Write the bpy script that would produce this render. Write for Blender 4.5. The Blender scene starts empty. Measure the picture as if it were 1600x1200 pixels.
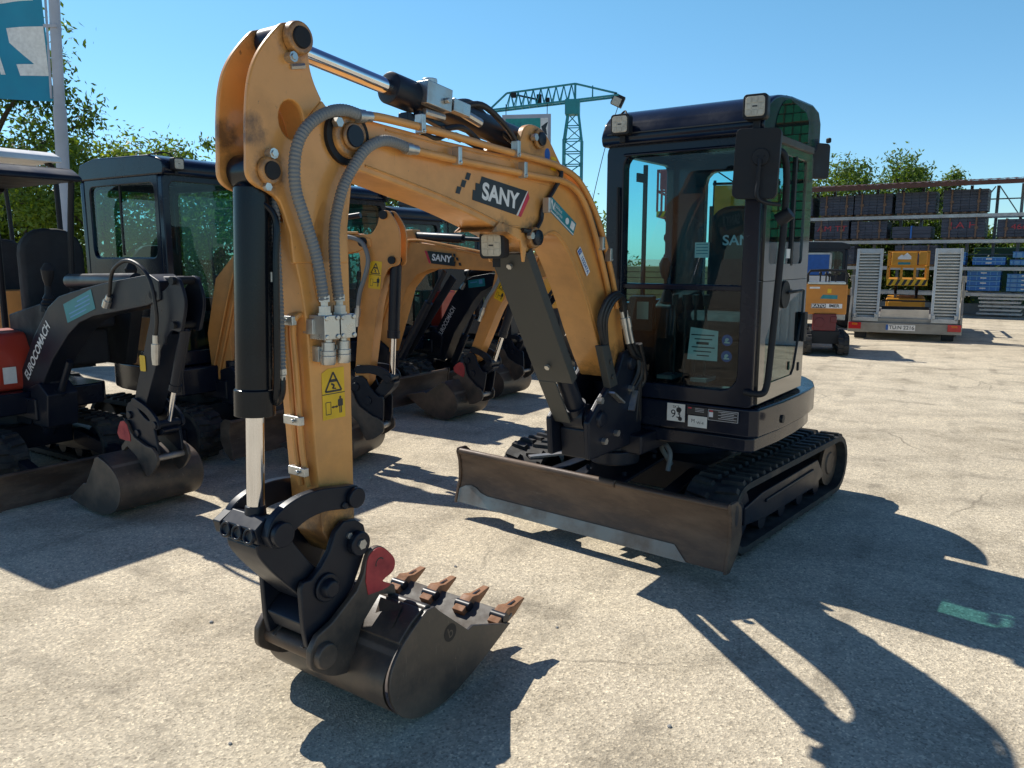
import bpy, bmesh, math, random
from mathutils import Vector, Matrix, noise as mnoise
R = math.radians
scene = bpy.context.scene
col = scene.collection
random.seed(7)

# ------------------------------------------------------------------ materials
def _mat(name):
    m = bpy.data.materials.new(name); m.use_nodes = True
    nt = m.node_tree; nt.nodes.clear()
    out = nt.nodes.new('ShaderNodeOutputMaterial')
    return m, nt, out
def N(nt, typ, **kw):
    n = nt.nodes.new(typ)
    for k, v in kw.items():
        if k in n.inputs: n.inputs[k].default_value = v
        else: setattr(n, k, v)
    return n
def L(nt, a, ao, b, bi): nt.links.new(a.outputs[ao], b.inputs[bi])
def c4(c): return (c[0], c[1], c[2], 1)
def ramp(nt, stops):
    r = nt.nodes.new('ShaderNodeValToRGB')
    e = r.color_ramp.elements
    while len(e) > 1: e.remove(e[-1])
    e[0].position = stops[0][0]; e[0].color = c4(stops[0][1])
    for p, c in stops[1:]:
        x = e.new(p); x.color = c4(c)
    return r
def mixc(nt, fac_node, fac_out, a, b):
    m = nt.nodes.new('ShaderNodeMix'); m.data_type = 'RGBA'
    if fac_node is None: m.inputs[0].default_value = fac_out
    else: nt.links.new(fac_node.outputs[fac_out], m.inputs[0])
    for s, v in ((6, a), (7, b)):
        if isinstance(v, tuple) and len(v) == 3: m.inputs[s].default_value = c4(v)
        else: nt.links.new(v[0].outputs[v[1]], m.inputs[s])
    return m
def paint(name, base, dirt=(0.09, 0.06, 0.035), amt=0.35, rough=0.42, metal=0.0, scale=6.0, spots=0.5, bump=0.0, coat=0.0, stretch=(1, 1, 1), vary=0.12, edge=None, spec=0.5, grease=None, cover=(0.45, 0.78), scratch=None):
    m, nt, out = _mat(name)
    tc = N(nt, 'ShaderNodeTexCoord')
    mp = N(nt, 'ShaderNodeMapping'); mp.inputs['Scale'].default_value = stretch
    L(nt, tc, 'Object', mp, 'Vector')
    n1 = N(nt, 'ShaderNodeTexNoise', Scale=scale, Detail=6.0, Roughness=0.62); L(nt, mp, 0, n1, 'Vector')
    r1 = ramp(nt, [(cover[0], (0, 0, 0)), (cover[1], (amt, amt, amt))]); L(nt, n1, 'Fac', r1, 0)
    n0 = N(nt, 'ShaderNodeTexNoise', Scale=scale * 0.35, Detail=3.0); L(nt, mp, 0, n0, 'Vector')
    lo = tuple(max(0, b * (1 - vary)) for b in base); hi = tuple(min(1, b * (1 + vary)) for b in base)
    r0 = ramp(nt, [(0.3, lo), (0.7, hi)]); L(nt, n0, 'Fac', r0, 0)
    a = mixc(nt, r1, 0, (r0, 0), dirt)
    n2 = N(nt, 'ShaderNodeTexNoise', Scale=scale * 9, Detail=4.0, Roughness=0.7); L(nt, mp, 0, n2, 'Vector')
    r2 = ramp(nt, [(0.68, (0, 0, 0)), (0.74, (spots, spots, spots))]); L(nt, n2, 'Fac', r2, 0)
    b = mixc(nt, r2, 0, (a, 2), dirt)
    last = b
    if edge:
        gb = N(nt, 'ShaderNodeBevel', samples=4); gb.inputs['Radius'].default_value = edge[1]
        geo = N(nt, 'ShaderNodeNewGeometry')
        dp = N(nt, 'ShaderNodeVectorMath', operation='DOT_PRODUCT'); L(nt, gb, 0, dp, 0); L(nt, geo, 'Normal', dp, 1)
        re = ramp(nt, [(0.90, (0.8, 0.8, 0.8)), (0.985, (0, 0, 0))]); L(nt, dp, 'Value', re, 0)
        mm = N(nt, 'ShaderNodeMath', operation='MULTIPLY'); L(nt, re, 0, mm, 0); L(nt, n1, 'Fac', mm, 1)
        last = mixc(nt, mm, 0, (b, 2), edge[0])
    if grease:
        # grime gathered round the given pins (object Y, Z, radius) and scuffing low on the part
        prev = None
        sx = N(nt, 'ShaderNodeSeparateXYZ'); L(nt, tc, 'Object', sx, 0)
        cb = N(nt, 'ShaderNodeCombineXYZ'); L(nt, sx, 'Y', cb, 'Y'); L(nt, sx, 'Z', cb, 'Z')
        for (gy, gz, gr) in grease:
            dn = N(nt, 'ShaderNodeVectorMath', operation='DISTANCE'); L(nt, cb, 0, dn, 0); dn.inputs[1].default_value = (0, gy, gz)
            mr = N(nt, 'ShaderNodeMapRange'); mr.inputs['From Min'].default_value = gr; mr.inputs['From Max'].default_value = gr * 0.35; L(nt, dn, 'Value', mr, 'Value')
            if prev is None: prev = mr
            else:
                mx = N(nt, 'ShaderNodeMath', operation='MAXIMUM'); L(nt, prev, 0, mx, 0); L(nt, mr, 0, mx, 1); prev = mx
        gn_ = N(nt, 'ShaderNodeTexNoise', Scale=17.0, Detail=6.0, Roughness=0.7); L(nt, tc, 'Object', gn_, 'Vector')
        gm = N(nt, 'ShaderNodeMath', operation='MULTIPLY'); L(nt, prev, 0, gm, 0); L(nt, gn_, 'Fac', gm, 1)
        gr_ = ramp(nt, [(0.28, (0, 0, 0)), (0.56, (0.70, 0.70, 0.70))]); L(nt, gm, 0, gr_, 0)
        last = mixc(nt, gr_, 0, (last, 2), (0.035, 0.026, 0.02))
        # fine vertical scratches showing primer
        ms = N(nt, 'ShaderNodeMapping'); ms.inputs['Scale'].default_value = (9, 60, 5); L(nt, tc, 'Object', ms, 0)
        ns = N(nt, 'ShaderNodeTexNoise', Scale=1.6, Detail=5.0, Roughness=0.75); L(nt, ms, 0, ns, 'Vector')
        rs2 = ramp(nt, [(0.66, (0, 0, 0)), (0.72, (0.55, 0.55, 0.55))]); L(nt, ns, 'Fac', rs2, 0)
        last = mixc(nt, rs2, 0, (last, 2), (0.26, 0.12, 0.05))
    if scratch:
        ms = N(nt, 'ShaderNodeMapping'); ms.inputs['Scale'].default_value = scratch[1]; ms.inputs['Rotation'].default_value = (0.5, 0.2, 0.3); L(nt, tc, 'Object', ms, 0)
        ns = N(nt, 'ShaderNodeTexNoise', Scale=1.8, Detail=6.0, Roughness=0.8); L(nt, ms, 0, ns, 'Vector')
        rs3 = ramp(nt, [(0.62, (0, 0, 0)), (0.68, (0.6, 0.6, 0.6))]); L(nt, ns, 'Fac', rs3, 0)
        last = mixc(nt, rs3, 0, (last, 2), scratch[0])
    p = N(nt, 'ShaderNodeBsdfPrincipled'); p.inputs['Metallic'].default_value = metal
    L(nt, last, 2, p, 'Base Color')
    rr = ramp(nt, [(0.3, (rough * 0.75,) * 3), (0.75, (min(1, rough * 1.5),) * 3)]); L(nt, n1, 'Fac', rr, 0); L(nt, rr, 0, p, 'Roughness')
    p.inputs['Specular IOR Level'].default_value = spec
    if coat: p.inputs['Coat Weight'].default_value = coat; p.inputs['Coat Roughness'].default_value = 0.06
    if bump:
        bp = N(nt, 'ShaderNodeBump', Strength=bump, Distance=0.004); L(nt, n2, 'Fac', bp, 'Height'); L(nt, bp, 0, p, 'Normal')
    L(nt, p, 0, out, 0)
    return m
def flat(name, base, rough=0.5, metal=0.0):
    m, nt, out = _mat(name)
    tc = N(nt, 'ShaderNodeTexCoord')
    n = N(nt, 'ShaderNodeTexNoise', Scale=14.0, Detail=4.0); L(nt, tc, 'Object', n, 'Vector')
    r = ramp(nt, [(0.3, tuple(b * 0.86 for b in base)), (0.7, tuple(min(1, b * 1.1) for b in base))]); L(nt, n, 'Fac', r, 0)
    p = N(nt, 'ShaderNodeBsdfPrincipled', Roughness=rough, Metallic=metal)
    L(nt, r, 0, p, 'Base Color'); L(nt, p, 0, out, 0)
    return m
def glass(name, tint, refl=0.06, rough=0.0):
    m, nt, out = _mat(name)
    t = N(nt, 'ShaderNodeBsdfTransparent', Color=c4(tint))
    g = N(nt, 'ShaderNodeBsdfGlossy', Roughness=rough, Color=(1, 1, 1, 1))
    lw = N(nt, 'ShaderNodeLayerWeight', Blend=0.5)
    pw = N(nt, 'ShaderNodeMath', operation='POWER'); L(nt, lw, 'Facing', pw, 0); pw.inputs[1].default_value = 4.2
    fr = N(nt, 'ShaderNodeMath', operation='MULTIPLY_ADD'); L(nt, pw, 0, fr, 0); fr.inputs[1].default_value = 0.85; fr.inputs[2].default_value = 0.04
    tc = N(nt, 'ShaderNodeTexCoord')
    n = N(nt, 'ShaderNodeTexNoise', Scale=3.0, Detail=5.0); L(nt, tc, 'Object', n, 'Vector')
    rr = ramp(nt, [(0.45, (0, 0, 0)), (0.9, (0.06, 0.06, 0.06))]); L(nt, n, 'Fac', rr, 0)
    d = N(nt, 'ShaderNodeBsdfDiffuse', Color=(0.45, 0.47, 0.44, 1))
    m1 = N(nt, 'ShaderNodeMixShader'); L(nt, rr, 0, m1, 0); L(nt, t, 0, m1, 1); L(nt, d, 0, m1, 2)
    ad = N(nt, 'ShaderNodeMath', operation='ADD'); L(nt, fr, 0, ad, 0); ad.inputs[1].default_value = refl
    m2 = N(nt, 'ShaderNodeMixShader'); L(nt, ad, 0, m2, 0); L(nt, m1, 0, m2, 1); L(nt, g, 0, m2, 2)
    L(nt, m2, 0, out, 0)
    return m
def leafmat(name, c_dark, c_light, scale=0.8):
    m, nt, out = _mat(name)
    tc = N(nt, 'ShaderNodeTexCoord')
    n = N(nt, 'ShaderNodeTexNoise', Scale=scale, Detail=3.0); L(nt, tc, 'Object', n, 'Vector')
    n2 = N(nt, 'ShaderNodeTexNoise', Scale=9.0, Detail=2.0); L(nt, tc, 'Object', n2, 'Vector')
    ad = N(nt, 'ShaderNodeMath', operation='ADD'); L(nt, n, 'Fac', ad, 0); L(nt, n2, 'Fac', ad, 1)
    r = ramp(nt, [(0.75, c_dark), (1.25, c_light)])
    r.color_ramp.elements[0].position = 0.38; r.color_ramp.elements[1].position = 0.62
    hf = N(nt, 'ShaderNodeMath', operation='MULTIPLY'); L(nt, ad, 0, hf, 0); hf.inputs[1].default_value = 0.5
    L(nt, hf, 0, r, 0)
    d = N(nt, 'ShaderNodeBsdfPrincipled', Roughness=0.5); L(nt, r, 0, d, 'Base Color')
    tr = N(nt, 'ShaderNodeBsdfTranslucent')
    br = N(nt, 'ShaderNodeMix'); br.data_type = 'RGBA'; br.blend_type = 'MULTIPLY'; br.inputs[0].default_value = 1
    L(nt, r, 0, br, 6); br.inputs[7].default_value = (2.2, 2.0, 0.7, 1); L(nt, br, 2, tr, 'Color')
    mx = N(nt, 'ShaderNodeMixShader'); mx.inputs[0].default_value = 0.42; L(nt, d, 0, mx, 1); L(nt, tr, 0, mx, 2)
    L(nt, mx, 0, out, 0)
    return m

M = {}
M['orange'] = paint('orange_paint', (0.73, 0.335, 0.088), amt=0.34, rough=0.36, scale=5.0, spots=0.75, coat=0.25, edge=((0.14, 0.09, 0.06), 0.003), grease=[(-0.201, 2.276, 0.13), (-0.322, 1.876, 0.12), (-0.013, 2.009, 0.16), (1.045, 1.705, 0.15), (1.09, 2.128, 0.12), (-0.37, 1.985, 0.09), (-0.11, 0.68, 0.30), (-0.10, 1.40, 0.15), (1.88, 1.05, 0.25), (0.82, 1.72, 0.14)])
M['orange_bg'] = paint('orange_paint_fleet', (0.64, 0.28, 0.072), amt=0.3, rough=0.4, scale=5.0)
M['deeporange'] = paint('deep_orange_paint', (0.58, 0.22, 0.025), amt=0.3, rough=0.42, scale=5)
M['yellow'] = paint('yellow_paint', (0.62, 0.27, 0.015), amt=0.25, rough=0.4, scale=4)
M['black'] = paint('black_paint', (0.0085, 0.0125, 0.023), dirt=(0.06, 0.057, 0.052), amt=0.24, rough=0.34, scale=5, spots=0.35, spec=0.32)
M['blackgloss'] = paint('black_gloss', (0.0055, 0.0105, 0.024), dirt=(0.045, 0.050, 0.060), amt=0.16, rough=0.22, scale=4, spots=0.25, coat=0.12, spec=0.28)
M['blackmatte'] = paint('black_plastic', (0.012, 0.014, 0.018), dirt=(0.07, 0.065, 0.055), amt=0.3, rough=0.55, scale=7, spec=0.3)
M['cover'] = paint('dusty_black_cover', (0.045, 0.046, 0.042), dirt=(0.11, 0.10, 0.085), amt=0.4, rough=0.55, scale=4, spots=0.5)
M['rubber'] = paint('rubber', (0.022, 0.022, 0.023), dirt=(0.17, 0.15, 0.12), amt=0.55, rough=0.75, scale=9)
M['chrome'] = paint('chrome', (0.78, 0.78, 0.80), dirt=(0.35, 0.32, 0.28), amt=0.12, rough=0.09, metal=1.0, scale=8, spots=0.1)
M['zinc'] = paint('zinc_plated', (0.55, 0.55, 0.53), dirt=(0.25, 0.22, 0.18), amt=0.4, rough=0.32, metal=0.85, scale=14)
M['steel'] = paint('worn_steel', (0.34, 0.33, 0.32), dirt=(0.13, 0.10, 0.08), amt=0.5, rough=0.42, metal=0.7, scale=8, bump=0.15)
M['bucket'] = paint('bucket_paint', (0.050, 0.043, 0.038), dirt=(0.20, 0.135, 0.092), amt=0.85, cover=(0.40, 0.70), scratch=((0.20, 0.175, 0.15), (14, 60, 6)), rough=0.42, scale=4.2, spots=0.7, bump=0.12, edge=((0.3, 0.24, 0.19), 0.006))
M['cylblack'] = paint('cylinder_black', (0.005, 0.007, 0.011), dirt=(0.06, 0.055, 0.05), amt=0.14, rough=0.2, scale=4, spots=0.3, spec=0.3)
M['rust'] = paint('rusty_blade', (0.075, 0.048, 0.034), dirt=(0.20, 0.135, 0.09), amt=0.85, rough=0.5, scale=5, spots=0.8, bump=0.25, metal=0.15, stretch=(0.7, 1.2, 2.2), cover=(0.42, 0.72), scratch=((0.24, 0.19, 0.15), (3, 10, 50)))
M['edge'] = paint('bare_sunlit_edge', (0.25, 0.228, 0.205), dirt=(0.12, 0.085, 0.06), amt=0.8, rough=0.38, metal=0.55, scale=6, bump=0.15)
M['lip'] = paint('scraped_lip_steel', (0.15, 0.138, 0.122), dirt=(0.10, 0.07, 0.05), amt=0.8, rough=0.6, scale=9, bump=0.2, spec=0.3)
M['tooth'] = paint('rusty_tooth', (0.36, 0.17, 0.08), dirt=(0.14, 0.075, 0.045), amt=0.7, rough=0.7, scale=18, bump=0.2)
M['redpaint'] = paint('red_marking_paint', (0.50, 0.045, 0.05), dirt=(0.05, 0.03, 0.03), amt=0.4, rough=0.5, scale=16, spots=0.8)
M['redbody'] = paint('red_bodywork', (0.52, 0.055, 0.03), amt=0.2, rough=0.35, scale=4, coat=0.3)
M['hose'] = paint('grey_hose', (0.19, 0.20, 0.205), dirt=(0.23, 0.215, 0.19), amt=0.6, rough=0.5, scale=12)
M['blackhose'] = paint('black_hose', (0.012, 0.012, 0.014), dirt=(0.08, 0.07, 0.06), amt=0.3, rough=0.4, scale=12)
M['lens'] = paint('lamp_lens', (0.50, 0.46, 0.37), dirt=(0.20, 0.18, 0.15), amt=0.5, rough=0.2, scale=60, spots=0.5)
M['white'] = flat('white_print', (0.78, 0.78, 0.76))
M['silver'] = flat('silver_print', (0.62, 0.63, 0.66), 0.35)
M['decalblack'] = flat('black_print', (0.016, 0.018, 0.024), 0.35)
M['decalred'] = flat('red_print', (0.60, 0.03, 0.06), 0.35)
M['teal'] = flat('teal_print', (0.012, 0.22, 0.26), 0.4)
M['tealpaint'] = paint('teal_crane_paint', (0.02, 0.27, 0.30), amt=0.2, rough=0.45, scale=5)
M['warnyellow'] = flat('yellow_sticker', (0.78, 0.47, 0.01), 0.4)
M['paper'] = flat('paper', (0.72, 0.72, 0.68), 0.8)
M['signblue'] = flat('blue_print', (0.01, 0.10, 0.40), 0.4)
M['glass'] = glass('tinted_cab_glass', (0.50, 0.82, 0.86), -0.012)
M['glassdark'] = glass('side_cab_glass', (0.40, 0.64, 0.66), -0.015)
M['seat'] = paint('seat_fabric', (0.018, 0.020, 0.024), dirt=(0.06, 0.055, 0.05), amt=0.25, rough=0.8, scale=10)
M['galv'] = paint('galvanised', (0.45, 0.47, 0.48), dirt=(0.24, 0.24, 0.23), amt=0.45, rough=0.42, metal=0.55, scale=9)
M['rackpaint'] = paint('rack_steel', (0.20, 0.23, 0.27), dirt=(0.32, 0.32, 0.31), amt=0.5, rough=0.5, metal=0.3, scale=8)
M['roofsheet'] = paint('rusty_roof_sheet', (0.115, 0.045, 0.03), dirt=(0.06, 0.05, 0.05), amt=0.6, rough=0.6, scale=3)
M['slate'] = paint('dark_panels', (0.045, 0.056, 0.088), dirt=(0.09, 0.10, 0.13), amt=0.6, rough=0.55, scale=2, stretch=(3, 1, 12), vary=0.35)
M['strap'] = flat('brown_edge_strap', (0.17, 0.105, 0.07), 0.7)
M['wood'] = paint('pallet_wood', (0.26, 0.15, 0.085), dirt=(0.10, 0.07, 0.05), amt=0.5, rough=0.8, scale=10, stretch=(1, 6, 6))
M['spray'] = flat('red_spray', (0.42, 0.06, 0.08), 0.7)
M['bluecrate'] = paint('blue_crate', (0.015, 0.14, 0.46), dirt=(0.10, 0.18, 0.30), amt=0.4, rough=0.45, scale=6)
M['bluelight'] = paint('pale_blue_crate', (0.10, 0.30, 0.56), dirt=(0.3, 0.36, 0.42), amt=0.4, rough=0.5, scale=6)
M['bluestrap'] = flat('blue_strap', (0.02, 0.15, 0.55), 0.5)
M['alu'] = paint('aluminium', (0.58, 0.57, 0.54), dirt=(0.33, 0.31, 0.28), amt=0.4, rough=0.4, metal=0.35, scale=7)
M['trailergrey'] = paint('trailer_grey', (0.30, 0.29, 0.26), dirt=(0.18, 0.16, 0.13), amt=0.5, rough=0.5, metal=0.3, scale=5)
M['board'] = paint('trailer_board', (0.62, 0.56, 0.47), dirt=(0.35, 0.3, 0.25), amt=0.4, rough=0.7, scale=6)
M['taillight'] = flat('tail_light', (0.45, 0.02, 0.025), 0.2)
M['polegrey'] = paint('flag_pole_grey', (0.42, 0.44, 0.50), dirt=(0.30, 0.31, 0.34), amt=0.3, rough=0.45, scale=5)
M['banner'] = paint('banner_teal', (0.018, 0.25, 0.40), dirt=(0.04, 0.34, 0.48), amt=0.5, rough=0.7, scale=2.5, spots=0.05)
M['enginered'] = flat('engine_red', (0.13, 0.008, 0.014), 0.35)
M['bark'] = paint('bark', (0.075, 0.055, 0.04), dirt=(0.03, 0.025, 0.02), amt=0.6, rough=0.9, scale=10)
M['leafdark'] = leafmat('leaves_dark', (0.020, 0.046, 0.014), (0.085, 0.145, 0.026))
M['leafmid'] = leafmat('leaves_mid', (0.035, 0.075, 0.018), (0.12, 0.19, 0.035))
M['leafbright'] = leafmat('leaves_bright', (0.07, 0.12, 0.016), (0.20, 0.27, 0.035))
M['timbergreen'] = flat('green_beam_end', (0.01, 0.30, 0.13), 0.5)
M['timber'] = paint('timber_yellow', (0.42, 0.27, 0.12), dirt=(0.2, 0.13, 0.07), amt=0.4, rough=0.7, scale=8)
M['amber'] = flat('amber_lens', (0.55, 0.13, 0.01), 0.25)
M['silhouette'] = paint('dark_machine', (0.02, 0.023, 0.03), amt=0.2, rough=0.35, scale=4)
M['whitepaint'] = paint('white_paint', (0.72, 0.73, 0.74), dirt=(0.4, 0.4, 0.4), amt=0.3, rough=0.4, scale=4)
M['concrete'] = paint('concrete_plinth', (0.30, 0.30, 0.29), dirt=(0.18, 0.17, 0.16), amt=0.5, rough=0.85, scale=6)

def ground_mat():
    m, nt, out = _mat('yard_asphalt')
    tc = N(nt, 'ShaderNodeTexCoord')
    def noise(s, d=4.0, r=0.6, src=None):
        n = N(nt, 'ShaderNodeTexNoise', Scale=s, Detail=d, Roughness=r); L(nt, src or tc, 0 if src else 'Object', n, 'Vector'); return n
    big = noise(0.25, 5.0); mid = noise(1.6, 6.0, 0.7); fine = noise(34.0, 4.0, 0.65); grit = noise(150.0, 2.0, 0.5)
    rb = ramp(nt, [(0.3, (0.57, 0.495, 0.372)), (0.55, (0.66, 0.578, 0.440)), (0.75, (0.72, 0.635, 0.492))]); L(nt, big, 'Fac', rb, 0)
    rm = ramp(nt, [(0.30, (0.70, 0.69, 0.67)), (0.52, (1, 1, 1)), (0.72, (1.14, 1.13, 1.10))]); L(nt, mid, 'Fac', rm, 0)
    x1 = N(nt, 'ShaderNodeMix'); x1.data_type = 'RGBA'; x1.blend_type = 'MULTIPLY'; x1.inputs[0].default_value = 1.0
    L(nt, rb, 0, x1, 6); L(nt, rm, 0, x1, 7)
    # aggregate: voronoi stones of several tones
    vo = N(nt, 'ShaderNodeTexVoronoi', Scale=120.0); L(nt, tc, 'Object', vo, 'Vector')
    bw = N(nt, 'ShaderNodeRGBToBW'); L(nt, vo, 'Color', bw, 0)
    rs = ramp(nt, [(0.0, (0.38, 0.37, 0.36)), (0.3, (0.84, 0.83, 0.82)), (0.7, (1.08, 1.07, 1.05)), (0.92, (1.6, 1.58, 1.52))]); L(nt, bw, 0, rs, 0)
    x2 = N(nt, 'ShaderNodeMix'); x2.data_type = 'RGBA'; x2.blend_type = 'MULTIPLY'; x2.inputs[0].default_value = 0.8
    L(nt, x1, 2, x2, 6); L(nt, rs, 0, x2, 7)
    rg = ramp(nt, [(0.25, (0.72, 0.71, 0.70)), (0.5, (1, 1, 1)), (0.75, (1.22, 1.2, 1.17))]); L(nt, fine, 'Fac', rg, 0)
    x3 = N(nt, 'ShaderNodeMix'); x3.data_type = 'RGBA'; x3.blend_type = 'MULTIPLY'; x3.inputs[0].default_value = 0.9
    L(nt, x2, 2, x3, 6); L(nt, rg, 0, x3, 7)
    # cracks: distorted voronoi edges, only in patches
    wv = N(nt, 'ShaderNodeMix'); wv.data_type = 'VECTOR'; wv.inputs[0].default_value = 0.25
    nc = N(nt, 'ShaderNodeTexNoise', Scale=1.3, Detail=5.0); L(nt, tc, 'Object', nc, 'Vector')
    L(nt, tc, 'Object', wv, 4); L(nt, nc, 'Color', wv, 5)
    cr = N(nt, 'ShaderNodeTexVoronoi', feature='DISTANCE_TO_EDGE', Scale=0.75); L(nt, wv, 1, cr, 'Vector')
    rc = ramp(nt, [(0.0, (1, 1, 1)), (0.007, (0, 0, 0))]); L(nt, cr, 'Distance', rc, 0)
    msk = noise(0.45, 3.0); rk = ramp(nt, [(0.52, (0, 0, 0)), (0.62, (0.6, 0.6, 0.6))]); L(nt, msk, 'Fac', rk, 0)
    mu = N(nt, 'ShaderNodeMath', operation='MULTIPLY'); L(nt, rc, 0, mu, 0); L(nt, rk, 0, mu, 1)
    x4 = mixc(nt, mu, 0, (x3, 2), (0.10, 0.085, 0.065))
    # oil stains and dark worn trails
    mp = N(nt, 'ShaderNodeMapping'); mp.inputs['Rotation'].default_value = (0, 0, R(35)); mp.inputs['Scale'].default_value = (0.35, 2.2, 1); L(nt, tc, 'Object', mp, 0)
    tr = N(nt, 'ShaderNodeTexNoise', Scale=0.8, Detail=4.0); L(nt, mp, 0, tr, 'Vector')
    rt = ramp(nt, [(0.54, (0, 0, 0)), (0.75, (0.42, 0.42, 0.42))]); L(nt, tr, 'Fac', rt, 0)
    x5 = mixc(nt, rt, 0, (x4, 2), (0.17, 0.145, 0.11))
    st = noise(1.1, 2.0, 0.4); rst = ramp(nt, [(0.66, (0, 0, 0)), (0.80, (0.5, 0.5, 0.5))]); L(nt, st, 'Fac', rst, 0)
    x6 = mixc(nt, rst, 0, (x5, 2), (0.16, 0.13, 0.09))
    # faint tyre and crawler scuffs: broken bands running across the yard
    for rot, sc_ in ((28, 0.55), (-52, 0.4)):
        mw = N(nt, 'ShaderNodeMapping'); mw.inputs['Rotation'].default_value = (0, 0, R(rot)); L(nt, tc, 'Object', mw, 0)
        wv_ = N(nt, 'ShaderNodeTexWave', Scale=sc_, Distortion=3.5, Detail=3.0); wv_.inputs['Detail Scale'].default_value = 0.4; L(nt, mw, 0, wv_, 'Vector')
        rw_ = ramp(nt, [(0.86, (0, 0, 0)), (0.97, (0.5, 0.5, 0.5))]); L(nt, wv_, 'Fac', rw_, 0)
        mk = noise(2.2, 5.0, 0.75); rmk = ramp(nt, [(0.46, (0, 0, 0)), (0.66, (1, 1, 1))]); L(nt, mk, 'Fac', rmk, 0)
        mq = N(nt, 'ShaderNodeMath', operation='MULTIPLY'); L(nt, rw_, 0, mq, 0); L(nt, rmk, 0, mq, 1)
        x6 = mixc(nt, mq, 0, (x6, 2), (0.22, 0.19, 0.145))
    p = N(nt, 'ShaderNodeBsdfPrincipled', Roughness=0.9); p.inputs['Specular IOR Level'].default_value = 0.25
    L(nt, x6, 2, p, 'Base Color')
    h = N(nt, 'ShaderNodeMath', operation='ADD'); L(nt, grit, 'Fac', h, 0); L(nt, fine, 'Fac', h, 1)
    h2 = N(nt, 'ShaderNodeMath', operation='ADD'); L(nt, h, 0, h2, 0); L(nt, vo, 'Distance', h2, 1)
    b = N(nt, 'ShaderNodeBump', Strength=0.5, Distance=0.004); L(nt, h2, 0, b, 'Height'); L(nt, b, 0, p, 'Normal')
    L(nt, p, 0, out, 0)
    return m
M['ground'] = ground_mat()

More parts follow.
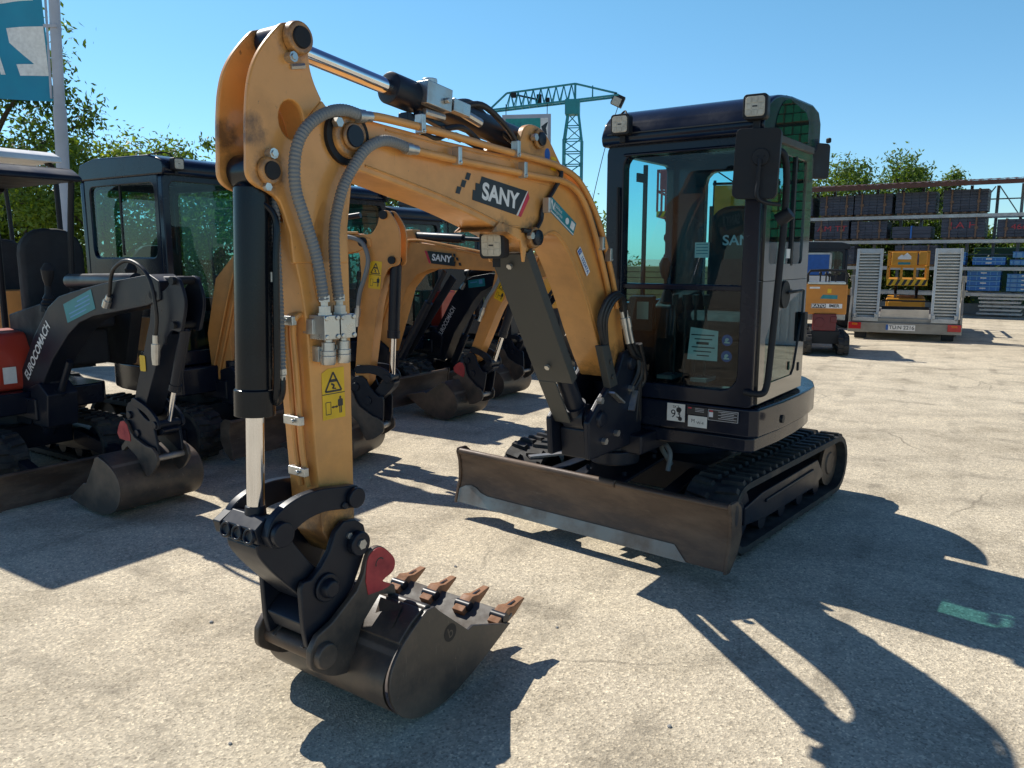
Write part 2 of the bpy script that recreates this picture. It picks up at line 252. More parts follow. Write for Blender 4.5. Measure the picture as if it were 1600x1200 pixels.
# ------------------------------------------------------------------ mesh builder
class MB:
    def __init__(s): s.v = []; s.f = []; s.m = []
    def add(s, verts, faces, mat=0):
        o = len(s.v); s.v += [tuple(v) for v in verts]
        for f in faces: s.f.append(tuple(i + o for i in f)); s.m.append(mat)
        return s
    def box(s, c, size, mat=0, rot=None, taper=None):
        hx, hy, hz = size[0] / 2, size[1] / 2, size[2] / 2
        vs = []
        for z in (-hz, hz):
            k = taper if (taper and z > 0) else 1
            for x, y in ((-hx, -hy), (hx, -hy), (hx, hy), (-hx, hy)):
                v = Vector((x * k, y * k, z))
                if rot is not None: v = rot @ v
                vs.append(v + Vector(c))
        return s.add(vs, [(0, 3, 2, 1), (4, 5, 6, 7), (0, 1, 5, 4), (1, 2, 6, 5), (2, 3, 7, 6), (3, 0, 4, 7)], mat)
    def bar(s, p0, p1, w, h, mat=0, upv=(0, 0, 1)):
        p0 = Vector(p0); p1 = Vector(p1); d = p1 - p0; l = d.length; d.normalize()
        u = Vector(upv)
        if abs(d.dot(u)) > 0.98: u = Vector((0, 1, 0))
        x = d.cross(u).normalized(); z = x.cross(d)
        rot = Matrix((x, d, z)).transposed()
        return s.box((p0 + p1) / 2, (w, l, h), mat, rot)
    def prism(s, poly, a, b, axis='X', mat=0):
        n = len(poly)
        def P(p, t):
            if axis == 'X': return (t, p[0], p[1])
            if axis == 'Y': return (p[0], t, p[1])
            return (p[0], p[1], t)
        vs = [P(p, a) for p in poly] + [P(p, b) for p in poly]
        fs = [tuple(range(n)), tuple(range(2 * n - 1, n - 1, -1))]
        fs += [(i, i + n, (i + 1) % n + n, (i + 1) % n) for i in range(n)]
        return s.add(vs, fs, mat)
    def frame(s, outer, inner, a, b, axis='X', mat=0):
        """a plate with a hole: outer and inner loops with the same number of points"""
        n = len(outer)
        def P(p, t):
            if axis == 'X': return (t, p[0], p[1])
            if axis == 'Y': return (p[0], t, p[1])
            return (p[0], p[1], t)
        vs = [P(p, a) for p in outer] + [P(p, a) for p in inner] + [P(p, b) for p in outer] + [P(p, b) for p in inner]
        fs = []
        for i in range(n):
            j = (i + 1) % n
            fs += [(i, j, n + j, n + i), (2 * n + i, 3 * n + i, 3 * n + j, 2 * n + j), (i, 2 * n + i, 2 * n + j, j), (n + i, n + j, 3 * n + j, 3 * n + i)]
        return s.add(vs, fs, mat)
    def cyl(s, p0, p1, r0, r1=None, n=20, mat=0, caps=True):
        p0 = Vector(p0); p1 = Vector(p1); r1 = r0 if r1 is None else r1
        d = (p1 - p0).normalized()
        u = Vector((0, 0, 1)) if abs(d.z) < 0.9 else Vector((1, 0, 0))
        x = d.cross(u).normalized(); y = d.cross(x)
        vs = []
        for p, r in ((p0, r0), (p1, r1)):
            for i in range(n):
                t = 2 * math.pi * i / n
                vs.append(p + (x * math.cos(t) + y * math.sin(t)) * r)
        fs = [(i, (i + 1) % n, (i + 1) % n + n, i + n) for i in range(n)]
        if caps: fs += [tuple(range(n - 1, -1, -1)), tuple(range(n, 2 * n))]
        return s.add(vs, fs, mat)
    def rod(s, p0, p1, prof, n=20, mat=0):
        """stack of cylinder sections along p0->p1: prof = [(t, r), ...] with t in 0..1"""
        p0 = Vector(p0); p1 = Vector(p1); d = p1 - p0
        dn = d.normalized(); u = Vector((0, 0, 1)) if abs(dn.z) < 0.9 else Vector((1, 0, 0))
        x = dn.cross(u).normalized(); y = dn.cross(x)
        vs = []
        for t, r in prof:
            for i in range(n):
                a = 2 * math.pi * i / n
                vs.append(p0 + d * t + (x * math.cos(a) + y * math.sin(a)) * r)
        fs = []
        for k in range(len(prof) - 1):
            fs += [(k * n + i, k * n + (i + 1) % n, (k + 1) * n + (i + 1) % n, (k + 1) * n + i) for i in range(n)]
        e = (len(prof) - 1) * n
        fs += [tuple(range(n - 1, -1, -1)), tuple(range(e, e + n))]
        return s.add(vs, fs, mat)
    def tube(s, pts, r, n=10, mat=0, sub=6, ridge=0.0, step=None, smooth=True):
        P = [Vector(p) for p in pts]
        if smooth and len(P) > 2:
            Q = []
            for i in range(len(P) - 1):
                a = P[max(i - 1, 0)]; b = P[i]; c = P[i + 1]; d = P[min(i + 2, len(P) - 1)]
                for k in range(sub):
                    t = k / sub
                    Q.append(0.5 * ((2 * b) + (c - a) * t + (2 * a - 5 * b + 4 * c - d) * t * t + (3 * b - a - 3 * c + d) * t ** 3))
            Q.append(P[-1]); P = Q
        if step:
            Q = [P[0]]; acc = 0.0
            for i in range(1, len(P)):
                seg = (P[i] - P[i - 1]).length; pos = 0.0
                while acc + seg - pos >= step:
                    pos += step - acc; acc = 0.0; Q.append(P[i - 1].lerp(P[i], pos / seg))
                acc += seg - pos
            if (Q[-1] - P[-1]).length > 1e-4: Q.append(P[-1])
            P = Q
        vs = []; prev = None
        for i, p in enumerate(P):
            d = (P[min(i + 1, len(P) - 1)] - P[max(i - 1, 0)]).normalized()
            if prev is None:
                u = Vector((0, 0, 1)) if abs(d.z) < 0.9 else Vector((1, 0, 0)); x = d.cross(u).normalized()
            else:
                x = (prev - d * prev.dot(d)).normalized()
            prev = x; y = d.cross(x)
            rr = r[i] if isinstance(r, (list, tuple)) else r * (1 - (ridge if i % 2 else 0))
            for k in range(n):
                t = 2 * math.pi * k / n
                vs.append(p + (x * math.cos(t) + y * math.sin(t)) * rr)
        fs = []
        for i in range(len(P) - 1):
            fs += [(i * n + k, i * n + (k + 1) % n, (i + 1) * n + (k + 1) % n, (i + 1) * n + k) for k in range(n)]
        e = (len(P) - 1) * n
        fs += [tuple(range(n - 1, -1, -1)), tuple(range(e, e + n))]
        return s.add(vs, fs, mat)
    def strip(s, left, right, mat=0):
        n = len(left)
        return s.add(list(left) + list(right), [(i, i + 1, n + i + 1, n + i) for i in range(n - 1)], mat)
    def plate(s, o, ux, uy, poly, mat=0, lift=0.0):
        """flat polygon given in 2D (u, v) on a surface with origin o and axes ux, uy"""
        o = Vector(o); ux = Vector(ux).normalized(); uy = Vector(uy); uy = (uy - ux * uy.dot(ux)).normalized(); nn = ux.cross(uy)
        return s.add([o + ux * p[0] + uy * p[1] + nn * lift for p in poly], [tuple(range(len(poly)))], mat)
    def rect(s, o, ux, uy, w, h, mat=0, lift=0.0, c=(0, 0)):
        return s.plate(o, ux, uy, [(c[0] - w / 2, c[1] - h / 2), (c[0] + w / 2, c[1] - h / 2), (c[0] + w / 2, c[1] + h / 2), (c[0] - w / 2, c[1] + h / 2)], mat, lift)
    def text(s, txt, o, ux, uy, size, mat=0, lift=0.0, bold=0.0, wide=1.0, c=(0, 0), shear=0.0, mirror=False):
        o = Vector(o); ux = Vector(ux).normalized(); uy = Vector(uy); uy = (uy - ux * uy.dot(ux)).normalized(); nn = ux.cross(uy)
        cu = bpy.data.curves.new('lettering', 'FONT'); cu.body = txt; cu.align_x = 'CENTER'; cu.align_y = 'CENTER'; cu.size = size; cu.offset = bold * size; cu.shear = shear
        ob = bpy.data.objects.new('lettering', cu)
        me = bpy.data.meshes.new_from_object(ob)
        k = -1 if mirror else 1
        vs = [o + ux * (v.co.x * wide * k + c[0]) + uy * (v.co.y + c[1]) + nn * lift for v in me.vertices]
        fs = [tuple(p.vertices) if not mirror else tuple(reversed(p.vertices)) for p in me.polygons]
        s.add(vs, fs, mat)
        bpy.data.objects.remove(ob); bpy.data.curves.remove(cu); bpy.data.meshes.remove(me)
        return s
    def xf(s, mtx):
        s.v = [tuple(mtx @ Vector(v)) for v in s.v]; return s
    def cut(s):
        if not hasattr(s, 'cuts'): s.cuts = []
        s.cuts.append((len(s.v), len(s.f))); return s
    def build_each(s, name, mats, parent=None, **kw):
        """one object for each stretch between cut() calls"""
        cs = getattr(s, 'cuts', []); v0 = f0 = 0
        if not cs or cs[-1] != (len(s.v), len(s.f)): cs.append((len(s.v), len(s.f)))
        for v1, f1 in cs:
            q = MB(); q.v = s.v[v0:v1]; q.f = [tuple(i - v0 for i in f) for f in s.f[f0:f1]]; q.m = s.m[f0:f1]
            if q.f: q.build(name, mats, parent, **kw)
            v0, f0 = v1, f1
    def build(s, name, mats, parent=None, bevel=0.0, segs=2, angle=35, recalc=True, smooth=True):
        me = bpy.data.meshes.new(name)
        me.from_pydata(s.v, [], s.f)
        if not isinstance(mats, (list, tuple)): mats = [mats]
        for m in mats: me.materials.append(M[m] if isinstance(m, str) else m)
        me.polygons.foreach_set('material_index', s.m)
        if recalc:
            b = bmesh.new(); b.from_mesh(me); bmesh.ops.recalc_face_normals(b, faces=b.faces); b.to_mesh(me); b.free()
        if smooth:
            me.polygons.foreach_set('use_smooth', [True] * len(me.polygons))
            me.set_sharp_from_angle(angle=R(angle))
        me.update()
        o = bpy.data.objects.new(name, me); col.objects.link(o)
        if parent is not None: o.parent = parent
        if bevel:
            md = o.modifiers.new('edge_rounding', 'BEVEL'); md.width = bevel; md.segments = segs; md.limit_method = 'ANGLE'; md.angle_limit = R(40); md.harden_normals = True
        return o
def thing(name, label, cat, loc=(0, 0, 0), rz=0.0, group=None):
    o = bpy.data.objects.new(name, None); col.objects.link(o)
    o.location = loc; o.rotation_euler = (0, 0, rz); o.empty_display_size = 0.2
    tag(o, label, cat, group); return o
def tag(o, label, cat, group=None, kind=None):
    if label: o['label'] = label
    if cat: o['category'] = cat
    if group: o['group'] = group
    if kind: o['kind'] = kind
    return o
def copy_tree(o, parent=None):
    c = o.copy(); col.objects.link(c); c.parent = parent
    for ch in [x for x in col.objects if x.parent == o]: copy_tree(ch, c)
    return c
def rrect(x0, y0, x1, y1, r, n=5):
    rs = r if isinstance(r, (list, tuple)) else (r, r, r, r)   # BL, BR, TR, TL
    pts = []
    for (cx, cy, a0, q) in ((x0 + rs[0], y0 + rs[0], 180, rs[0]), (x1 - rs[1], y0 + rs[1], 270, rs[1]), (x1 - rs[2], y1 - rs[2], 0, rs[2]), (x0 + rs[3], y1 - rs[3], 90, rs[3])):
        for i in range(n + 1):
            a = R(a0 + 90 * i / n); pts.append((cx + q * math.cos(a), cy + q * math.sin(a)))
    return pts
def arc(cx, cy, r, a0, a1, n=10): return [(cx + r * math.cos(R(a0 + (a1 - a0) * i / n)), cy + r * math.sin(R(a0 + (a1 - a0) * i / n))) for i in range(n + 1)]

# ------------------------------------------------------------------ camera, light, sky
cam = bpy.data.cameras.new('camera'); cam.sensor_width = 36; cam.lens = 27.9; cam.clip_end = 2000; cam.clip_start = 0.05
co = bpy.data.objects.new('camera', cam); col.objects.link(co)
co.location = (0, 0, 1.62); co.rotation_euler = (R(90 - 9.07), 0, 0); scene.camera = co
SUN_DIR = Vector((math.cos(R(-45)), math.sin(R(-45)), 0))          # where light travels on the ground
SUN_EL = R(46)
sd = bpy.data.lights.new('sun', 'SUN'); sd.energy = 5.0; sd.angle = R(0.53); sd.color = (1.0, 0.95, 0.86)
so = bpy.data.objects.new('sun', sd); col.objects.link(so)
dv = Vector((SUN_DIR.x * math.cos(SUN_EL), SUN_DIR.y * math.cos(SUN_EL), -math.sin(SUN_EL)))
so.rotation_euler = dv.to_track_quat('-Z', 'Y').to_euler()
w = bpy.data.worlds.new('World'); scene.world = w; w.use_nodes = True
nt = w.node_tree; nt.nodes.clear()
sky = nt.nodes.new('ShaderNodeTexSky'); sky.sky_type = 'NISHITA'; sky.sun_disc = False
sky.sun_elevation = SUN_EL; sky.sun_rotation = math.atan2(-SUN_DIR.x, -SUN_DIR.y)
sky.air_density = 1.0; sky.dust_density = 0.2; sky.ozone_density = 3.0; sky.altitude = 400
bg = nt.nodes.new('ShaderNodeBackground'); bg.inputs['Strength'].default_value = 0.15
wo = nt.nodes.new('ShaderNodeOutputWorld')
tint = nt.nodes.new('ShaderNodeMix'); tint.data_type = 'RGBA'; tint.blend_type = 'MULTIPLY'; tint.inputs[0].default_value = 1.0
geo_ = nt.nodes.new('ShaderNodeTexCoord'); sep_ = nt.nodes.new('ShaderNodeSeparateXYZ'); nt.links.new(geo_.outputs['Generated'], sep_.inputs[0])
rs_ = ramp(nt, [(0.0, (0.60, 0.86, 1.0)), (0.13, (0.64, 0.90, 1.0)), (0.30, (0.64, 0.99, 1.0)), (0.50, (0.33, 0.42, 0.56)), (0.9, (0.28, 0.36, 0.48))])
nt.links.new(sep_.outputs['Z'], rs_.inputs[0]); nt.links.new(sky.outputs[0], tint.inputs[6]); nt.links.new(rs_.outputs[0], tint.inputs[7])
nt.links.new(tint.outputs[2], bg.inputs[0]); nt.links.new(bg.outputs[0], wo.inputs[0])
scene.view_settings.view_transform = 'Standard'; scene.view_settings.look = 'None'; scene.view_settings.exposure = 0; scene.view_settings.gamma = 1
scene.render.engine = 'CYCLES'
scene.cycles.max_bounces = 10; scene.cycles.transparent_max_bounces = 24

# ------------------------------------------------------------------ ground
g = MB(); 
gn = 60; S = 600
g.add([(-S, -S, 0), (S, -S, 0), (S, S, 0), (-S, S, 0)], [(0, 1, 2, 3)])
go = g.build('ground', 'ground'); tag(go, 'sunlit tan gravelly asphalt of the machine yard', 'ground', kind='structure')
#@@HERO
#@@FLEET
#@@BACK
# ------------------------------------------------------------------ shared excavator pieces
def track(parent, xc, width, half, h, mtx, outward, mats=('rubber', 'black'), pitch=0.088, detail=True, side_frame=True):
    r = h / 2; z0 = r + 0.012
    def loop(rr, hl, n=9):
        pts = []
        for i in range(n + 1):
            a = R(90 - 180 * i / n); pts.append((-(hl - r) - rr * math.cos(a) , z0 + rr * math.sin(a)))
        for i in range(n + 1):
            a = R(-90 + 180 * i / n); pts.append(((hl - r) + rr * math.cos(a), z0 + rr * math.sin(a)))
        return pts
    lug = 0.02 if detail else 0.014
    ro = r - lug; ri = ro - 0.035
    m = MB(); m.frame(loop(ro, half), loop(ri, half), xc - width / 2, xc + width / 2)
    # lugs walk round the outer loop
    straight = 2 * (half - r); per = 2 * straight + 2 * math.pi * r
    n = int(per / pitch)
    for i in range(n):
        for side in (-1, 1):
            s = (i + (0.5 if side > 0 else 0)) * per / n
            if s < straight: y, z, a = -(half - r) + s, z0 + ro, 0.0
            elif s < straight + math.pi * r:
                t = (s - straight) / r; y, z, a = (half - r) + ro * math.sin(t), z0 + ro * math.cos(t), -t
            elif s < 2 * straight + math.pi * r: y, z, a = (half - r) - (s - straight - math.pi * r), z0 - ro, math.pi
            else:
                t = (s - 2 * straight - math.pi * r) / r; y, z, a = -(half - r) - ro * math.sin(t), z0 - ro * math.cos(t), math.pi - t
            rot = Matrix.Rotation(a, 3, 'X') @ Matrix.Rotation(R(8) * side, 3, 'Z')
            nrm = Matrix.Rotation(a, 3, 'X') @ Vector((0, 0, 1))
            m.box(Vector((xc + side * width * 0.255, y, z)) + nrm * lug * 0.40, (width * 0.44, pitch * 0.42, lug * 1.15), 0, rot, taper=0.86)
    t = m.xf(mtx).build('track', mats[0], parent)
    # wheels and side frame
    xo = xc + outward * width * 0.30
    for nm, yy in (('idler', -(half - r)), ('sprocket', half - r)):
        q = MB(); q.rod((xc - width * 0.3, yy, z0), (xc + width * 0.3, yy, z0), [(0, ri * 0.5), (0, ri * 0.96), (0.12, ri * 0.96), (0.14, ri * 0.7), (0.86, ri * 0.7), (0.88, ri * 0.96), (1, ri * 0.96), (1, ri * 0.5), (1.05, ri * 0.45), (1.05, 0.05)], 28)
        q.xf(mtx).build(nm, 'rust' if nm == 'sprocket' else mats[1], t)
    if detail:
        for k in range(4):
            yy = -(half - r) * 0.55 + k * (half - r) * 0.40
            q = MB(); q.rod((xc - width * 0.32, yy, z0 - ri + 0.055), (xc + width * 0.32, yy, z0 - ri + 0.055), [(0, 0.02), (0, 0.055), (0.3, 0.055), (0.32, 0.04), (0.68, 0.04), (0.7, 0.055), (1, 0.055), (1, 0.02)], 16)
            q.xf(mtx).build('roller', mats[1], t)
    if side_frame:
        q = MB(); hl = half - r
        q.prism([(-hl * 0.92, z0 - ri * 0.45), (-hl * 0.5, z0 - ri * 0.62), (hl * 0.55, z0 - ri * 0.62), (hl * 0.80, z0 - ri * 0.3), (hl * 0.62, z0 + ri * 0.52), (-hl * 0.6, z0 + ri * 0.42), (-hl * 0.92, z0 + ri * 0.2)], xc - width * 0.36, xc + width * 0.36)
        q.bar((xc + outward * width * 0.37, -hl * 0.55, z0 + 0.01), (xc + outward * width * 0.37, hl * 0.5, z0 + 0.03), 0.02, 0.02)
        q.xf(mtx).build('track_frame', mats[1], t, bevel=0.008)
    return t
def offset_poly(pts, ths):
    """outline of a bent box beam: centre polyline pts (y, z) with half depths ths"""
    up, dn = [], []
    for i, p in enumerate(pts):
        a = Vector(pts[max(i - 1, 0)]); b = Vector(pts[min(i + 1, len(pts) - 1)])
        d = (b - a).normalized(); n = Vector((-d.y, d.x))
        up.append((p[0] + n.x * ths[i], p[1] + n.y * ths[i])); dn.append((p[0] - n.x * ths[i], p[1] - n.y * ths[i]))
    return up + dn[::-1]
def spline2(pts, sub=5):
    P = [Vector(p) for p in pts]; Q = []
    for i in range(len(P) - 1):
        a = P[max(i - 1, 0)]; b = P[i]; c = P[i + 1]; d = P[min(i + 2, len(P) - 1)]
        for k in range(sub):
            t = k / sub
            v = 0.5 * ((2 * b) + (c - a) * t + (2 * a - 5 * b + 4 * c - d) * t * t + (3 * b - a - 3 * c + d) * t ** 3); Q.append((v.x, v.y))
    Q.append(tuple(P[-1])); return Q
def worklamp(name, parent, c, rot, s=0.1, hood='blackmatte'):
    """square LED work lamp facing local -Y"""
    m = MB(); m.prism(rrect(-s / 2, -s / 2, s / 2, s / 2, s * 0.16), -s * 0.12, s * 0.42, 'Y'); 
    m.box((0, s * 0.55, 0), (s * 0.7, s * 0.3, s * 0.7)); m.bar((0, s * 0.3, -s * 0.5), (0, s * 0.3, -s * 0.85), s * 0.3, s * 0.12)
    mt = Matrix.Translation(Vector(c)) @ rot.to_4x4()
    o = m.xf(mt).build(name, hood, parent, bevel=0.004)
    q = MB(); q.prism(rrect(-s * 0.40, -s * 0.40, s * 0.40, s * 0.40, s * 0.13), -s * 0.15, -s * 0.10, 'Y')
    for i in range(3):
        for j in range(3):
            if i == 1 and j == 1: q.box((0, -s * 0.155, 0), (s * 0.2, s * 0.02, s * 0.06), 1); continue
            q.prism(rrect(-s * 0.11 + (i - 1) * s * 0.25, -s * 0.11 + (j - 1) * s * 0.25, s * 0.11 + (i - 1) * s * 0.25, s * 0.11 + (j - 1) * s * 0.25, s * 0.03, 2), -s * 0.17, -s * 0.14, 'Y')
    q.xf(mt).build('lens', ['lens', 'decalblack'], o, bevel=0.0015, segs=1)
    return o
def warn_sticker(m, o, ux, uy, w, h, mats=(0, 1)):
    """two-panel yellow crush-hazard sticker: background mat mats[0], print mats[1]"""
    y, k = mats
    m.plate(o, ux, uy, [(-w / 2, -h / 2), (w / 2, -h / 2), (w / 2, h / 2), (-w * 0.22, h / 2), (-w / 2, h * 0.42)], y)
    l = 0.0006
    def line(a, b, t):
        d = Vector((b[0] - a[0], b[1] - a[1])); d.normalize(); n = Vector((-d.y, d.x)) * t / 2
        m.plate(o, ux, uy, [(a[0] - n.x, a[1] - n.y), (b[0] - n.x, b[1] - n.y), (b[0] + n.x, b[1] + n.y), (a[0] + n.x, a[1] + n.y)], k, l)
    line((-w / 2, 0), (w / 2, 0), w * 0.03)
    A, B_, C_ = (-w * 0.36, h * 0.05), (w * 0.36, h * 0.05), (0, h * 0.42)
    line(A, B_, w * 0.07); line(B_, C_, w * 0.07); line(C_, A, w * 0.07)
    line((-w * 0.17, h * 0.255), (w * 0.17, h * 0.255), w * 0.10)
    line((-w * 0.09, h * 0.20), (w * 0.04, h * 0.16), w * 0.07); line((w * 0.04, h * 0.16), (-w * 0.04, h * 0.10), w * 0.07); line((-w * 0.05, h * 0.11), (w * 0.12, h * 0.09), w * 0.05)
    for a, b in (((-0.36, -0.16), (-0.14, -0.16)), ((-0.14, -0.16), (-0.14, -0.40)), ((-0.14, -0.40), (-0.36, -0.40)), ((-0.36, -0.40), (-0.36, -0.16))): line((a[0] * w, a[1] * h), (b[0] * w, b[1] * h), w * 0.025)
    line((-w * 0.08, -h * 0.27), (w * 0.16, -h * 0.27), w * 0.05)
    m.plate(o, ux, uy, [(-w * 0.12, -h * 0.27), (-w * 0.03, -h * 0.24), (-w * 0.03, -h * 0.30)], k, l)
    m.plate(o, ux, uy, [(w * 0.19, -h * 0.27), (w * 0.10, -h * 0.30), (w * 0.10, -h * 0.24)], k, l)
    m.plate(o, ux, uy, [(w * 0.29 + w * 0.05 * math.cos(t * 0.785), -h * 0.095 + w * 0.05 * math.sin(t * 0.785)) for t in range(8)], k, l)
    m.rect(o, ux, uy, w * 0.16, h * 0.15, k, l, (w * 0.29, -h * 0.195)); m.rect(o, ux, uy, w * 0.045, h * 0.15, k, l, (w * 0.255, -h * 0.33)); m.rect(o, ux, uy, w * 0.045, h * 0.15, k, l, (w * 0.325, -h * 0.33))
    m.rect(o, ux, uy, w * 0.035, h * 0.13, k, l, (w * 0.195, -h * 0.2)); m.rect(o, ux, uy, w * 0.035, h * 0.13, k, l, (w * 0.385, -h * 0.2))
def pin(m, x0, x1, y, z, r, mat=0): m.rod((x0, y, z), (x1, y, z), [(0, r * 0.75), (0.0, r), (0.9, r), (1, r * 0.8)], 20, mat)

# ------------------------------------------------------------------ the hero mini excavator
# local frame: X = machine left (picture right), Y = backwards, Z = up; origin under the bucket
HZ = R(-36)
hero = thing('mini_excavator', 'large orange and black tracked mini excavator with closed cab in the middle of the yard', 'excavator', (-0.604, 2.757, 0), HZ)
UC = Matrix.Translation((-0.03, 3.0, 0)) @ Matrix.Rotation(R(-4), 4, 'Z')

for sgn in (-1, 1): track(hero, sgn * 0.65, 0.30, 0.95, 0.43, UC, sgn)
m = MB()                                                   # undercarriage between the tracks
m.prism([(-0.50, 0.30), (-0.42, 0.40), (0.42, 0.40), (0.50, 0.30), (0.42, 0.2), (-0.42, 0.2)], -0.46, 0.46, 'Y')
for s in (-1, 1):
    m.bar((s * 0.40, -0.35, 0.31), (s * 0.62, -0.45, 0.28), 0.16, 0.16); m.bar((s * 0.40, 0.35, 0.31), (s * 0.62, 0.45, 0.28), 0.16, 0.16)
m.cyl((0, 0, 0.38), (0, 0, 0.47), 0.34, n=36); m.cyl((0, 0, 0.47), (0, 0, 0.53), 0.30, n=36)
for a in range(18): m.cyl((0.315 * math.cos(a * 0.349), 0.315 * math.sin(a * 0.349), 0.46), (0.315 * math.cos(a * 0.349), 0.315 * math.sin(a * 0.349), 0.485), 0.014, n=6)
m.xf(UC).build('undercarriage_frame', 'black', hero, bevel=0.012)
# dozer blade
bl = [(-1.232, 0.100), (-1.212, 0.165), (-1.190, 0.235), (-1.186, 0.295), (-1.192, 0.36), (-1.208, 0.412), (-1.198, 0.432), (-1.174, 0.432), (-1.158, 0.41), (-1.150, 0.35), (-1.150, 0.29), (-1.160, 0.22), (-1.19, 0.13), (-1.214, 0.098)]
m = MB(); m.prism(bl, -0.90, 0.90)
for s in (-1, 1):
    ep = [(-1.243, 0.092), (-1.224, 0.165), (-1.202, 0.235), (-1.200, 0.30), (-1.204, 0.36), (-1.220, 0.415), (-1.214, 0.442), (-1.14, 0.442), (-1.09, 0.40), (-1.075, 0.25), (-1.12, 0.16), (-1.2, 0.09)]
    m.prism(ep, s * 0.90, s * 0.918)
for x in (-0.42, 0.42): m.prism([(-1.17, 0.13), (-1.16, 0.42), (-1.08, 0.36), (-1.07, 0.16)], x - 0.05, x + 0.05)
m.cyl((0.25, -1.200, 0.418), (-0.90, -1.200, 0.418), 0.021, n=14); m.cyl((0.90, -1.196, 0.416), (0.25, -1.196, 0.416), 0.015, n=14)
m.add([(0.9185, -1.150 + 0.022 * math.cos(t * 0.5236), 0.37 + 0.055 * math.sin(t * 0.5236)) for t in range(12)], [tuple(range(12))], 1)
blade = m.xf(UC).build('dozer_blade', ['rust', 'decalblack'], hero, bevel=0.005)
m = MB(); m.add([(-0.897, -1.2365, 0.099), (0.70, -1.2365, 0.099), (0.62, -1.2155, 0.172), (-0.66, -1.2155, 0.172), (-0.72, -1.212, 0.184), (-0.76, -1.2065, 0.205), (-0.80, -1.2045, 0.213), (-0.85, -1.2065, 0.205), (-0.897, -1.213, 0.18)], [tuple(range(9))])  # bare steel strip; the hump at its left end is a painted sunlit triangle
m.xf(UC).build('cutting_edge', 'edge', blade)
for s in (-1, 1):
    m = MB(); m.bar((s * 0.42, -1.12, 0.24), (s * 0.34, -0.40, 0.30), 0.09, 0.14); m.cyl((s * 0.34 - 0.08, -0.40, 0.30), (s * 0.34 + 0.08, -0.40, 0.30), 0.06)
    m.xf(UC).build('blade_arm', 'black', hero, bevel=0.01)
m = MB(); m.rod((0, -1.12, 0.30), (0, -0.40, 0.40), [(0, 0.03), (0.35, 0.03), (0.35, 0.05), (1, 0.05)], 18); m.xf(UC).build('blade_cylinder', 'black', hero)
m = MB(); m.box((0.02, -0.78, 0.40), (0.34, 0.52, 0.016), 0, Matrix.Rotation(R(7), 3, 'X'))
for x, y in ((-0.1, -0.95), (0.15, -0.95), (-0.1, -0.62), (0.15, -0.62), (0.02, -0.8)): m.cyl((x, y, 0.385 + (y + 1) * 0.12), (x, y, 0.412 + (y + 1) * 0.12), 0.014, n=8)
m.xf(UC).build('cover_plate', 'black', hero, bevel=0.004)
m = MB(); m.tube([(0.30, -0.72, 0.40), (0.30, -0.70, 0.50), (0.25, -0.68, 0.545), (0.20, -0.62, 0.50), (0.20, -0.50, 0.38)], 0.014, 10); m.xf(UC).build('hose', 'hose', hero)
m = MB(); m.tube([(-0.05, -0.75, 0.40), (-0.08, -0.65, 0.48), (-0.10, -0.5, 0.44), (-0.1, -0.3, 0.45)], 0.014, 8); m.tube([(0.03, -0.75, 0.40), (0.02, -0.62, 0.50), (0.0, -0.45, 0.45), (0.0, -0.3, 0.46)], 0.014, 8); m.xf(UC).build('hose', 'blackhose', hero)
m = MB(); m.bar((-0.52, -0.98, 0.40), (-0.20, -0.55, 0.42), 0.05, 0.012); m.xf(UC).build('blade_arm', 'steel', hero)

# upper structure: deck, skirt and engine cover
plan = [(-0.62, 2.42), (-0.50, 2.14), (-0.18, 2.14), (-0.13, 2.10), (0.735, 2.10), (0.775, 2.13), (0.80, 2.45), (0.805, 2.75)]
plan += [(-0.03 + 0.83 * math.cos(R(a)), 2.95 + 0.83 * math.sin(R(a))) for a in range(0, 181, 12)]
m = MB(); m.prism([(-0.03 + (x + 0.03) * 0.965, 3.0 + (y - 3.0) * 0.965) for x, y in plan], 0.60, 0.685, 'Z'); m.prism(plan, 0.688, 0.845, 'Z')
m.cyl((-0.03, 3.0, 0.5), (-0.03, 3.0, 0.62), 0.42, n=32)
deck = m.build('deck', 'blackgloss', hero, bevel=0.014)
m = MB(); m.cyl((0.835, 2.30, 0.775), (0.852, 2.30, 0.775), 0.022, n=16); m.build('lock', 'blackmatte', deck)
cwp = [(-0.05 + 0.72 * math.cos(R(a)), 3.0 + 0.72 * math.sin(R(a))) for a in range(2, 179, 7)]
m = MB(); m.prism(cwp + [(-0.60, 2.55), (-0.20, 2.55), (-0.16, 3.12), (0.62, 3.12)], 0.849, 1.16, 'Z')
m.prism([(-0.03 + (x + 0.03) * 0.97, 3.0 + (y - 3.0) * 0.97) for x, y in cwp + [(-0.58, 2.65), (-0.22, 2.65), (-0.18, 3.14), (0.60, 3.14)]], 1.163, 1.22, 'Z')
m.build('engine_cover', 'blackgloss', hero, bevel=0.03, segs=3)
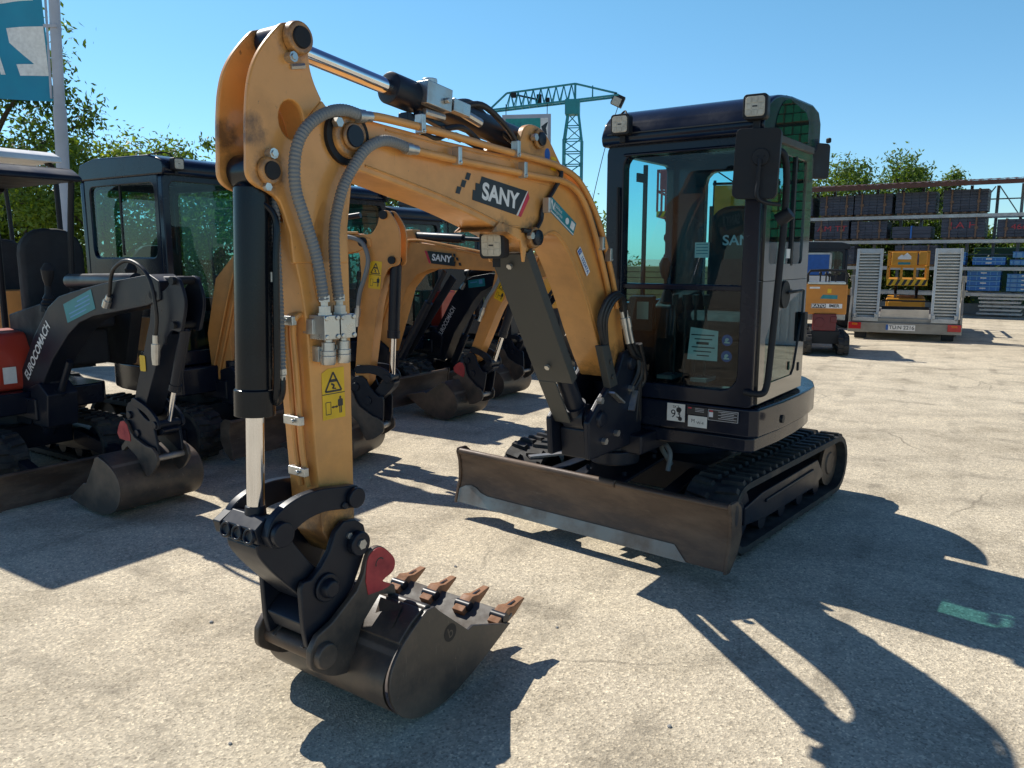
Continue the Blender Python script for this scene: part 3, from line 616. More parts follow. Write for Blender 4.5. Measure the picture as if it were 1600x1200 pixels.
# front panel with the stickers
m = MB()
m.rect((0.335, 2.088, 0.785), (1, 0, 0), (0, 0, 1), 0.105, 0.098, 0); m.rect((0.46, 2.088, 0.748), (1, 0, 0), (0, 0, 1), 0.108, 0.062, 0)
m.text('93', (0.335, 2.088, 0.775), (1, 0, 0), (0, 0, 1), 0.062, 1, 0.001); m.text('SKZ', (0.335, 2.088, 0.815), (1, 0, 0), (0, 0, 1), 0.022, 1, 0.001)
m.plate((0.352, 2.088, 0.80), (1, 0, 0), (0, 0, 1), arc(0, 0, 0.016, 0, 300, 8), 1, 0.0012); m.plate((0.36, 2.088, 0.752), (1, 0, 0), (0, 0, 1), arc(0, 0, 0.012, 0, 320, 8), 1, 0.0012)
m.text('M', (0.435, 2.088, 0.75), (1, 0, 0), (0, 0, 1), 0.028, 1, 0.001); m.text('W-4', (0.475, 2.088, 0.742), (1, 0, 0), (0, 0, 1), 0.022, 1, 0.001)
m.rect((0.60, 2.088, 0.795), (1, 0, 0), (0, 0, 1), 0.165, 0.058, 2); m.rect((0.60, 2.088, 0.795), (1, 0, 0), (0, 0, 1), 0.160, 0.054, 1, 0.0008)
m.rect((0.455, 2.088, 0.806), (1, 0, 0), (0, 0, 1), 0.115, 0.042, 1, 0.0003)
for k in range(5): m.rect((0.625, 2.088, 0.815 - k * 0.009), (1, 0, 0), (0, 0, 1), 0.10 - (k % 2) * 0.03, 0.0022, 2, 0.0014)
m.rect((0.535, 2.088, 0.796), (1, 0, 0), (0, 0, 1), 0.022, 0.026, 2, 0.0014); m.rect((0.535, 2.088, 0.816), (1, 0, 0), (0, 0, 1), 0.02, 0.006, 3, 0.0014); m.rect((0.415, 2.088, 0.82), (1, 0, 0), (0, 0, 1), 0.02, 0.006, 3, 0.0014)
for k in range(3): m.rect((0.47, 2.088, 0.820 - k * 0.008), (1, 0, 0), (0, 0, 1), 0.05, 0.002, 2, 0.0014)
m.build('sticker', ['paper', 'decalblack', 'silver', 'decalred'], deck, recalc=False, smooth=False)

# cab
XL, XR, YF, YB, ZB, ZT = -0.13, 0.745, 2.10, 2.97, 0.848, 2.24
m = MB()
fo = rrect(XL, ZB, XR, ZT, (0.02, 0.02, 0.06, 0.06), 4); fi = rrect(XL + 0.105, 0.93, XR - 0.085, 2.17, (0.09, 0.09, 0.07, 0.07), 4)
m.frame(fo, fi, YF, YF + 0.075, 'Y')
# left side and rear walls
m.frame(rrect(YF + 0.076, ZB, YB - 0.07, ZT, 0.01, 3), rrect(YF + 0.13, 1.36, YB - 0.10, 2.18, 0.05, 3), XL, XL + 0.05, 'X')
m.frame(rrect(XL + 0.002, ZB, XR - 0.002, ZT, 0.03, 3), rrect(XL + 0.24, 1.20, XR - 0.12, 2.14, 0.07, 3), YB - 0.06, YB, 'Y')
# right side: door frame posts
m.frame(rrect(YF + 0.076, ZB, YB - 0.062, ZT, 0.01, 3), rrect(YF + 0.12, ZB + 0.06, YB - 0.14, ZT - 0.03, 0.03, 3), XR - 0.05, XR - 0.004, 'X')
m.box(((XL + XR) / 2, (YF + YB) / 2, ZB + 0.03), (XR - XL - 0.1, YB - YF - 0.14, 0.05))
m.box(((XL + XR) / 2 + 0.01, YF + 0.045, 1.462), (XR - XL - 0.17, 0.055, 0.032))
m.bar((XL + 0.11, YF - 0.01, 2.168), (XR - 0.09, YF - 0.01, 2.168), 0.02, 0.016)
cab = m.build('cab', 'blackgloss', hero, bevel=0.012)
# roof with rounded visor
rp = spline2([(YF - 0.035, 2.215), (YF - 0.05, 2.265), (YF - 0.02, 2.325)], 3) + spline2([(YF - 0.015, 2.335), (YF + 0.05, 2.385), (YF + 0.17, 2.425), (YF + 0.38, 2.45)], 4) + [(YB - 0.12, 2.462), (YB + 0.0, 2.44), (YB + 0.05, 2.38), (YB + 0.055, 2.215)]
m = MB(); m.prism(rp, XL - 0.012, XR + 0.012)
roof = m.build('roof', 'blackgloss', cab, bevel=0.02, segs=3)
m = MB(); m.bar((XL + 0.03, YF - 0.048, 2.275), (XR - 0.03, YF - 0.048, 2.275), 0.012, 0.006); m.build('seam', 'cover', cab)
m = MB(); m.box((XR - 0.1, YB - 0.3, 2.475), (0.05, 0.05, 0.03)); m.tube([(XL + 0.05, YF + 0.02, 2.37), (XL + 0.08, YF + 0.05, 2.41), (XL + 0.12, YF + 0.0, 2.36)], 0.006, 6)
m.tube([(XR - 0.06, YF - 0.03, 2.365), (XR - 0.03, YF, 2.39), (XR + 0.0, YF + 0.05, 2.38)], 0.007, 6); m.build('roof_fitting', 'blackmatte', cab, bevel=0.004)
# quarter window in the roof side, rail below it
qw = arc(YF + 0.34, 2.19, 0.235, 180, 92, 9) + [(YB - 0.26, 2.40), (YB - 0.20, 2.36), (YB - 0.20, 2.235), (YF + 0.16, 2.235)]
qw = [(y, max(z, 2.225)) for y, z in qw]
m = MB(); m.prism(qw, XR + 0.011, XR + 0.0145); m.build('quarter_window', paint('smoked_glass', (0.008, 0.018, 0.018), dirt=(0.03, 0.03, 0.03), amt=0.1, rough=0.02, spots=0.0, scale=3, vary=0.0), cab)
# glass
m = MB(); m.add([(XL + 0.09, YF + 0.035, 1.478), (XR - 0.07, YF + 0.035, 1.478), (XR - 0.07, YF + 0.035, 2.19), (XL + 0.09, YF + 0.035, 2.19)], [(0, 1, 2, 3)]); m.build('windscreen', 'glass', cab)
m = MB(); m.add([(XL + 0.09, YF + 0.035, 0.91), (XR - 0.07, YF + 0.035, 0.91), (XR - 0.07, YF + 0.035, 1.446), (XL + 0.09, YF + 0.035, 1.446)], [(0, 1, 2, 3)]); lowglass = m.build('lower_windscreen', 'glassdark', cab)
m = MB(); m.add([(XL + 0.025, YF + 0.13, 1.34), (XL + 0.025, YB - 0.09, 1.34), (XL + 0.025, YB - 0.09, 2.19), (XL + 0.025, YF + 0.13, 2.18)], [(0, 1, 2, 3)]); m.box((XL + 0.028, YF + 0.42, 1.76), (0.02, 0.022, 0.8), 1); m.box((XL + 0.035, YF + 0.36, 2.08), (0.012, 0.12, 0.05), 1)
m.build('side_window', ['glass', 'blackmatte'], cab)
m = MB(); m.add([(XL + 0.22, YB - 0.03, 1.18), (XR - 0.10, YB - 0.03, 1.18), (XR - 0.10, YB - 0.03, 2.16), (XL + 0.22, YB - 0.03, 2.16)], [(0, 1, 2, 3)]); rw = m.build('rear_window', 'glass', cab)
m = MB()
m.rect((0.44, YB - 0.012, 1.84), (-1, 0, 0), (0, 0, 1), 0.36, 0.30, 1)
m.text('Niklaus', (0.41, YB - 0.012, 1.895), (-1, 0, 0), (0, 0, 1), 0.075, 0, 0.002, bold=0.012); m.text('Baugeräte', (0.41, YB - 0.012, 1.825), (-1, 0, 0), (0, 0, 1), 0.065, 0, 0.002, bold=0.012); m.text('mieten', (0.42, YB - 0.012, 1.745), (-1, 0, 0), (0, 0, 1), 0.055, 2, 0.002, bold=0.02)
m.build('lettering', ['paper', glass('yellow_film', (0.75, 0.72, 0.34), 0.0), 'teal'], rw, recalc=False, smooth=False)
# stickers inside the lower windscreen
m = MB()
m.plate((0.45, YF + 0.042, 1.16), (1, 0, 0), (0, 0.0, 1), [(-0.085, -0.085), (0.085, -0.085), (0.085, 0.075), (-0.07, 0.09)], 0)
for k in range(6): m.rect((0.45, YF + 0.042, 1.21 - k * 0.022), (1, 0, 0), (0, 0, 1), 0.13 - (k % 3) * 0.03, 0.006 if k != 2 else 0.014, 2, 0.001, (0.004 * (k % 2), 0))
for z in (1.19, 1.105):
    m.plate((0.585, YF + 0.042, z), (1, 0, 0), (0, 0, 1), arc(0, 0, 0.03, 0, 345, 16), 1); m.plate((0.585, YF + 0.042, z), (1, 0, 0), (0, 0, 1), arc(0, 0, 0.012, 20, 250, 7), 0, 0.001); m.rect((0.585, YF + 0.042, z - 0.012), (1, 0, 0), (0, 0, 1), 0.03, 0.008, 0, 0.001)
m.build('sticker', ['paper', 'signblue', 'decalblack'], lowglass, recalc=False, smooth=False)
m = MB(); m.rect((0.36, YF + 0.030, 1.80), (1, 0, 0), (0, 0, 1), 0.02, 0.2, 0); m.rect((0.315, YF + 0.03, 1.66), (1, 0, 0), (0, 0, 1), 0.085, 0.085, 1)
for k in range(4): m.rect((0.315, YF + 0.03, 1.692 - k * 0.017), (1, 0, 0), (0, 0, 1), 0.07, 0.004, 2, 0.001)
m.xf(Matrix.Translation((0, 0.28, 0))).build('sticker', ['cover', 'paper', 'teal'], cab, recalc=False, smooth=False)
# wiper
m = MB(); m.bar((-0.035, YF - 0.012, 1.30), (-0.040, YF - 0.012, 1.95), 0.012, 0.01); m.bar((-0.04, YF - 0.016, 1.5), (-0.046, YF - 0.016, 2.0), 0.008, 0.02); m.build('wiper', 'blackmatte', cab)
# door with windows and handle
XD = XR + 0.012
m = MB()
o1 = rrect(YF + 0.05, ZB + 0.02, YB - 0.06, 2.20, (0.05, 0.05, 0.05, 0.05), 4)
def doorpane(o, y0, z0, y1, z1): pass
# door skin in three bands so that both window openings are real
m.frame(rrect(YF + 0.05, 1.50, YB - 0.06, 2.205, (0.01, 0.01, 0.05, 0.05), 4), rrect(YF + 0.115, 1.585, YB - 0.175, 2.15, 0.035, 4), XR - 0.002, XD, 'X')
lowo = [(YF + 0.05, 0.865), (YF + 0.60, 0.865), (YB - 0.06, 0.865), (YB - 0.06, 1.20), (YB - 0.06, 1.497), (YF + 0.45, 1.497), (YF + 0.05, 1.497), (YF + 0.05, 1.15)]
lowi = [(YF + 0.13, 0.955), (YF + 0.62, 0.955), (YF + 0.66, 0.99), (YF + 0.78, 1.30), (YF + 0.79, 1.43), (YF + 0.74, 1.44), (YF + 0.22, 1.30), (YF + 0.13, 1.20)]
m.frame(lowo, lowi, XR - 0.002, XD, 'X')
door = m.build('door', paint('door_tan_sheen', (0.055, 0.052, 0.046), dirt=(0.16, 0.145, 0.12), amt=0.35, rough=0.16, scale=3.5, spots=0.2, coat=0.9), cab, bevel=0.006)  # base browned to paint in the tan reflection of the ground
m = MB(); m.add([(XR + 0.004, YF + 0.10, 1.57), (XR + 0.004, YB - 0.16, 1.57), (XR + 0.004, YB - 0.16, 2.17), (XR + 0.004, YF + 0.10, 2.17)], [(0, 1, 2, 3)]); m.box((XR + 0.008, YF + 0.50, 1.865), (0.012, 0.03, 0.58), 1)
m.box((XR + 0.006, YB - 0.42, 1.64), (0.006, 0.06, 0.05), 2); m.build('door_window', ['glassdark', 'blackmatte', 'paper'], door)
m = MB(); m.prism([(y + (0.01 if y > YF + 0.4 else -0.01), z) for y, z in lowi], XR + 0.002, XR + 0.005); m.build('door_window', 'glassdark', door)
m = MB(); m.cyl((XD, YF + 0.40, 1.42), (XD + 0.012, YF + 0.40, 1.42), 0.075, n=26); m.tube([(XD + 0.02, YF + 0.40, 1.43), (XD + 0.035, YF + 0.5, 1.435), (XD + 0.03, YF + 0.62, 1.435)], 0.009, 8); m.build('handle', 'blackmatte', door, bevel=0.003)
m = MB(); m.box((XD + 0.012, YB - 0.10, 1.22), (0.02, 0.06, 0.17)); m.cut(); m.box((XD + 0.02, YF + 0.66, 1.0), (0.012, 0.02, 0.05)); m.build_each('hinge', 'blackmatte', door, bevel=0.004)
m = MB(); m.bar((XD + 0.004, YF + 0.06, 2.212), (XD + 0.004, YB - 0.1, 2.212), 0.02, 0.035); m.build('rail', 'cover', cab, bevel=0.004)
# grab bar along the front corner
m = MB(); m.tube([(XD - 0.02, YF + 0.0, 2.11), (XD + 0.035, YF + 0.02, 2.135), (XD + 0.075, YF + 0.06, 2.10), (XD + 0.08, YF + 0.09, 1.9), (XD + 0.07, YF + 0.07, 1.5), (XD + 0.055, YF + 0.05, 1.1), (XD + 0.05, YF + 0.03, 0.965), (XD + 0.03, YF + 0.0, 0.93), (XD - 0.05, YF - 0.01, 0.935)], 0.017, 12)
m.cyl((XD + 0.05, YF + 0.085, 1.80), (XD + 0.11, YF + 0.085, 1.84), 0.038, 0.03, n=16)
gb = m.build('grab_bar', 'blackmatte', cab)
# mirrors
m = MB(); m.prism(rrect(-0.105, -0.165, 0.105, 0.165, (0.03, 0.03, 0.025, 0.025), 4), 0, 0.045, 'Y'); m.cyl((0.02, -0.012, 0.03), (0.02, 0.02, 0.03), 0.04, 0.046, n=18); m.tube([(0.02, -0.02, 0.02), (0.02, -0.03, -0.08), (0.03, -0.03, -0.17), (0.12, 0.06, -0.19)], 0.010, 8)
for q in (-0.012, 0.016): m.cyl((0.02 + q, -0.016, 0.032), (0.02 + q, -0.008, 0.032), 0.005, n=8)
mt = Matrix.Translation((0.745, YF - 0.10, 2.065)) @ Matrix.Rotation(R(10), 4, 'Z') @ Matrix.Rotation(R(2), 4, 'Y')
mi = m.xf(mt).build('mirror', 'blackmatte', cab, bevel=0.008)
m = MB(); m.prism(rrect(-0.095, -0.155, 0.095, 0.155, 0.025, 4), 0.046, 0.048, 'Y'); m.xf(mt).build('mirror_glass', 'chrome', mi)
m = MB(); m.prism(rrect(-0.07, -0.10, 0.07, 0.10, 0.02, 3), 0, 0.04, 'Y'); m.box((0.07, 0.02, 0.12), (0.02, 0.03, 0.03)); m.bar((-0.06, 0.0, 0.0), (-0.16, -0.02, 0.0), 0.02, 0.03)
m.xf(Matrix.Translation((XR + 0.03, YB + 0.03, 2.17)) @ Matrix.Rotation(R(62), 4, 'Z')).build('mirror', 'blackmatte', cab, bevel=0.008)
# roof lamps
worklamp('work_lamp', cab, (XL + 0.135, YF - 0.10, 2.315), Matrix.Rotation(R(6), 3, 'Z') @ Matrix.Rotation(R(0), 3, 'X'), 0.105)
worklamp('work_lamp', cab, (XR - 0.015, YF - 0.10, 2.33), Matrix.Rotation(R(6), 3, 'Z'), 0.115)
m = MB()
for z in (2.04, 1.95, 1.86, 1.8): m.cyl((XL - 0.012, YF + 0.06, z), (XL - 0.012, YF + 0.06, z + 0.03), 0.012, n=8); m.cut()
m.build_each('hinge', 'blackmatte', cab)
# interior: seat, consoles, levers, pedals
m = MB(); m.prism(spline2([(2.50, 1.18), (2.48, 1.26), (2.58, 1.31), (2.80, 1.29), (2.92, 1.30), (2.95, 1.2), (2.9, 1.15), (2.6, 1.14)], 3), 0.14, 0.56)
m.prism([(2.60, 0.90), (2.60, 1.14), (2.95, 1.14), (2.95, 0.90)], 0.18, 0.52)
seat = m.build('seat', 'seat', cab, bevel=0.03, segs=3)
m = MB(); bkp = rrect(0.14, 1.26, 0.56, 1.93, (0.04, 0.04, 0.13, 0.13), 5); m.prism(bkp, 2.90, 2.99, 'Y'); m.xf(Matrix.Translation((0, 0, 0))).build('backrest', 'seat', seat, bevel=0.035, segs=3)
m = MB(); m.text('SANY', (0.36, 2.895, 1.72), (1, 0, 0), (0, 0, 1), 0.085, 0, 0.002, bold=0.02, wide=1.1); m.build('lettering', 'silver', seat, recalc=False, smooth=False)
for x in (0.08, 0.60):
    m = MB(); m.prism([(2.45, 0.9), (2.42, 1.34), (2.5, 1.38), (2.85, 1.42), (2.92, 1.36), (2.92, 0.9)], x - 0.06, x + 0.06); m.build('console', 'blackmatte', cab, bevel=0.02)
    m = MB(); m.tube([(x, 2.48, 1.37), (x, 2.46, 1.46), (x, 2.44, 1.52)], 0.012, 8); m.rod((x, 2.445, 1.50), (x, 2.43, 1.62), [(0, 0.02), (0.3, 0.03), (0.7, 0.034), (1, 0.015)], 12); m.cyl((x, 2.48, 1.365), (x, 2.47, 1.43), 0.045, 0.02, n=14); m.build('joystick', 'blackmatte', cab)
for x in (0.24, 0.30, 0.36, 0.42):
    m = MB(); m.tube([(x, 2.25, 0.93), (x + 0.005, 2.24, 1.15), (x + 0.01, 2.22, 1.36)], 0.008, 8); m.cyl((x + 0.01, 2.22, 1.36), (x + 0.012, 2.215, 1.42), 0.016, 0.018, n=10); m.build('lever', 'blackmatte', cab)
m = MB(); m.box((0.22, 2.24, 0.96), (0.09, 0.14, 0.02)); m.cut(); m.box((0.42, 2.24, 0.96), (0.09, 0.14, 0.02)); m.cut(); m.box((0.52, 2.25, 0.91), (0.2, 0.12, 0.015)); m.build_each('pedal', 'steel', cab)
m = MB(); m.box((0.0, 2.32, 1.30), (0.14, 0.14, 0.2), 0, Matrix.Rotation(R(20), 3, 'Z')); m.rect((0.02, 2.246, 1.32), (1, 0, 0), (0, 0, 1), 0.11, 0.1, 1); m.build('display', ['blackmatte', 'alu'], cab, bevel=0.01)
# cable guards at the left front corner of the cab
m = MB(); m.tube([(XL + 0.03, YF - 0.03, 0.9), (XL + 0.0, YF - 0.02, 1.2), (XL - 0.02, YF + 0.0, 1.5)], 0.012, 8); m.build('hose', 'blackhose', hero)

# swing post
m = MB()
pp = [(1.52, 0.60), (1.50, 0.80), (1.62, 0.90), (1.80, 1.02), (1.86, 1.12), (1.98, 1.13), (2.04, 1.04), (2.07, 0.85), (2.10, 0.6)]
for x0, x1 in ((-0.13, -0.095), (0.095, 0.13)): m.prism(pp, x0, x1)
m.prism([(1.60, 0.58), (1.58, 0.74), (1.75, 0.82), (2.08, 0.8), (2.12, 0.58)], -0.094, 0.094)
m.cyl((0, 2.02, 0.50), (0, 2.02, 0.92), 0.105, n=24); m.cyl((0, 2.02, 0.48), (0, 2.02, 0.56), 0.14, n=24); m.cyl((0, 2.02, 0.86), (0, 2.02, 0.95), 0.13, n=24)
pin(m, -0.15, 0.15, 1.94, 1.06, 0.045); pin(m, -0.15, 0.15, 1.62, 0.80, 0.05)
m.prism([(1.95, 0.55), (1.95, 0.66), (2.35, 0.66), (2.35, 0.55)], -0.26, 0.2)
m.box((-0.22, 2.25, 0.72), (0.3, 0.5, 0.28)); m.bar((-0.30, 1.95, 0.95), (-0.26, 2.0, 0.62), 0.05, 0.05); m.bar((-0.34, 2.1, 0.60), (-0.30, 2.05, 0.92), 0.04, 0.06)
post = m.build('swing_post', 'black', hero, bevel=0.012)
m = MB()
for y, z, x in ((1.60, 0.90, 0.135), (1.93, 0.92, 0.135), (1.78, 0.70, 0.135), (1.65, 0.68, 0.135)): m.cyl((x - 0.01, y, z), (x + 0.018, y, z), 0.018, n=6); m.cut()
m.build_each('bolt', 'zinc', post)
m = MB(); m.bar((0.14, 1.70, 0.93), (0.14, 1.82, 0.86), 0.05, 0.01); m.cut(); m.bar((0.14, 1.98, 0.90), (0.15, 1.92, 0.80), 0.035, 0.012); m.build_each('grease_plate', 'zinc', post)

# boom
BX = 0.092
boomp = spline2([(-0.02, 2.082), (-0.070, 2.062), (-0.096, 2.010), (-0.082, 1.950), (-0.030, 1.918)], 4)[:-1] + spline2([(0.0, 1.910), (0.14, 1.886), (0.30, 1.855), (0.48, 1.818), (0.62, 1.785), (0.80, 1.735), (0.95, 1.690), (1.01, 1.645), (1.06, 1.640), (1.11, 1.680), (1.18, 1.722), (1.256, 1.713), (1.34, 1.650), (1.405, 1.575), (1.511, 1.424), (1.600, 1.265), (1.700, 1.11), (1.785, 0.995)], 2) + [(1.86, 0.985), (1.92, 1.02), (1.955, 1.08)] + spline2([(1.925, 1.18), (1.875, 1.34), (1.805, 1.515), (1.70, 1.70), (1.61, 1.82), (1.525, 1.912), (1.42, 1.975), (1.30, 2.02)], 3) + [(0.94, 2.045), (0.78, 2.042), (0.48, 2.052), (0.14, 2.072)]
m = MB(); m.prism(boomp, -BX, BX)
lug = spline2([(0.88, 2.03), (0.955, 2.10), (0.99, 2.165), (1.05, 2.185), (1.13, 2.172), (1.19, 2.130), (1.26, 2.06), (1.34, 1.99)], 3) + [(1.25, 1.93), (0.95, 1.95)]
for s in (-1, 1): m.prism(lug, s * 0.062, s * 0.094)
m.cyl((BX, -0.013, 2.009), (BX + 0.020, -0.013, 2.009), 0.072, 0.066, n=32); m.cyl((-BX, -0.013, 2.009), (-BX - 0.020, -0.013, 2.009), 0.072, 0.066, n=32)
m.cyl((BX + 0.02, -0.013, 2.009), (BX + 0.034, -0.013, 2.009), 0.045, n=28)
for s in (-1, 1): m.cyl((s * BX, 1.045, 1.705), (s * (BX + 0.028), 1.045, 1.705), 0.05, 0.045, n=24); m.cyl((s * 0.094, 1.091, 2.128), (s * 0.112, 1.091, 2.128), 0.042, n=24)
boom = m.build('boom', 'orange', hero, bevel=0.007, segs=3)
m = MB(); m.cyl((BX + 0.034, -0.013, 2.009), (BX + 0.040, -0.013, 2.009), 0.036, 0.034, n=24); m.cut(); pin(m, BX + 0.02, BX + 0.045, 1.045, 1.705, 0.034); m.cut(); pin(m, 0.10, 0.122, 1.091, 2.128, 0.029); m.build_each('pin', 'black', boom)
m = MB()
for y, z, x in ((-0.075, 2.045, BX + 0.012), (0.998, 1.712, BX + 0.02), (1.035, 2.128, 0.104)): m.cyl((x, y, z), (x + 0.022, y, z), 0.016, n=6); m.cut()
m.build_each('bolt', 'zinc', boom)
m = MB(); m.add([(0.0945, 1.165 + 0.022 * math.cos(t * 0.5236), 2.071 + 0.028 * math.sin(t * 0.5236)) for t in range(12)], [tuple(range(12))]); m.build('hole', 'signblue', boom)
# weld beads along the lower edges of the boom and round the bosses
wb = [(0.06, 1.912), (0.30, 1.868), (0.48, 1.832), (0.62, 1.800), (0.80, 1.752), (0.96, 1.705)]
m = MB(); m.tube([(BX - 0.001, y, z + 0.012) for y, z in wb], 0.0055, 6, ridge=0.25, sub=14); m.build('weld_bead', 'orange', boom)
wb = [(1.12, 1.705), (1.20, 1.735), (1.27, 1.725), (1.36, 1.655), (1.425, 1.585), (1.53, 1.432), (1.62, 1.275), (1.72, 1.12)]
m = MB(); m.tube([(BX - 0.001, y, z) for y, z in wb], 0.0055, 6, ridge=0.25, sub=14); m.build('weld_bead', 'orange', boom)
m = MB(); m.tube([(BX - 0.001, y, z) for y, z in ((0.16, 2.052), (0.48, 2.034), (0.78, 2.024), (0.90, 2.02))], 0.005, 6, ridge=0.25, sub=20); m.build('weld_bead', 'orange', boom)
# main decal
UX = (0, 0.985, -0.115); UY = (0, 0.115, 0.985); XO = BX + 0.0015
m = MB(); oD = (XO, 0.80, 1.865)
m.plate(oD, UX, UY, [(-0.165, -0.040), (0.135, -0.052), (0.205, 0.062), (-0.115, 0.062), (-0.125, 0.030), (-0.150, 0.030), (-0.150, 0.0), (-0.165, 0.0)], 0)
m.plate(oD, UX, UY, [(0.150, -0.054), (0.172, -0.055), (0.226, 0.035), (0.212, 0.062)], 1, 0.0004); m.plate(oD, UX, UY, [(0.137, -0.052), (0.149, -0.053), (0.211, 0.062), (0.206, 0.062)], 2, 0.0004)
for cx, cy in ((-0.20, 0.045), (-0.225, 0.012), (-0.252, -0.018)): m.plate(oD, UX, UY, [(cx - 0.018, cy - 0.014), (cx + 0.008, cy - 0.014), (cx + 0.018, cy + 0.014), (cx - 0.008, cy + 0.014)], 0)
m.text('SANY', oD, UX, UY, 0.092, 2, 0.0008, bold=0.035, wide=1.08, c=(0.018, 0.004))
m.build('decal', ['decalblack', 'decalred', 'white'], boom, recalc=False, smooth=False)
# teal dealer sticker
UX2 = Vector((0, 1.421 - 1.203, 1.776 - 1.890)).normalized(); UY2 = Vector((0, -UX2.z, UX2.y))
m = MB(); oN = (XO, 1.297, 1.806); w2, h2 = 0.245, 0.066
m.rect(oN, UX2, UY2, w2, h2, 0); m.text('N', oN, UX2, UY2, 0.05, 1, 0.0005, bold=0.02, c=(-0.098, 0.004)); m.text('Niklaus', oN, UX2, UY2, 0.022, 1, 0.0005, c=(-0.045, 0.014)); m.text('Baugeräte', oN, UX2, UY2, 0.020, 1, 0.0005, c=(-0.040, -0.005))
m.text('Tel. 07071', oN, UX2, UY2, 0.012, 1, 0.0005, c=(-0.04, -0.024)); m.plate(oN, UX2, UY2, [(0.045 + 0.016 * math.cos(t * 0.524), 0.002 + 0.016 * math.sin(t * 0.524)) for t in range(12)], 1, 0.0005)
m.rect(oN, UX2, UY2, w2, 0.005, 1, 0.0004, (0, -0.026)); m.rect(oN, UX2, UY2, 0.036, 0.036, 1, 0.0005, (0.096, 0.006))
m.build('sticker', ['teal', 'white', 'decalblack'], boom, recalc=False, smooth=False)
UX3 = Vector((0, 0.078, -0.10)).normalized(); UY3 = Vector((0, -UX3.z, UX3.y))
m = MB(); o3 = (BX + 0.0075, 1.482, 1.60); m.rect(o3, UX3, UY3, 0.155, 0.036, 0); m.text('152247A', o3, UX3, UY3, 0.028, 1, 0.0005, bold=0.02, c=(0.02, 0)); m.rect(o3, UX3, UY3, 0.026, 0.03, 2, 0.0005, (-0.06, 0)); m.text('G', o3, UX3, UY3, 0.02, 0, 0.001, c=(-0.06, 0))
m.build('sticker', ['white', 'signblue', 'signblue'], boom, recalc=False, smooth=False)
m = MB(); m.plate((0.0955, 1.215, 2.035), (0, 1, -0.1), (0, 0.1, 1), [(-0.022, -0.03), (0.024, -0.03), (0.018, 0.03), (-0.022, 0.03)], 0); m.text('P', (0.0955, 1.215, 2.035), (0, 1, -0.1), (0, 0.1, 1), 0.034, 1, 0.0006, bold=0.01); m.build('sticker', ['warnyellow', 'decalblack'], boom, recalc=False, smooth=False)
# steel pipes on the boom and their clamps
m = MB(); m.tube([(0.125, 0.03, 2.075), (0.125, 0.12, 2.083), (0.122, 0.46, 2.07), (0.12, 0.80, 2.05), (0.12, 1.10, 2.035), (0.12, 1.22, 2.022), (0.12, 1.38, 1.98), (0.12, 1.52, 1.87), (0.115, 1.64, 1.72), (0.11, 1.75, 1.52), (0.105, 1.82, 1.36)], 0.0145, 12); m.build('pipe', 'orange', boom)
m = MB(); m.tube([(0.125, 0.245, 1.995), (0.122, 0.46, 1.985), (0.12, 0.80, 1.975), (0.12, 1.10, 1.965), (0.12, 1.24, 1.962), (0.12, 1.36, 1.935), (0.12, 1.45, 1.87), (0.115, 1.56, 1.73), (0.11, 1.68, 1.52), (0.105, 1.76, 1.36)], 0.0145, 12); m.build('pipe', 'orange', boom)
m = MB(); m.tube([(0.10, 1.235, 2.03), (0.12, 1.24, 1.99), (0.108, 1.20, 1.92), (0.104, 1.12, 1.84), (0.104, 1.10, 1.78), (0.108, 1.04, 1.735), (0.104, 0.96, 1.735)], 0.011, 8); m.tube([(0.06, 1.24, 2.04), (0.075, 1.34, 1.99), (0.08, 1.48, 1.90), (0.085, 1.60, 1.77), (0.09, 1.70, 1.60), (0.09, 1.80, 1.42)], 0.013, 8); m.build('hose', 'blackhose', boom)
m = MB()
for y, z in ((0.50, 1.985), (0.93, 1.97), (0.88, 2.05), (0.30, 2.075), (1.60, 1.675), (1.68, 1.62), (1.115, 1.835)): m.box((0.128, y, z + 0.012), (0.035, 0.022, 0.066)); m.cyl((0.142, y, z - 0.012), (0.152, y, z - 0.012), 0.007, n=6); m.cut()
m.build_each('pipe_clamp', 'zinc', boom, bevel=0.003)
# boom lamp in its folded bracket
m = MB(); lx = 0.0
m.prism([(0.745, 1.727), (0.81, 1.765), (0.96, 1.735), (1.03, 1.705), (1.00, 1.60), (0.985, 1.60), (0.972, 1.69), (0.84, 1.732)], -0.10, -0.088)
m.prism([(0.745, 1.72), (0.80, 1.765), (0.95, 1.74), (1.01, 1.705), (0.985, 1.60), (0.975, 1.60), (0.955, 1.69), (0.85, 1.725)], 0.088, 0.10)
m.add([(-0.10, 0.745, 1.724), (0.10, 0.745, 1.724), (0.10, 0.84, 1.765), (-0.10, 0.84, 1.765)], [(0, 1, 2, 3)]); m.bar((0, 0.79, 1.752), (0, 0.96, 1.75), 0.19, 0.008)
m.build('lamp_bracket', 'orange', boom, bevel=0.003)
worklamp('work_lamp', boom, (0.0, 0.885, 1.672), Matrix.Rotation(R(12), 3, 'Z') @ Matrix.Rotation(R(4), 3, 'X'), 0.115)
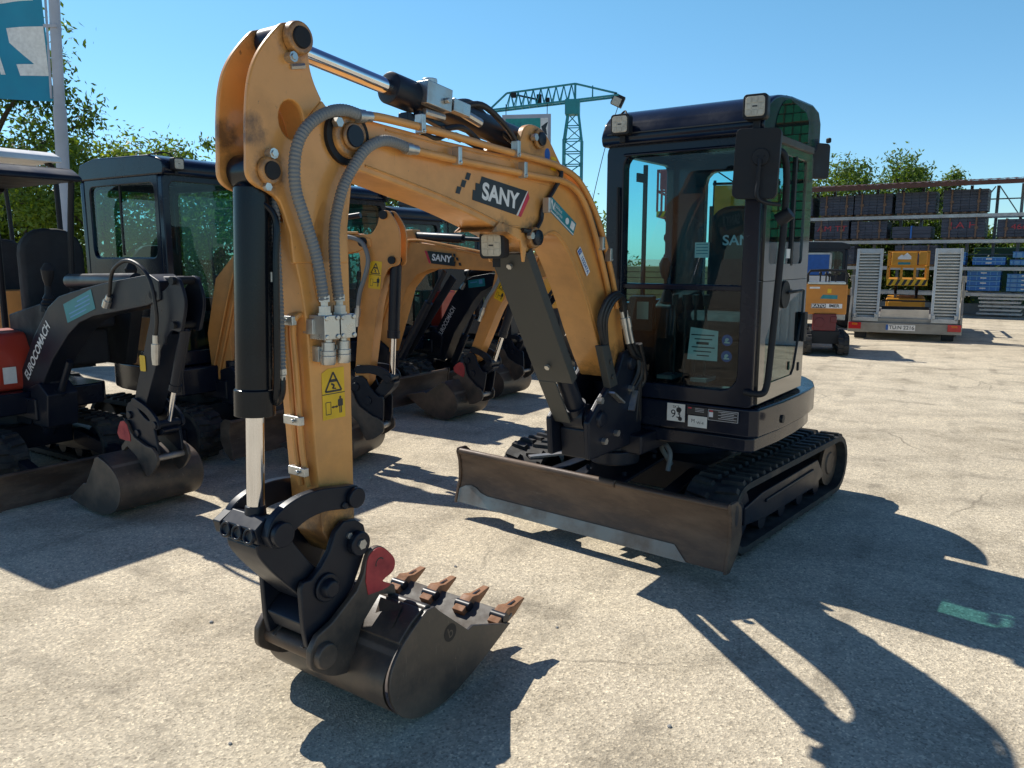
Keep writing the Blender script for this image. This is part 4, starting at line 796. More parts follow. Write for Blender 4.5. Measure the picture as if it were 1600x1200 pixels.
# boom cylinder under its guard plate
p0 = Vector((0, 1.045, 1.705)); p1 = Vector((0, 1.62, 0.80)); dd = (p1 - p0).normalized(); nn = Vector((0, -dd.z, dd.y)); nn = -nn if nn.y > 0 else nn
m = MB(); m.rod(p1, p0.lerp(p1, 0.25), [(0, 0.06), (0.10, 0.06), (0.10, 0.048), (1, 0.048)], 22); m.cyl((-0.06, p1.y, p1.z), (0.06, p1.y, p1.z), 0.07, n=24)
bc = m.build('boom_cylinder', 'black', hero)
m = MB(); m.rod(p0.lerp(p1, 0.25), p0, [(0, 0.03), (0.9, 0.03)], 18); m.cyl((-0.05, p0.y, p0.z), (0.05, p0.y, p0.z), 0.045, n=20); m.build('rod', 'chrome', bc)
m = MB(); a = p0.lerp(p1, 0.03) + nn * 0.078; b = p0.lerp(p1, 0.72) + nn * 0.078
m.bar(a, b, 0.205, 0.008, 0, nn); m.bar(a + Vector((0.100, 0, 0)) - nn * 0.022, b + Vector((0.100, 0, 0)) - nn * 0.022, 0.006, 0.05, 0, nn); m.bar(a - Vector((0.100, 0, 0)) - nn * 0.022, b - Vector((0.100, 0, 0)) - nn * 0.022, 0.006, 0.05, 0, nn)
e2 = p0.lerp(p1, 0.98) + nn * 0.075; m.bar(b - Vector((0.05, 0, 0)), e2 - Vector((0.05, 0, 0)), 0.10, 0.01, 0, nn)
m.build('guard_plate', 'cover', bc, bevel=0.003)
m = MB()
for k in (0.08, 0.62): q = p0.lerp(p1, k) + nn * 0.09; m.cyl(q, q + nn * 0.014, 0.014, n=6); m.cut()
m.build_each('bolt', 'zinc', bc)
# hose box and hoses at the boom foot
m = MB(); m.prism([(1.60, 1.18), (1.68, 1.18), (1.78, 0.96), (1.70, 0.95)], BX + 0.008, BX + 0.05); m.cyl((BX + 0.05, 1.69, 1.09), (BX + 0.06, 1.69, 1.09), 0.014, n=6); m.cyl((BX + 0.05, 1.715, 1.01), (BX + 0.06, 1.715, 1.01), 0.014, n=6); m.build('hose_box', 'cover', hero, bevel=0.004)
for k, q in enumerate((0.0, 0.03, 0.06)):
    m = MB(); m.tube([(BX + 0.03, 1.655 + q * 0.5, 1.17), (BX + 0.035, 1.60 + q, 1.30), (BX + 0.05, 1.63 + q, 1.40 - q * 0.3), (BX + 0.06, 1.72 + q * 0.6, 1.44 - q * 0.3), (BX + 0.05, 1.80 + q * 0.4, 1.40), (BX + 0.04, 1.84 + q * 0.3, 1.30)], 0.0135, 10); m.build('hose', 'blackhose', hero)
for q in (0.0, 0.045):
    m = MB(); m.rod((BX + 0.04, 1.82 + q, 1.34), (BX + 0.055, 1.87 + q, 1.17), [(0, 0.012), (0.2, 0.012), (0.2, 0.018), (0.5, 0.018), (0.5, 0.014), (1, 0.014)], 10); m.build('hose_fitting', 'zinc', hero)
    m = MB(); m.tube([(BX + 0.055, 1.87 + q, 1.17), (BX + 0.06, 1.93 + q, 1.10), (BX + 0.06, 2.02 + q * 0.5, 1.06), (BX + 0.04, 2.05, 0.92), (0.12, 2.03 + q, 0.72)], 0.014, 8); m.build('hose', 'blackhose', hero)
for k in range(3):
    m = MB(); m.tube([(BX + 0.03 + k * 0.02, 1.98, 1.16), (BX + 0.06, 1.99 + k * 0.04, 1.02 - k * 0.03), (BX + 0.02, 1.92 + k * 0.05, 0.86), (0.05 + k * 0.03, 1.86 + k * 0.05, 0.62)], 0.013, 8); m.build('hose', 'blackhose', hero)

# arm
AX = 0.076
back = [(-0.082, 2.090), (0.02, 2.075), (0.058, 2.0), (0.035, 1.92), (-0.012, 1.83)]
frontc = [(-0.269, 1.742), (-0.287, 1.787), (-0.322, 1.812), (-0.362, 1.826), (-0.386, 1.842), (-0.398, 1.868), (-0.396, 1.92), (-0.393, 1.99), (-0.388, 2.05), (-0.379, 2.112), (-0.360, 2.173), (-0.324, 2.233), (-0.264, 2.300), (-0.236, 2.316), (-0.205, 2.318), (-0.172, 2.305), (-0.155, 2.262), (-0.148, 2.203), (-0.131, 2.155), (-0.105, 2.112)]
frontc = spline2(frontc[:4], 2)[:-1] + spline2(frontc[3:], 4)
platep = frontc + back + [(-0.016, 1.70), (-0.018, 1.60), (-0.245, 1.60), (-0.252, 1.69)]
# plate with an oval hole near the top
hole = [(-0.228 + 0.048 * math.cos(R(a)), 2.035 + 0.058 * math.sin(R(a))) for a in range(0, 360, 20)]
ring = []
cx, cz = -0.228, 2.035
m = MB()
def keyed(outer, inner):
    """keyhole polygon: the outer outline joined to a hole"""
    i0 = min(range(len(outer)), key=lambda i: (outer[i][0] - inner[0][0]) ** 2 + (outer[i][1] - inner[0][1]) ** 2)
    o = outer[i0:] + outer[:i0 + 1]
    area = sum(o[i][0] * o[(i + 1) % len(o)][1] - o[(i + 1) % len(o)][0] * o[i][1] for i in range(len(o)))
    ai = sum(inner[i][0] * inner[(i + 1) % len(inner)][1] - inner[(i + 1) % len(inner)][0] * inner[i][1] for i in range(len(inner)))
    inn = inner if ai * area < 0 else [inner[0]] + inner[:0:-1]
    return o + inn + [inn[0]]
for s in (-1, 1):
    m.prism(keyed(platep, hole) if s > 0 else platep, s * 0.060, s * 0.0795)
arm_low = [(-0.262, 1.73), (-0.240, 1.63), (-0.217, 1.526), (-0.201, 1.413), (-0.193, 1.184), (-0.181, 0.952), (-0.172, 0.80), (-0.168, 0.70), (-0.140, 0.655), (-0.10, 0.60), (-0.05, 0.585), (-0.018, 0.61), (-0.022, 0.70), (-0.020, 0.92), (-0.018, 1.112), (-0.012, 1.43), (-0.010, 1.60), (-0.01, 1.72), (0.02, 1.90), (0.03, 2.0), (-0.03, 2.06), (-0.06, 1.92), (-0.12, 1.78), (-0.2, 1.74)]
m.prism(arm_low, -AX, AX)
m.cyl((0.0795, -0.201, 2.276), (0.107, -0.201, 2.276), 0.052, 0.047, n=30); m.cyl((-0.0795, -0.201, 2.276), (-0.107, -0.201, 2.276), 0.052, 0.047, n=30)
m.cyl((0.0795, -0.322, 1.876), (0.096, -0.322, 1.876), 0.045, 0.040, n=28); m.cyl((-0.0795, -0.322, 1.876), (-0.096, -0.322, 1.876), 0.045, 0.040, n=28)
arm = m.build('arm', 'orange', hero, bevel=0.006, segs=3)
m = MB(); pth = spline2([(-0.17, 1.80), (-0.13, 1.95), (-0.15, 2.06), (-0.20, 2.13), (-0.22, 2.19)], 4)
m.strip([(-0.059, y, z) for y, z in pth], [(0.059, y, z) for y, z in pth]); m.build('web', 'orange', arm)
m = MB(); pin(m, -0.115, 0.115, -0.201, 2.276, 0.038); m.cut(); pin(m, -0.10, 0.103, -0.322, 1.876, 0.032); m.build_each('pin', 'blackmatte', arm)
m = MB()
for y, z in ((-0.232, 2.215), (-0.32, 1.925)): m.cyl((0.0795, y, z), (0.107, y, z), 0.016, n=8); m.cyl((0.107, y, z), (0.112, y, z), 0.010, n=6); m.cut()
m.cyl((0.08, -0.335, 1.828), (0.094, -0.335, 1.828), 0.013, n=6); m.cut(); m.cyl((0.08, -0.225, 2.19), (0.09, -0.18, 2.20), 0.009, n=6); m.build_each('bolt', 'zinc', arm)
# dark disc between arm and boom, round the boom pin
m = MB(); m.cyl((0.0800, -0.013, 2.009), (0.0955, -0.013, 2.009), 0.092, n=32); m.build('pin_disc', 'blackmatte', arm)
# raised weld pad on the side of the arm
m = MB(); m.prism(spline2([(-0.16, 1.72), (-0.115, 1.80), (-0.07, 1.72), (-0.06, 1.52), (-0.09, 1.44), (-0.15, 1.48), (-0.17, 1.6), (-0.16, 1.72)], 4)[:-1], 0.0762, 0.0795); m.build('weld_pad', 'orange', arm, bevel=0.002)
# corrugated hoses over the boom pin to the valve block
h1 = [(0.125, 0.03, 2.075), (0.13, -0.06, 2.083), (0.135, -0.14, 2.062), (0.135, -0.205, 2.022), (0.13, -0.245, 1.97), (0.125, -0.262, 1.90), (0.12, -0.256, 1.82), (0.12, -0.222, 1.725), (0.12, -0.188, 1.624), (0.12, -0.170, 1.53), (0.12, -0.164, 1.485)]
m = MB(); m.tube(h1, 0.019, 14, 0, 8, 0.14, 0.0060); m.build('hose', 'hose', arm)
h2_ = [(0.125, 0.245, 1.995), (0.13, 0.17, 2.008), (0.135, 0.10, 2.006), (0.135, 0.03, 1.975), (0.13, -0.02, 1.92), (0.125, -0.072, 1.84), (0.12, -0.107, 1.72), (0.12, -0.112, 1.60), (0.12, -0.100, 1.485)]
m = MB(); m.tube(h2_, 0.019, 14, 0, 8, 0.14, 0.0060); m.build('hose', 'hose', arm)
m = MB()
for y in (-0.163, -0.099): m.rod((0.12, y, 1.50), (0.12, y - 0.001, 1.43), [(0, 0.019), (0.3, 0.019), (0.3, 0.013), (0.5, 0.013), (0.5, 0.021), (0.8, 0.021), (0.8, 0.025), (1, 0.025)], 6); m.cut()
m.rod((0.125, 0.06, 2.079), (0.125, 0.00, 2.073), [(0, 0.018), (0.5, 0.018), (0.5, 0.022), (1, 0.022)], 12); m.cut(); m.rod((0.125, 0.28, 1.995), (0.125, 0.22, 1.997), [(0, 0.018), (0.5, 0.018), (0.5, 0.022), (1, 0.022)], 12)
m.build_each('hose_fitting', 'zinc', arm)
m = MB(); m.box((0.115, -0.160, 1.398), (0.075, 0.064, 0.078)); m.box((0.115, -0.091, 1.398), (0.075, 0.064, 0.078)); m.box((0.078, -0.175, 1.40), (0.05, 0.05, 0.05))
for y in (-0.184, -0.138, -0.116, -0.068):
    for z in (1.368, 1.428): m.cyl((0.1525, y, z), (0.158, y, z), 0.009, n=8)
m.build('valve_block', 'zinc', arm, bevel=0.004)
for y in (-0.152, -0.088):
    m = MB(); m.rod((0.12, y, 1.358), (0.118, y - 0.003, 1.275), [(0, 0.014), (0.12, 0.014), (0.12, 0.022), (0.45, 0.022), (0.45, 0.026), (0.62, 0.026), (0.63, 0.024), (0.66, 0.026), (0.9, 0.026), (1, 0.023)], 16); m.box((0.09, y - 0.02, 1.31), (0.03, 0.02, 0.05)); m.build('quick_coupling', 'zinc', arm, bevel=0.0015)
m = MB(); warn_sticker(m, (AX + 0.0015, -0.100, 1.168), (0, 1, 0), (0, 0, 1), 0.098, 0.172); m.build('warning_sticker', ['warnyellow', 'decalblack'], arm, recalc=False, smooth=False)
# pipes along the front of the arm
for q in (0, 0.035):
    m = MB(); m.tube([(0.05, -0.195 + 0.02, 1.44), (0.02 + q, -0.225, 1.43), (0.0 + q, -0.222, 1.38), (0.0 + q, -0.216, 1.25), (0.0 + q, -0.206, 1.0), (0.005 + q, -0.192, 0.86)], 0.010, 8); m.build('pipe', 'orange', arm)
m = MB()
for z, y in ((1.42, -0.236), (1.09, -0.222), (0.915, -0.212)): m.box((0.018, y, z), (0.085, 0.02, 0.03)); m.cyl((0.03, y - 0.012, z), (0.03, y - 0.02, z), 0.008, n=6); m.cut()
m.box((-0.02, -0.235, 1.37), (0.03, 0.03, 0.10)); m.build_each('pipe_clamp', 'zinc', arm, bevel=0.003)
# arm cylinder on top of the boom
a0 = Vector((0, -0.201, 2.276)); a1 = Vector((0, 1.091, 2.128)); da = a1 - a0
m = MB(); m.rod(a0 + da * 0.365, a0 + da * 0.985, [(0, 0.045), (0.005, 0.057), (0.16, 0.057), (0.17, 0.052), (0.97, 0.052), (1, 0.04)], 28); m.cyl((-0.055, a1.y, a1.z), (0.055, a1.y, a1.z), 0.055, n=24)
q = a0 + da * 0.50; m.bar(q + Vector((0, -0.10, -0.07)), q + Vector((0, -0.06, -0.075)), 0.05, 0.03); m.bar(q + Vector((0.03, -0.06, -0.055)), q + Vector((0.03, 0.10, -0.09)), 0.03, 0.02)
ac = m.build('arm_cylinder', 'black', hero, bevel=0.003)
m = MB(); m.rod(a0 + da * 0.03, a0 + da * 0.37, [(0, 0.0285), (1, 0.0285)], 32); m.build('rod', 'chrome', ac)
m = MB(); m.cyl((-0.055, a0.y, a0.z), (0.055, a0.y, a0.z), 0.05, n=24); m.build('rod_eye', 'black', ac)
m = MB(); q = a0 + da * 0.515; m.box(q + Vector((0.045, 0, 0.012)), (0.07, 0.14, 0.085), 0, Matrix.Rotation(R(-6.5), 3, 'X')); m.box(q + Vector((0.05, 0.13, -0.01)), (0.06, 0.10, 0.05), 0, Matrix.Rotation(R(-6.5), 3, 'X')); m.cyl(q + Vector((0.055, 0.15, -0.02)), q + Vector((0.065, 0.26, -0.05)), 0.018, n=10); m.cyl(q + Vector((0.045, -0.02, 0.05)), q + Vector((0.045, -0.02, 0.075)), 0.03, n=10); m.cyl(q + Vector((0.08, 0.03, 0.0)), q + Vector((0.1, 0.03, 0.0)), 0.012, n=6)
m.cyl(q + Vector((0.05, -0.06, -0.05)), q + Vector((0.05, 0.05, -0.055)), 0.016, n=10)
m.build('lock_valve', 'zinc', ac, bevel=0.004)
for dx in (0.0, 0.05):
    m = MB(); m.tube([q + Vector((0.05, 0.12, -0.01 + dx * 0.4)), q + Vector((0.07 - dx, 0.26, 0.02 + dx * 0.2)), q + Vector((0.08 - dx, 0.40, -0.04)), q + Vector((0.07, 0.52, -0.12)), q + Vector((0.06, 0.56, -0.17))], 0.013, 10); m.build('hose', 'blackhose', ac)
m = MB(); m.tube([(0.08, 0.34, 2.075), (0.09, 0.42, 2.055), (0.08, 0.52, 2.08), (0.07, 0.66, 2.062), (0.05, 0.75, 2.05)], 0.010, 8); m.tube([(0.06, 0.50, 2.10), (0.06, 0.62, 2.12), (0.05, 0.75, 2.07)], 0.012, 8); m.build('hose', 'blackhose', boom)
m = MB(); m.rod((0.085, 0.52, 2.08), (0.08, 0.60, 2.07), [(0, 0.012), (0.3, 0.012), (0.3, 0.017), (0.7, 0.017), (0.7, 0.012), (1, 0.012)], 8); m.build('hose_fitting', 'zinc', boom)
# bucket cylinder in front of the arm
b0 = Vector((0, -0.322, 1.876)); b1 = Vector((0, -0.376, 0.765)); db = b1 - b0
m = MB(); m.rod(b0 + db * 0.03, b0 + db * 0.675, [(0, 0.045), (0.02, 0.058), (0.88, 0.058), (0.885, 0.064), (1, 0.064)], 30); m.cyl((-0.055, b0.y, b0.z), (0.055, b0.y, b0.z), 0.055, n=24)
m.tube([(0.03, b0.y - 0.02, 1.80), (0.072, b0.y + 0.02, 1.74), (0.076, b0.y + 0.012, 1.60), (0.076, b0.y + 0.0, 1.30), (0.072, b0.y - 0.005, 1.20), (0.055, b0.y + 0.0, 1.165)], 0.011, 10)
m.tube([(0.050, -0.296 + 0.01, 1.245), (0.052, -0.29, 1.20), (0.045, -0.30, 1.168), (0.03, -0.32, 1.16)], 0.012, 10)
bcyl = m.build('bucket_cylinder', 'cylblack', hero, bevel=0.002)
m = MB(); m.rod(b0 + db * 0.675, b0 + db * 0.97, [(0, 0.0285), (1, 0.0285)], 32); m.build('rod', 'chrome', bcyl)
m = MB(); m.tube([(0.045, -0.275, 1.80), (0.05, -0.285, 1.657), (0.05, -0.284, 1.444), (0.05, -0.285, 1.372), (0.05, -0.287, 1.25)], 0.0155, 12, 0, 8, 0.2, 0.006); m.build('hose', 'hose', bcyl)
m = MB(); m.rod((0.05, -0.287, 1.27), (0.05, -0.287, 1.235), [(0, 0.017), (0.5, 0.017), (0.5, 0.013), (1, 0.013)], 6); m.box((0.02, -0.30, 1.56), (0.07, 0.03, 0.03)); m.build('hose_fitting', 'zinc', bcyl)

# bucket linkage
m = MB()
cl = spline2([(-0.425, 0.765), (-0.40, 0.815), (-0.345, 0.848), (-0.272, 0.866), (-0.19, 0.866), (-0.105, 0.853), (-0.045, 0.842), (-0.022, 0.80)], 4) + spline2([(-0.045, 0.765), (-0.10, 0.772), (-0.19, 0.786), (-0.27, 0.778), (-0.33, 0.748), (-0.372, 0.716), (-0.41, 0.728)], 4)
for s in (-1, 1): 
    m = MB(); m.prism(cl, s * 0.088, s * 0.122); m.cyl((s * 0.122, -0.064, 0.806), (s * 0.142, -0.064, 0.806), 0.036, n=24); m.cyl((s * 0.122, -0.376, 0.765), (s * 0.146, -0.376, 0.765), 0.040, n=24); m.cyl((s * 0.122, -0.11, 0.788), (s * 0.132, -0.11, 0.788), 0.014, n=8)
    m.build('side_link', 'black', hero, bevel=0.007)
m = MB(); m.prism([(-0.432, 0.735), (-0.442, 0.785), (-0.40, 0.815), (-0.34, 0.80), (-0.325, 0.75), (-0.36, 0.715)], -0.086, 0.086); m.cyl((0, -0.376, 0.79), (-0.0, -0.374, 0.835), 0.036, 0.032, n=20)
m.prism([(-0.44, 0.74), (-0.45, 0.782), (-0.40, 0.81), (-0.38, 0.74)], -0.126, -0.087)
for x in (-0.06, 0.0, 0.06): m.rod((x, -0.437, 0.760), (x, -0.452, 0.764), [(0, 0.026), (1, 0.026), (1, 0.018), (0.4, 0.015)], 20)
m.build('rod_end', 'black', hero, bevel=0.006)
ll = spline2([(-0.435, 0.735), (-0.425, 0.69), (-0.375, 0.62), (-0.30, 0.535), (-0.245, 0.478)], 4) + [(-0.19, 0.46), (-0.148, 0.50), (-0.16, 0.55)] + spline2([(-0.225, 0.61), (-0.275, 0.68), (-0.325, 0.75)], 3)
m = MB(); m.prism(ll, -0.08, 0.08); pin(m, -0.15, 0.15, -0.193, 0.522, 0.036); m.build('tipping_link', 'black', hero, bevel=0.009)
# coupler with two side plates
cp = [(-0.172, 0.640), (-0.145, 0.700), (-0.105, 0.728), (-0.052, 0.722), (-0.012, 0.690), (0.002, 0.630), (-0.018, 0.575), (-0.075, 0.475), (-0.235, 0.335), (-0.28, 0.335), (-0.292, 0.40), (-0.298, 0.545), (-0.285, 0.57), (-0.252, 0.568), (-0.21, 0.60)]
m = MB()
for s in (-1, 1): m.prism(cp, s * 0.088, s * 0.112); m.cyl((s * 0.112, -0.052, 0.637), (s * 0.140, -0.052, 0.637), 0.043, n=24); m.cyl((s * 0.112, -0.193, 0.522), (s * 0.125, -0.193, 0.522), 0.05, n=24)
m.prism([(-0.26, 0.36), (-0.29, 0.42), (-0.24, 0.46), (-0.09, 0.47), (-0.06, 0.44)], -0.087, 0.087)
cpl = m.build('coupler', 'black', hero, bevel=0.006)
m = MB(); m.cyl((0.14, -0.052, 0.637), (0.147, -0.052, 0.637), 0.018, n=6); m.cut(); m.cyl((0.125, -0.18, 0.535), (0.132, -0.175, 0.54), 0.02, 0.016, n=6); m.cut(); m.cyl((0.112, -0.085, 0.672), (0.12, -0.085, 0.672), 0.012, n=6); m.build_each('bolt', 'zinc', cpl)

# bucket: side plates, shell, lip, teeth, ears
XA, XB = -0.31, 0.33
prof = spline2([(0.07, 0.400), (0.00, 0.360), (-0.075, 0.300), (-0.118, 0.225), (-0.115, 0.14), (-0.07, 0.065), (0.0, 0.022), (0.08, 0.008), (0.17, 0.012), (0.25, 0.03), (0.40, 0.085), (0.545, 0.150)], 4)
plate_r = prof[:-1] + [(0.565, 0.158), (0.325, 0.243), (0.295, 0.236), (0.135, 0.372), (0.11, 0.398)]
m = MB()
for x0, x1 in ((XA, XA + 0.014), (XB - 0.014, XB)): m.prism(plate_r, x0, x1)
sh = [p for p in prof]
inner = []
for i, p in enumerate(sh):
    a = Vector(sh[max(i - 1, 0)]); b = Vector(sh[min(i + 1, len(sh) - 1)]); d = (b - a).normalized(); inner.append((p[0] + d.y * -0.0 + -d.y * -0.012 * -1 * -1, p[1] + d.x * 0.012))
inner = []
for i, p in enumerate(sh):
    a = Vector(sh[max(i - 1, 0)]); b = Vector(sh[min(i + 1, len(sh) - 1)]); d = (b - a).normalized(); inner.append((p[0] - d.y * 0.013, p[1] + d.x * 0.013))
shellp = [(p[0] - (0.010 * (-(Vector(sh[min(i + 1, len(sh) - 1)]) - Vector(sh[max(i - 1, 0)])).normalized().y)), p[1] + 0.010 * (Vector(sh[min(i + 1, len(sh) - 1)]) - Vector(sh[max(i - 1, 0)])).normalized().x) for i, p in enumerate(sh)] + inner[::-1]
n = len(sh)
outer_sh = shellp[:n]; inner_sh = inner
inner_sh = [(p[0] + (q[0] - p[0]) * 1.0, p[1] + (q[1] - p[1]) * 1.0) for p, q in zip(outer_sh, [(2 * b[0] - a[0] + 0, 2 * b[1] - a[1]) for a, b in zip(sh, outer_sh)])]
vs = []; fs = []
xs = (XA + 0.0141, XB - 0.0141)
for x in xs: vs += [(x, y, z) for y, z in outer_sh] + [(x, y, z) for y, z in inner_sh]
for i in range(n - 1):
    fs += [(i, i + 1, 2 * n + i + 1, 2 * n + i), (n + i, 3 * n + i, 3 * n + i + 1, n + i + 1)]
fs += [(0, 2 * n, 3 * n, n), (n - 1, 2 * n - 1, 4 * n - 1, 3 * n - 1)]
m.add(vs, fs)
m.cyl((XA + 0.014, 0.085, 0.388), (XB - 0.014, 0.085, 0.388), 0.022, n=16); m.prism([(-0.06, 0.325), (0.0, 0.375), (0.06, 0.405), (0.085, 0.38), (0.02, 0.33), (-0.04, 0.30)], XA + 0.015, XB - 0.015)
bkt = m.build('bucket', 'bucket', hero, bevel=0.003)
m = MB(); m.plate((XB + 0.0008, 0.19, 0.268), (0, 1, 0), (0, 0, 1), arc(0, 0, 0.034, 0, 340, 18), 0); m.text('b', (XB + 0.0008, 0.19, 0.268), (0, 1, 0.3), (0, -0.3, 1), 0.06, 1, 0.0006); m.build('marking', ['blackmatte', 'bucket'], bkt, recalc=False, smooth=False)
m = MB(); lipd = Vector((0, 0.165, 0.065)).normalized(); m.bar((0.01, 0.40, 0.10), (0.01, 0.60, 0.178), XB - XA - 0.034, 0.016); m.build('lip', 'lip', bkt, bevel=0.003)
for x in (-0.27, -0.085, 0.10, 0.285):
    m = MB(); m.prism([(0.52, 0.138), (0.50, 0.175), (0.575, 0.215), (0.62, 0.205), (0.70, 0.212), (0.705, 0.205), (0.625, 0.165)], x - 0.023, x + 0.023)
    t = m.build('tooth', 'tooth', bkt, bevel=0.005)
    for v in t.data.vertices:
        if v.co.y > 0.66: v.co.x = x + (v.co.x - x) * 0.75
        elif v.co.y < 0.59: v.co.x = x + (v.co.x - x) * 1.25
    m = MB(); m.rod((x - 0.036, 0.545, 0.182), (x + 0.036, 0.545, 0.182), [(0, 0.012), (0, 0.020), (1, 0.020), (1, 0.012)], 14); m.plate((x, 0.615, 0.2085), (1, 0, 0), (0, 1, 0.08), [(-0.007, -0.045), (0.007, -0.045), (0.003, 0.04), (-0.003, 0.04)], 0); m.build('tooth_pin', 'decalblack', t)
# ears: boss tube plus two swept plates, right one red-painted at the hook
ear = spline2([(-0.300, 0.345), (-0.300, 0.285), (-0.255, 0.245), (-0.205, 0.215), (-0.145, 0.200)], 4) + [(-0.115, 0.25), (-0.07, 0.35), (0.02, 0.43), (0.10, 0.40), (0.095, 0.44)] + spline2([(0.03, 0.475), (0.085, 0.495), (0.098, 0.535), (0.075, 0.57), (0.03, 0.607), (-0.012, 0.607), (-0.035, 0.585), (-0.055, 0.53)], 3) + [(-0.09, 0.48), (-0.20, 0.41), (-0.27, 0.385)]
for s in (-1, 1):
    m = MB(); m.prism(ear, s * 0.126, s * 0.150); m.cyl((s * 0.150, -0.244, 0.311), (s * 0.172, -0.244, 0.311), 0.048, 0.042, n=26); m.build('hook_plate', 'bucket', bkt, bevel=0.005)
m = MB(); m.prism(spline2([(-0.05, 0.50), (-0.04, 0.575), (-0.012, 0.603), (0.03, 0.603), (0.072, 0.567), (0.094, 0.533), (0.082, 0.497), (0.03, 0.478), (0.07, 0.452), (0.03, 0.445), (-0.04, 0.45)], 3), 0.1505, 0.1535); m.plate((0.1542, 0.018, 0.548), (0, 1, 0), (0, 0, 1), arc(0, 0, 0.022, 30, 200, 9) + arc(0, 0, 0.017, 200, 30, 9), 1); m.build('hook_plate', ['redpaint', 'decalblack'], bkt)
m = MB(); m.cyl((-0.125, -0.244, 0.311), (0.125, -0.244, 0.311), 0.034, n=20); m.build('boss_tube', 'rust', bkt)
m = MB()
for x in (-0.075, 0.075): m.prism([(-0.14, 0.20), (-0.28, 0.33), (-0.2, 0.38), (-0.02, 0.37), (0.06, 0.395), (-0.06, 0.30)], x - 0.008, x + 0.008)
m.add([(0.15, -0.09, 0.215), (0.15, 0.02, 0.42), (0.24, 0.04, 0.405), (0.26, -0.03, 0.36)], [(0, 1, 2, 3)])
m.build('stiffener', 'bucket', bkt, bevel=0.003)
M['glassfleet'] = glass('dark_fleet_glass', (0.36, 0.58, 0.58), -0.01)
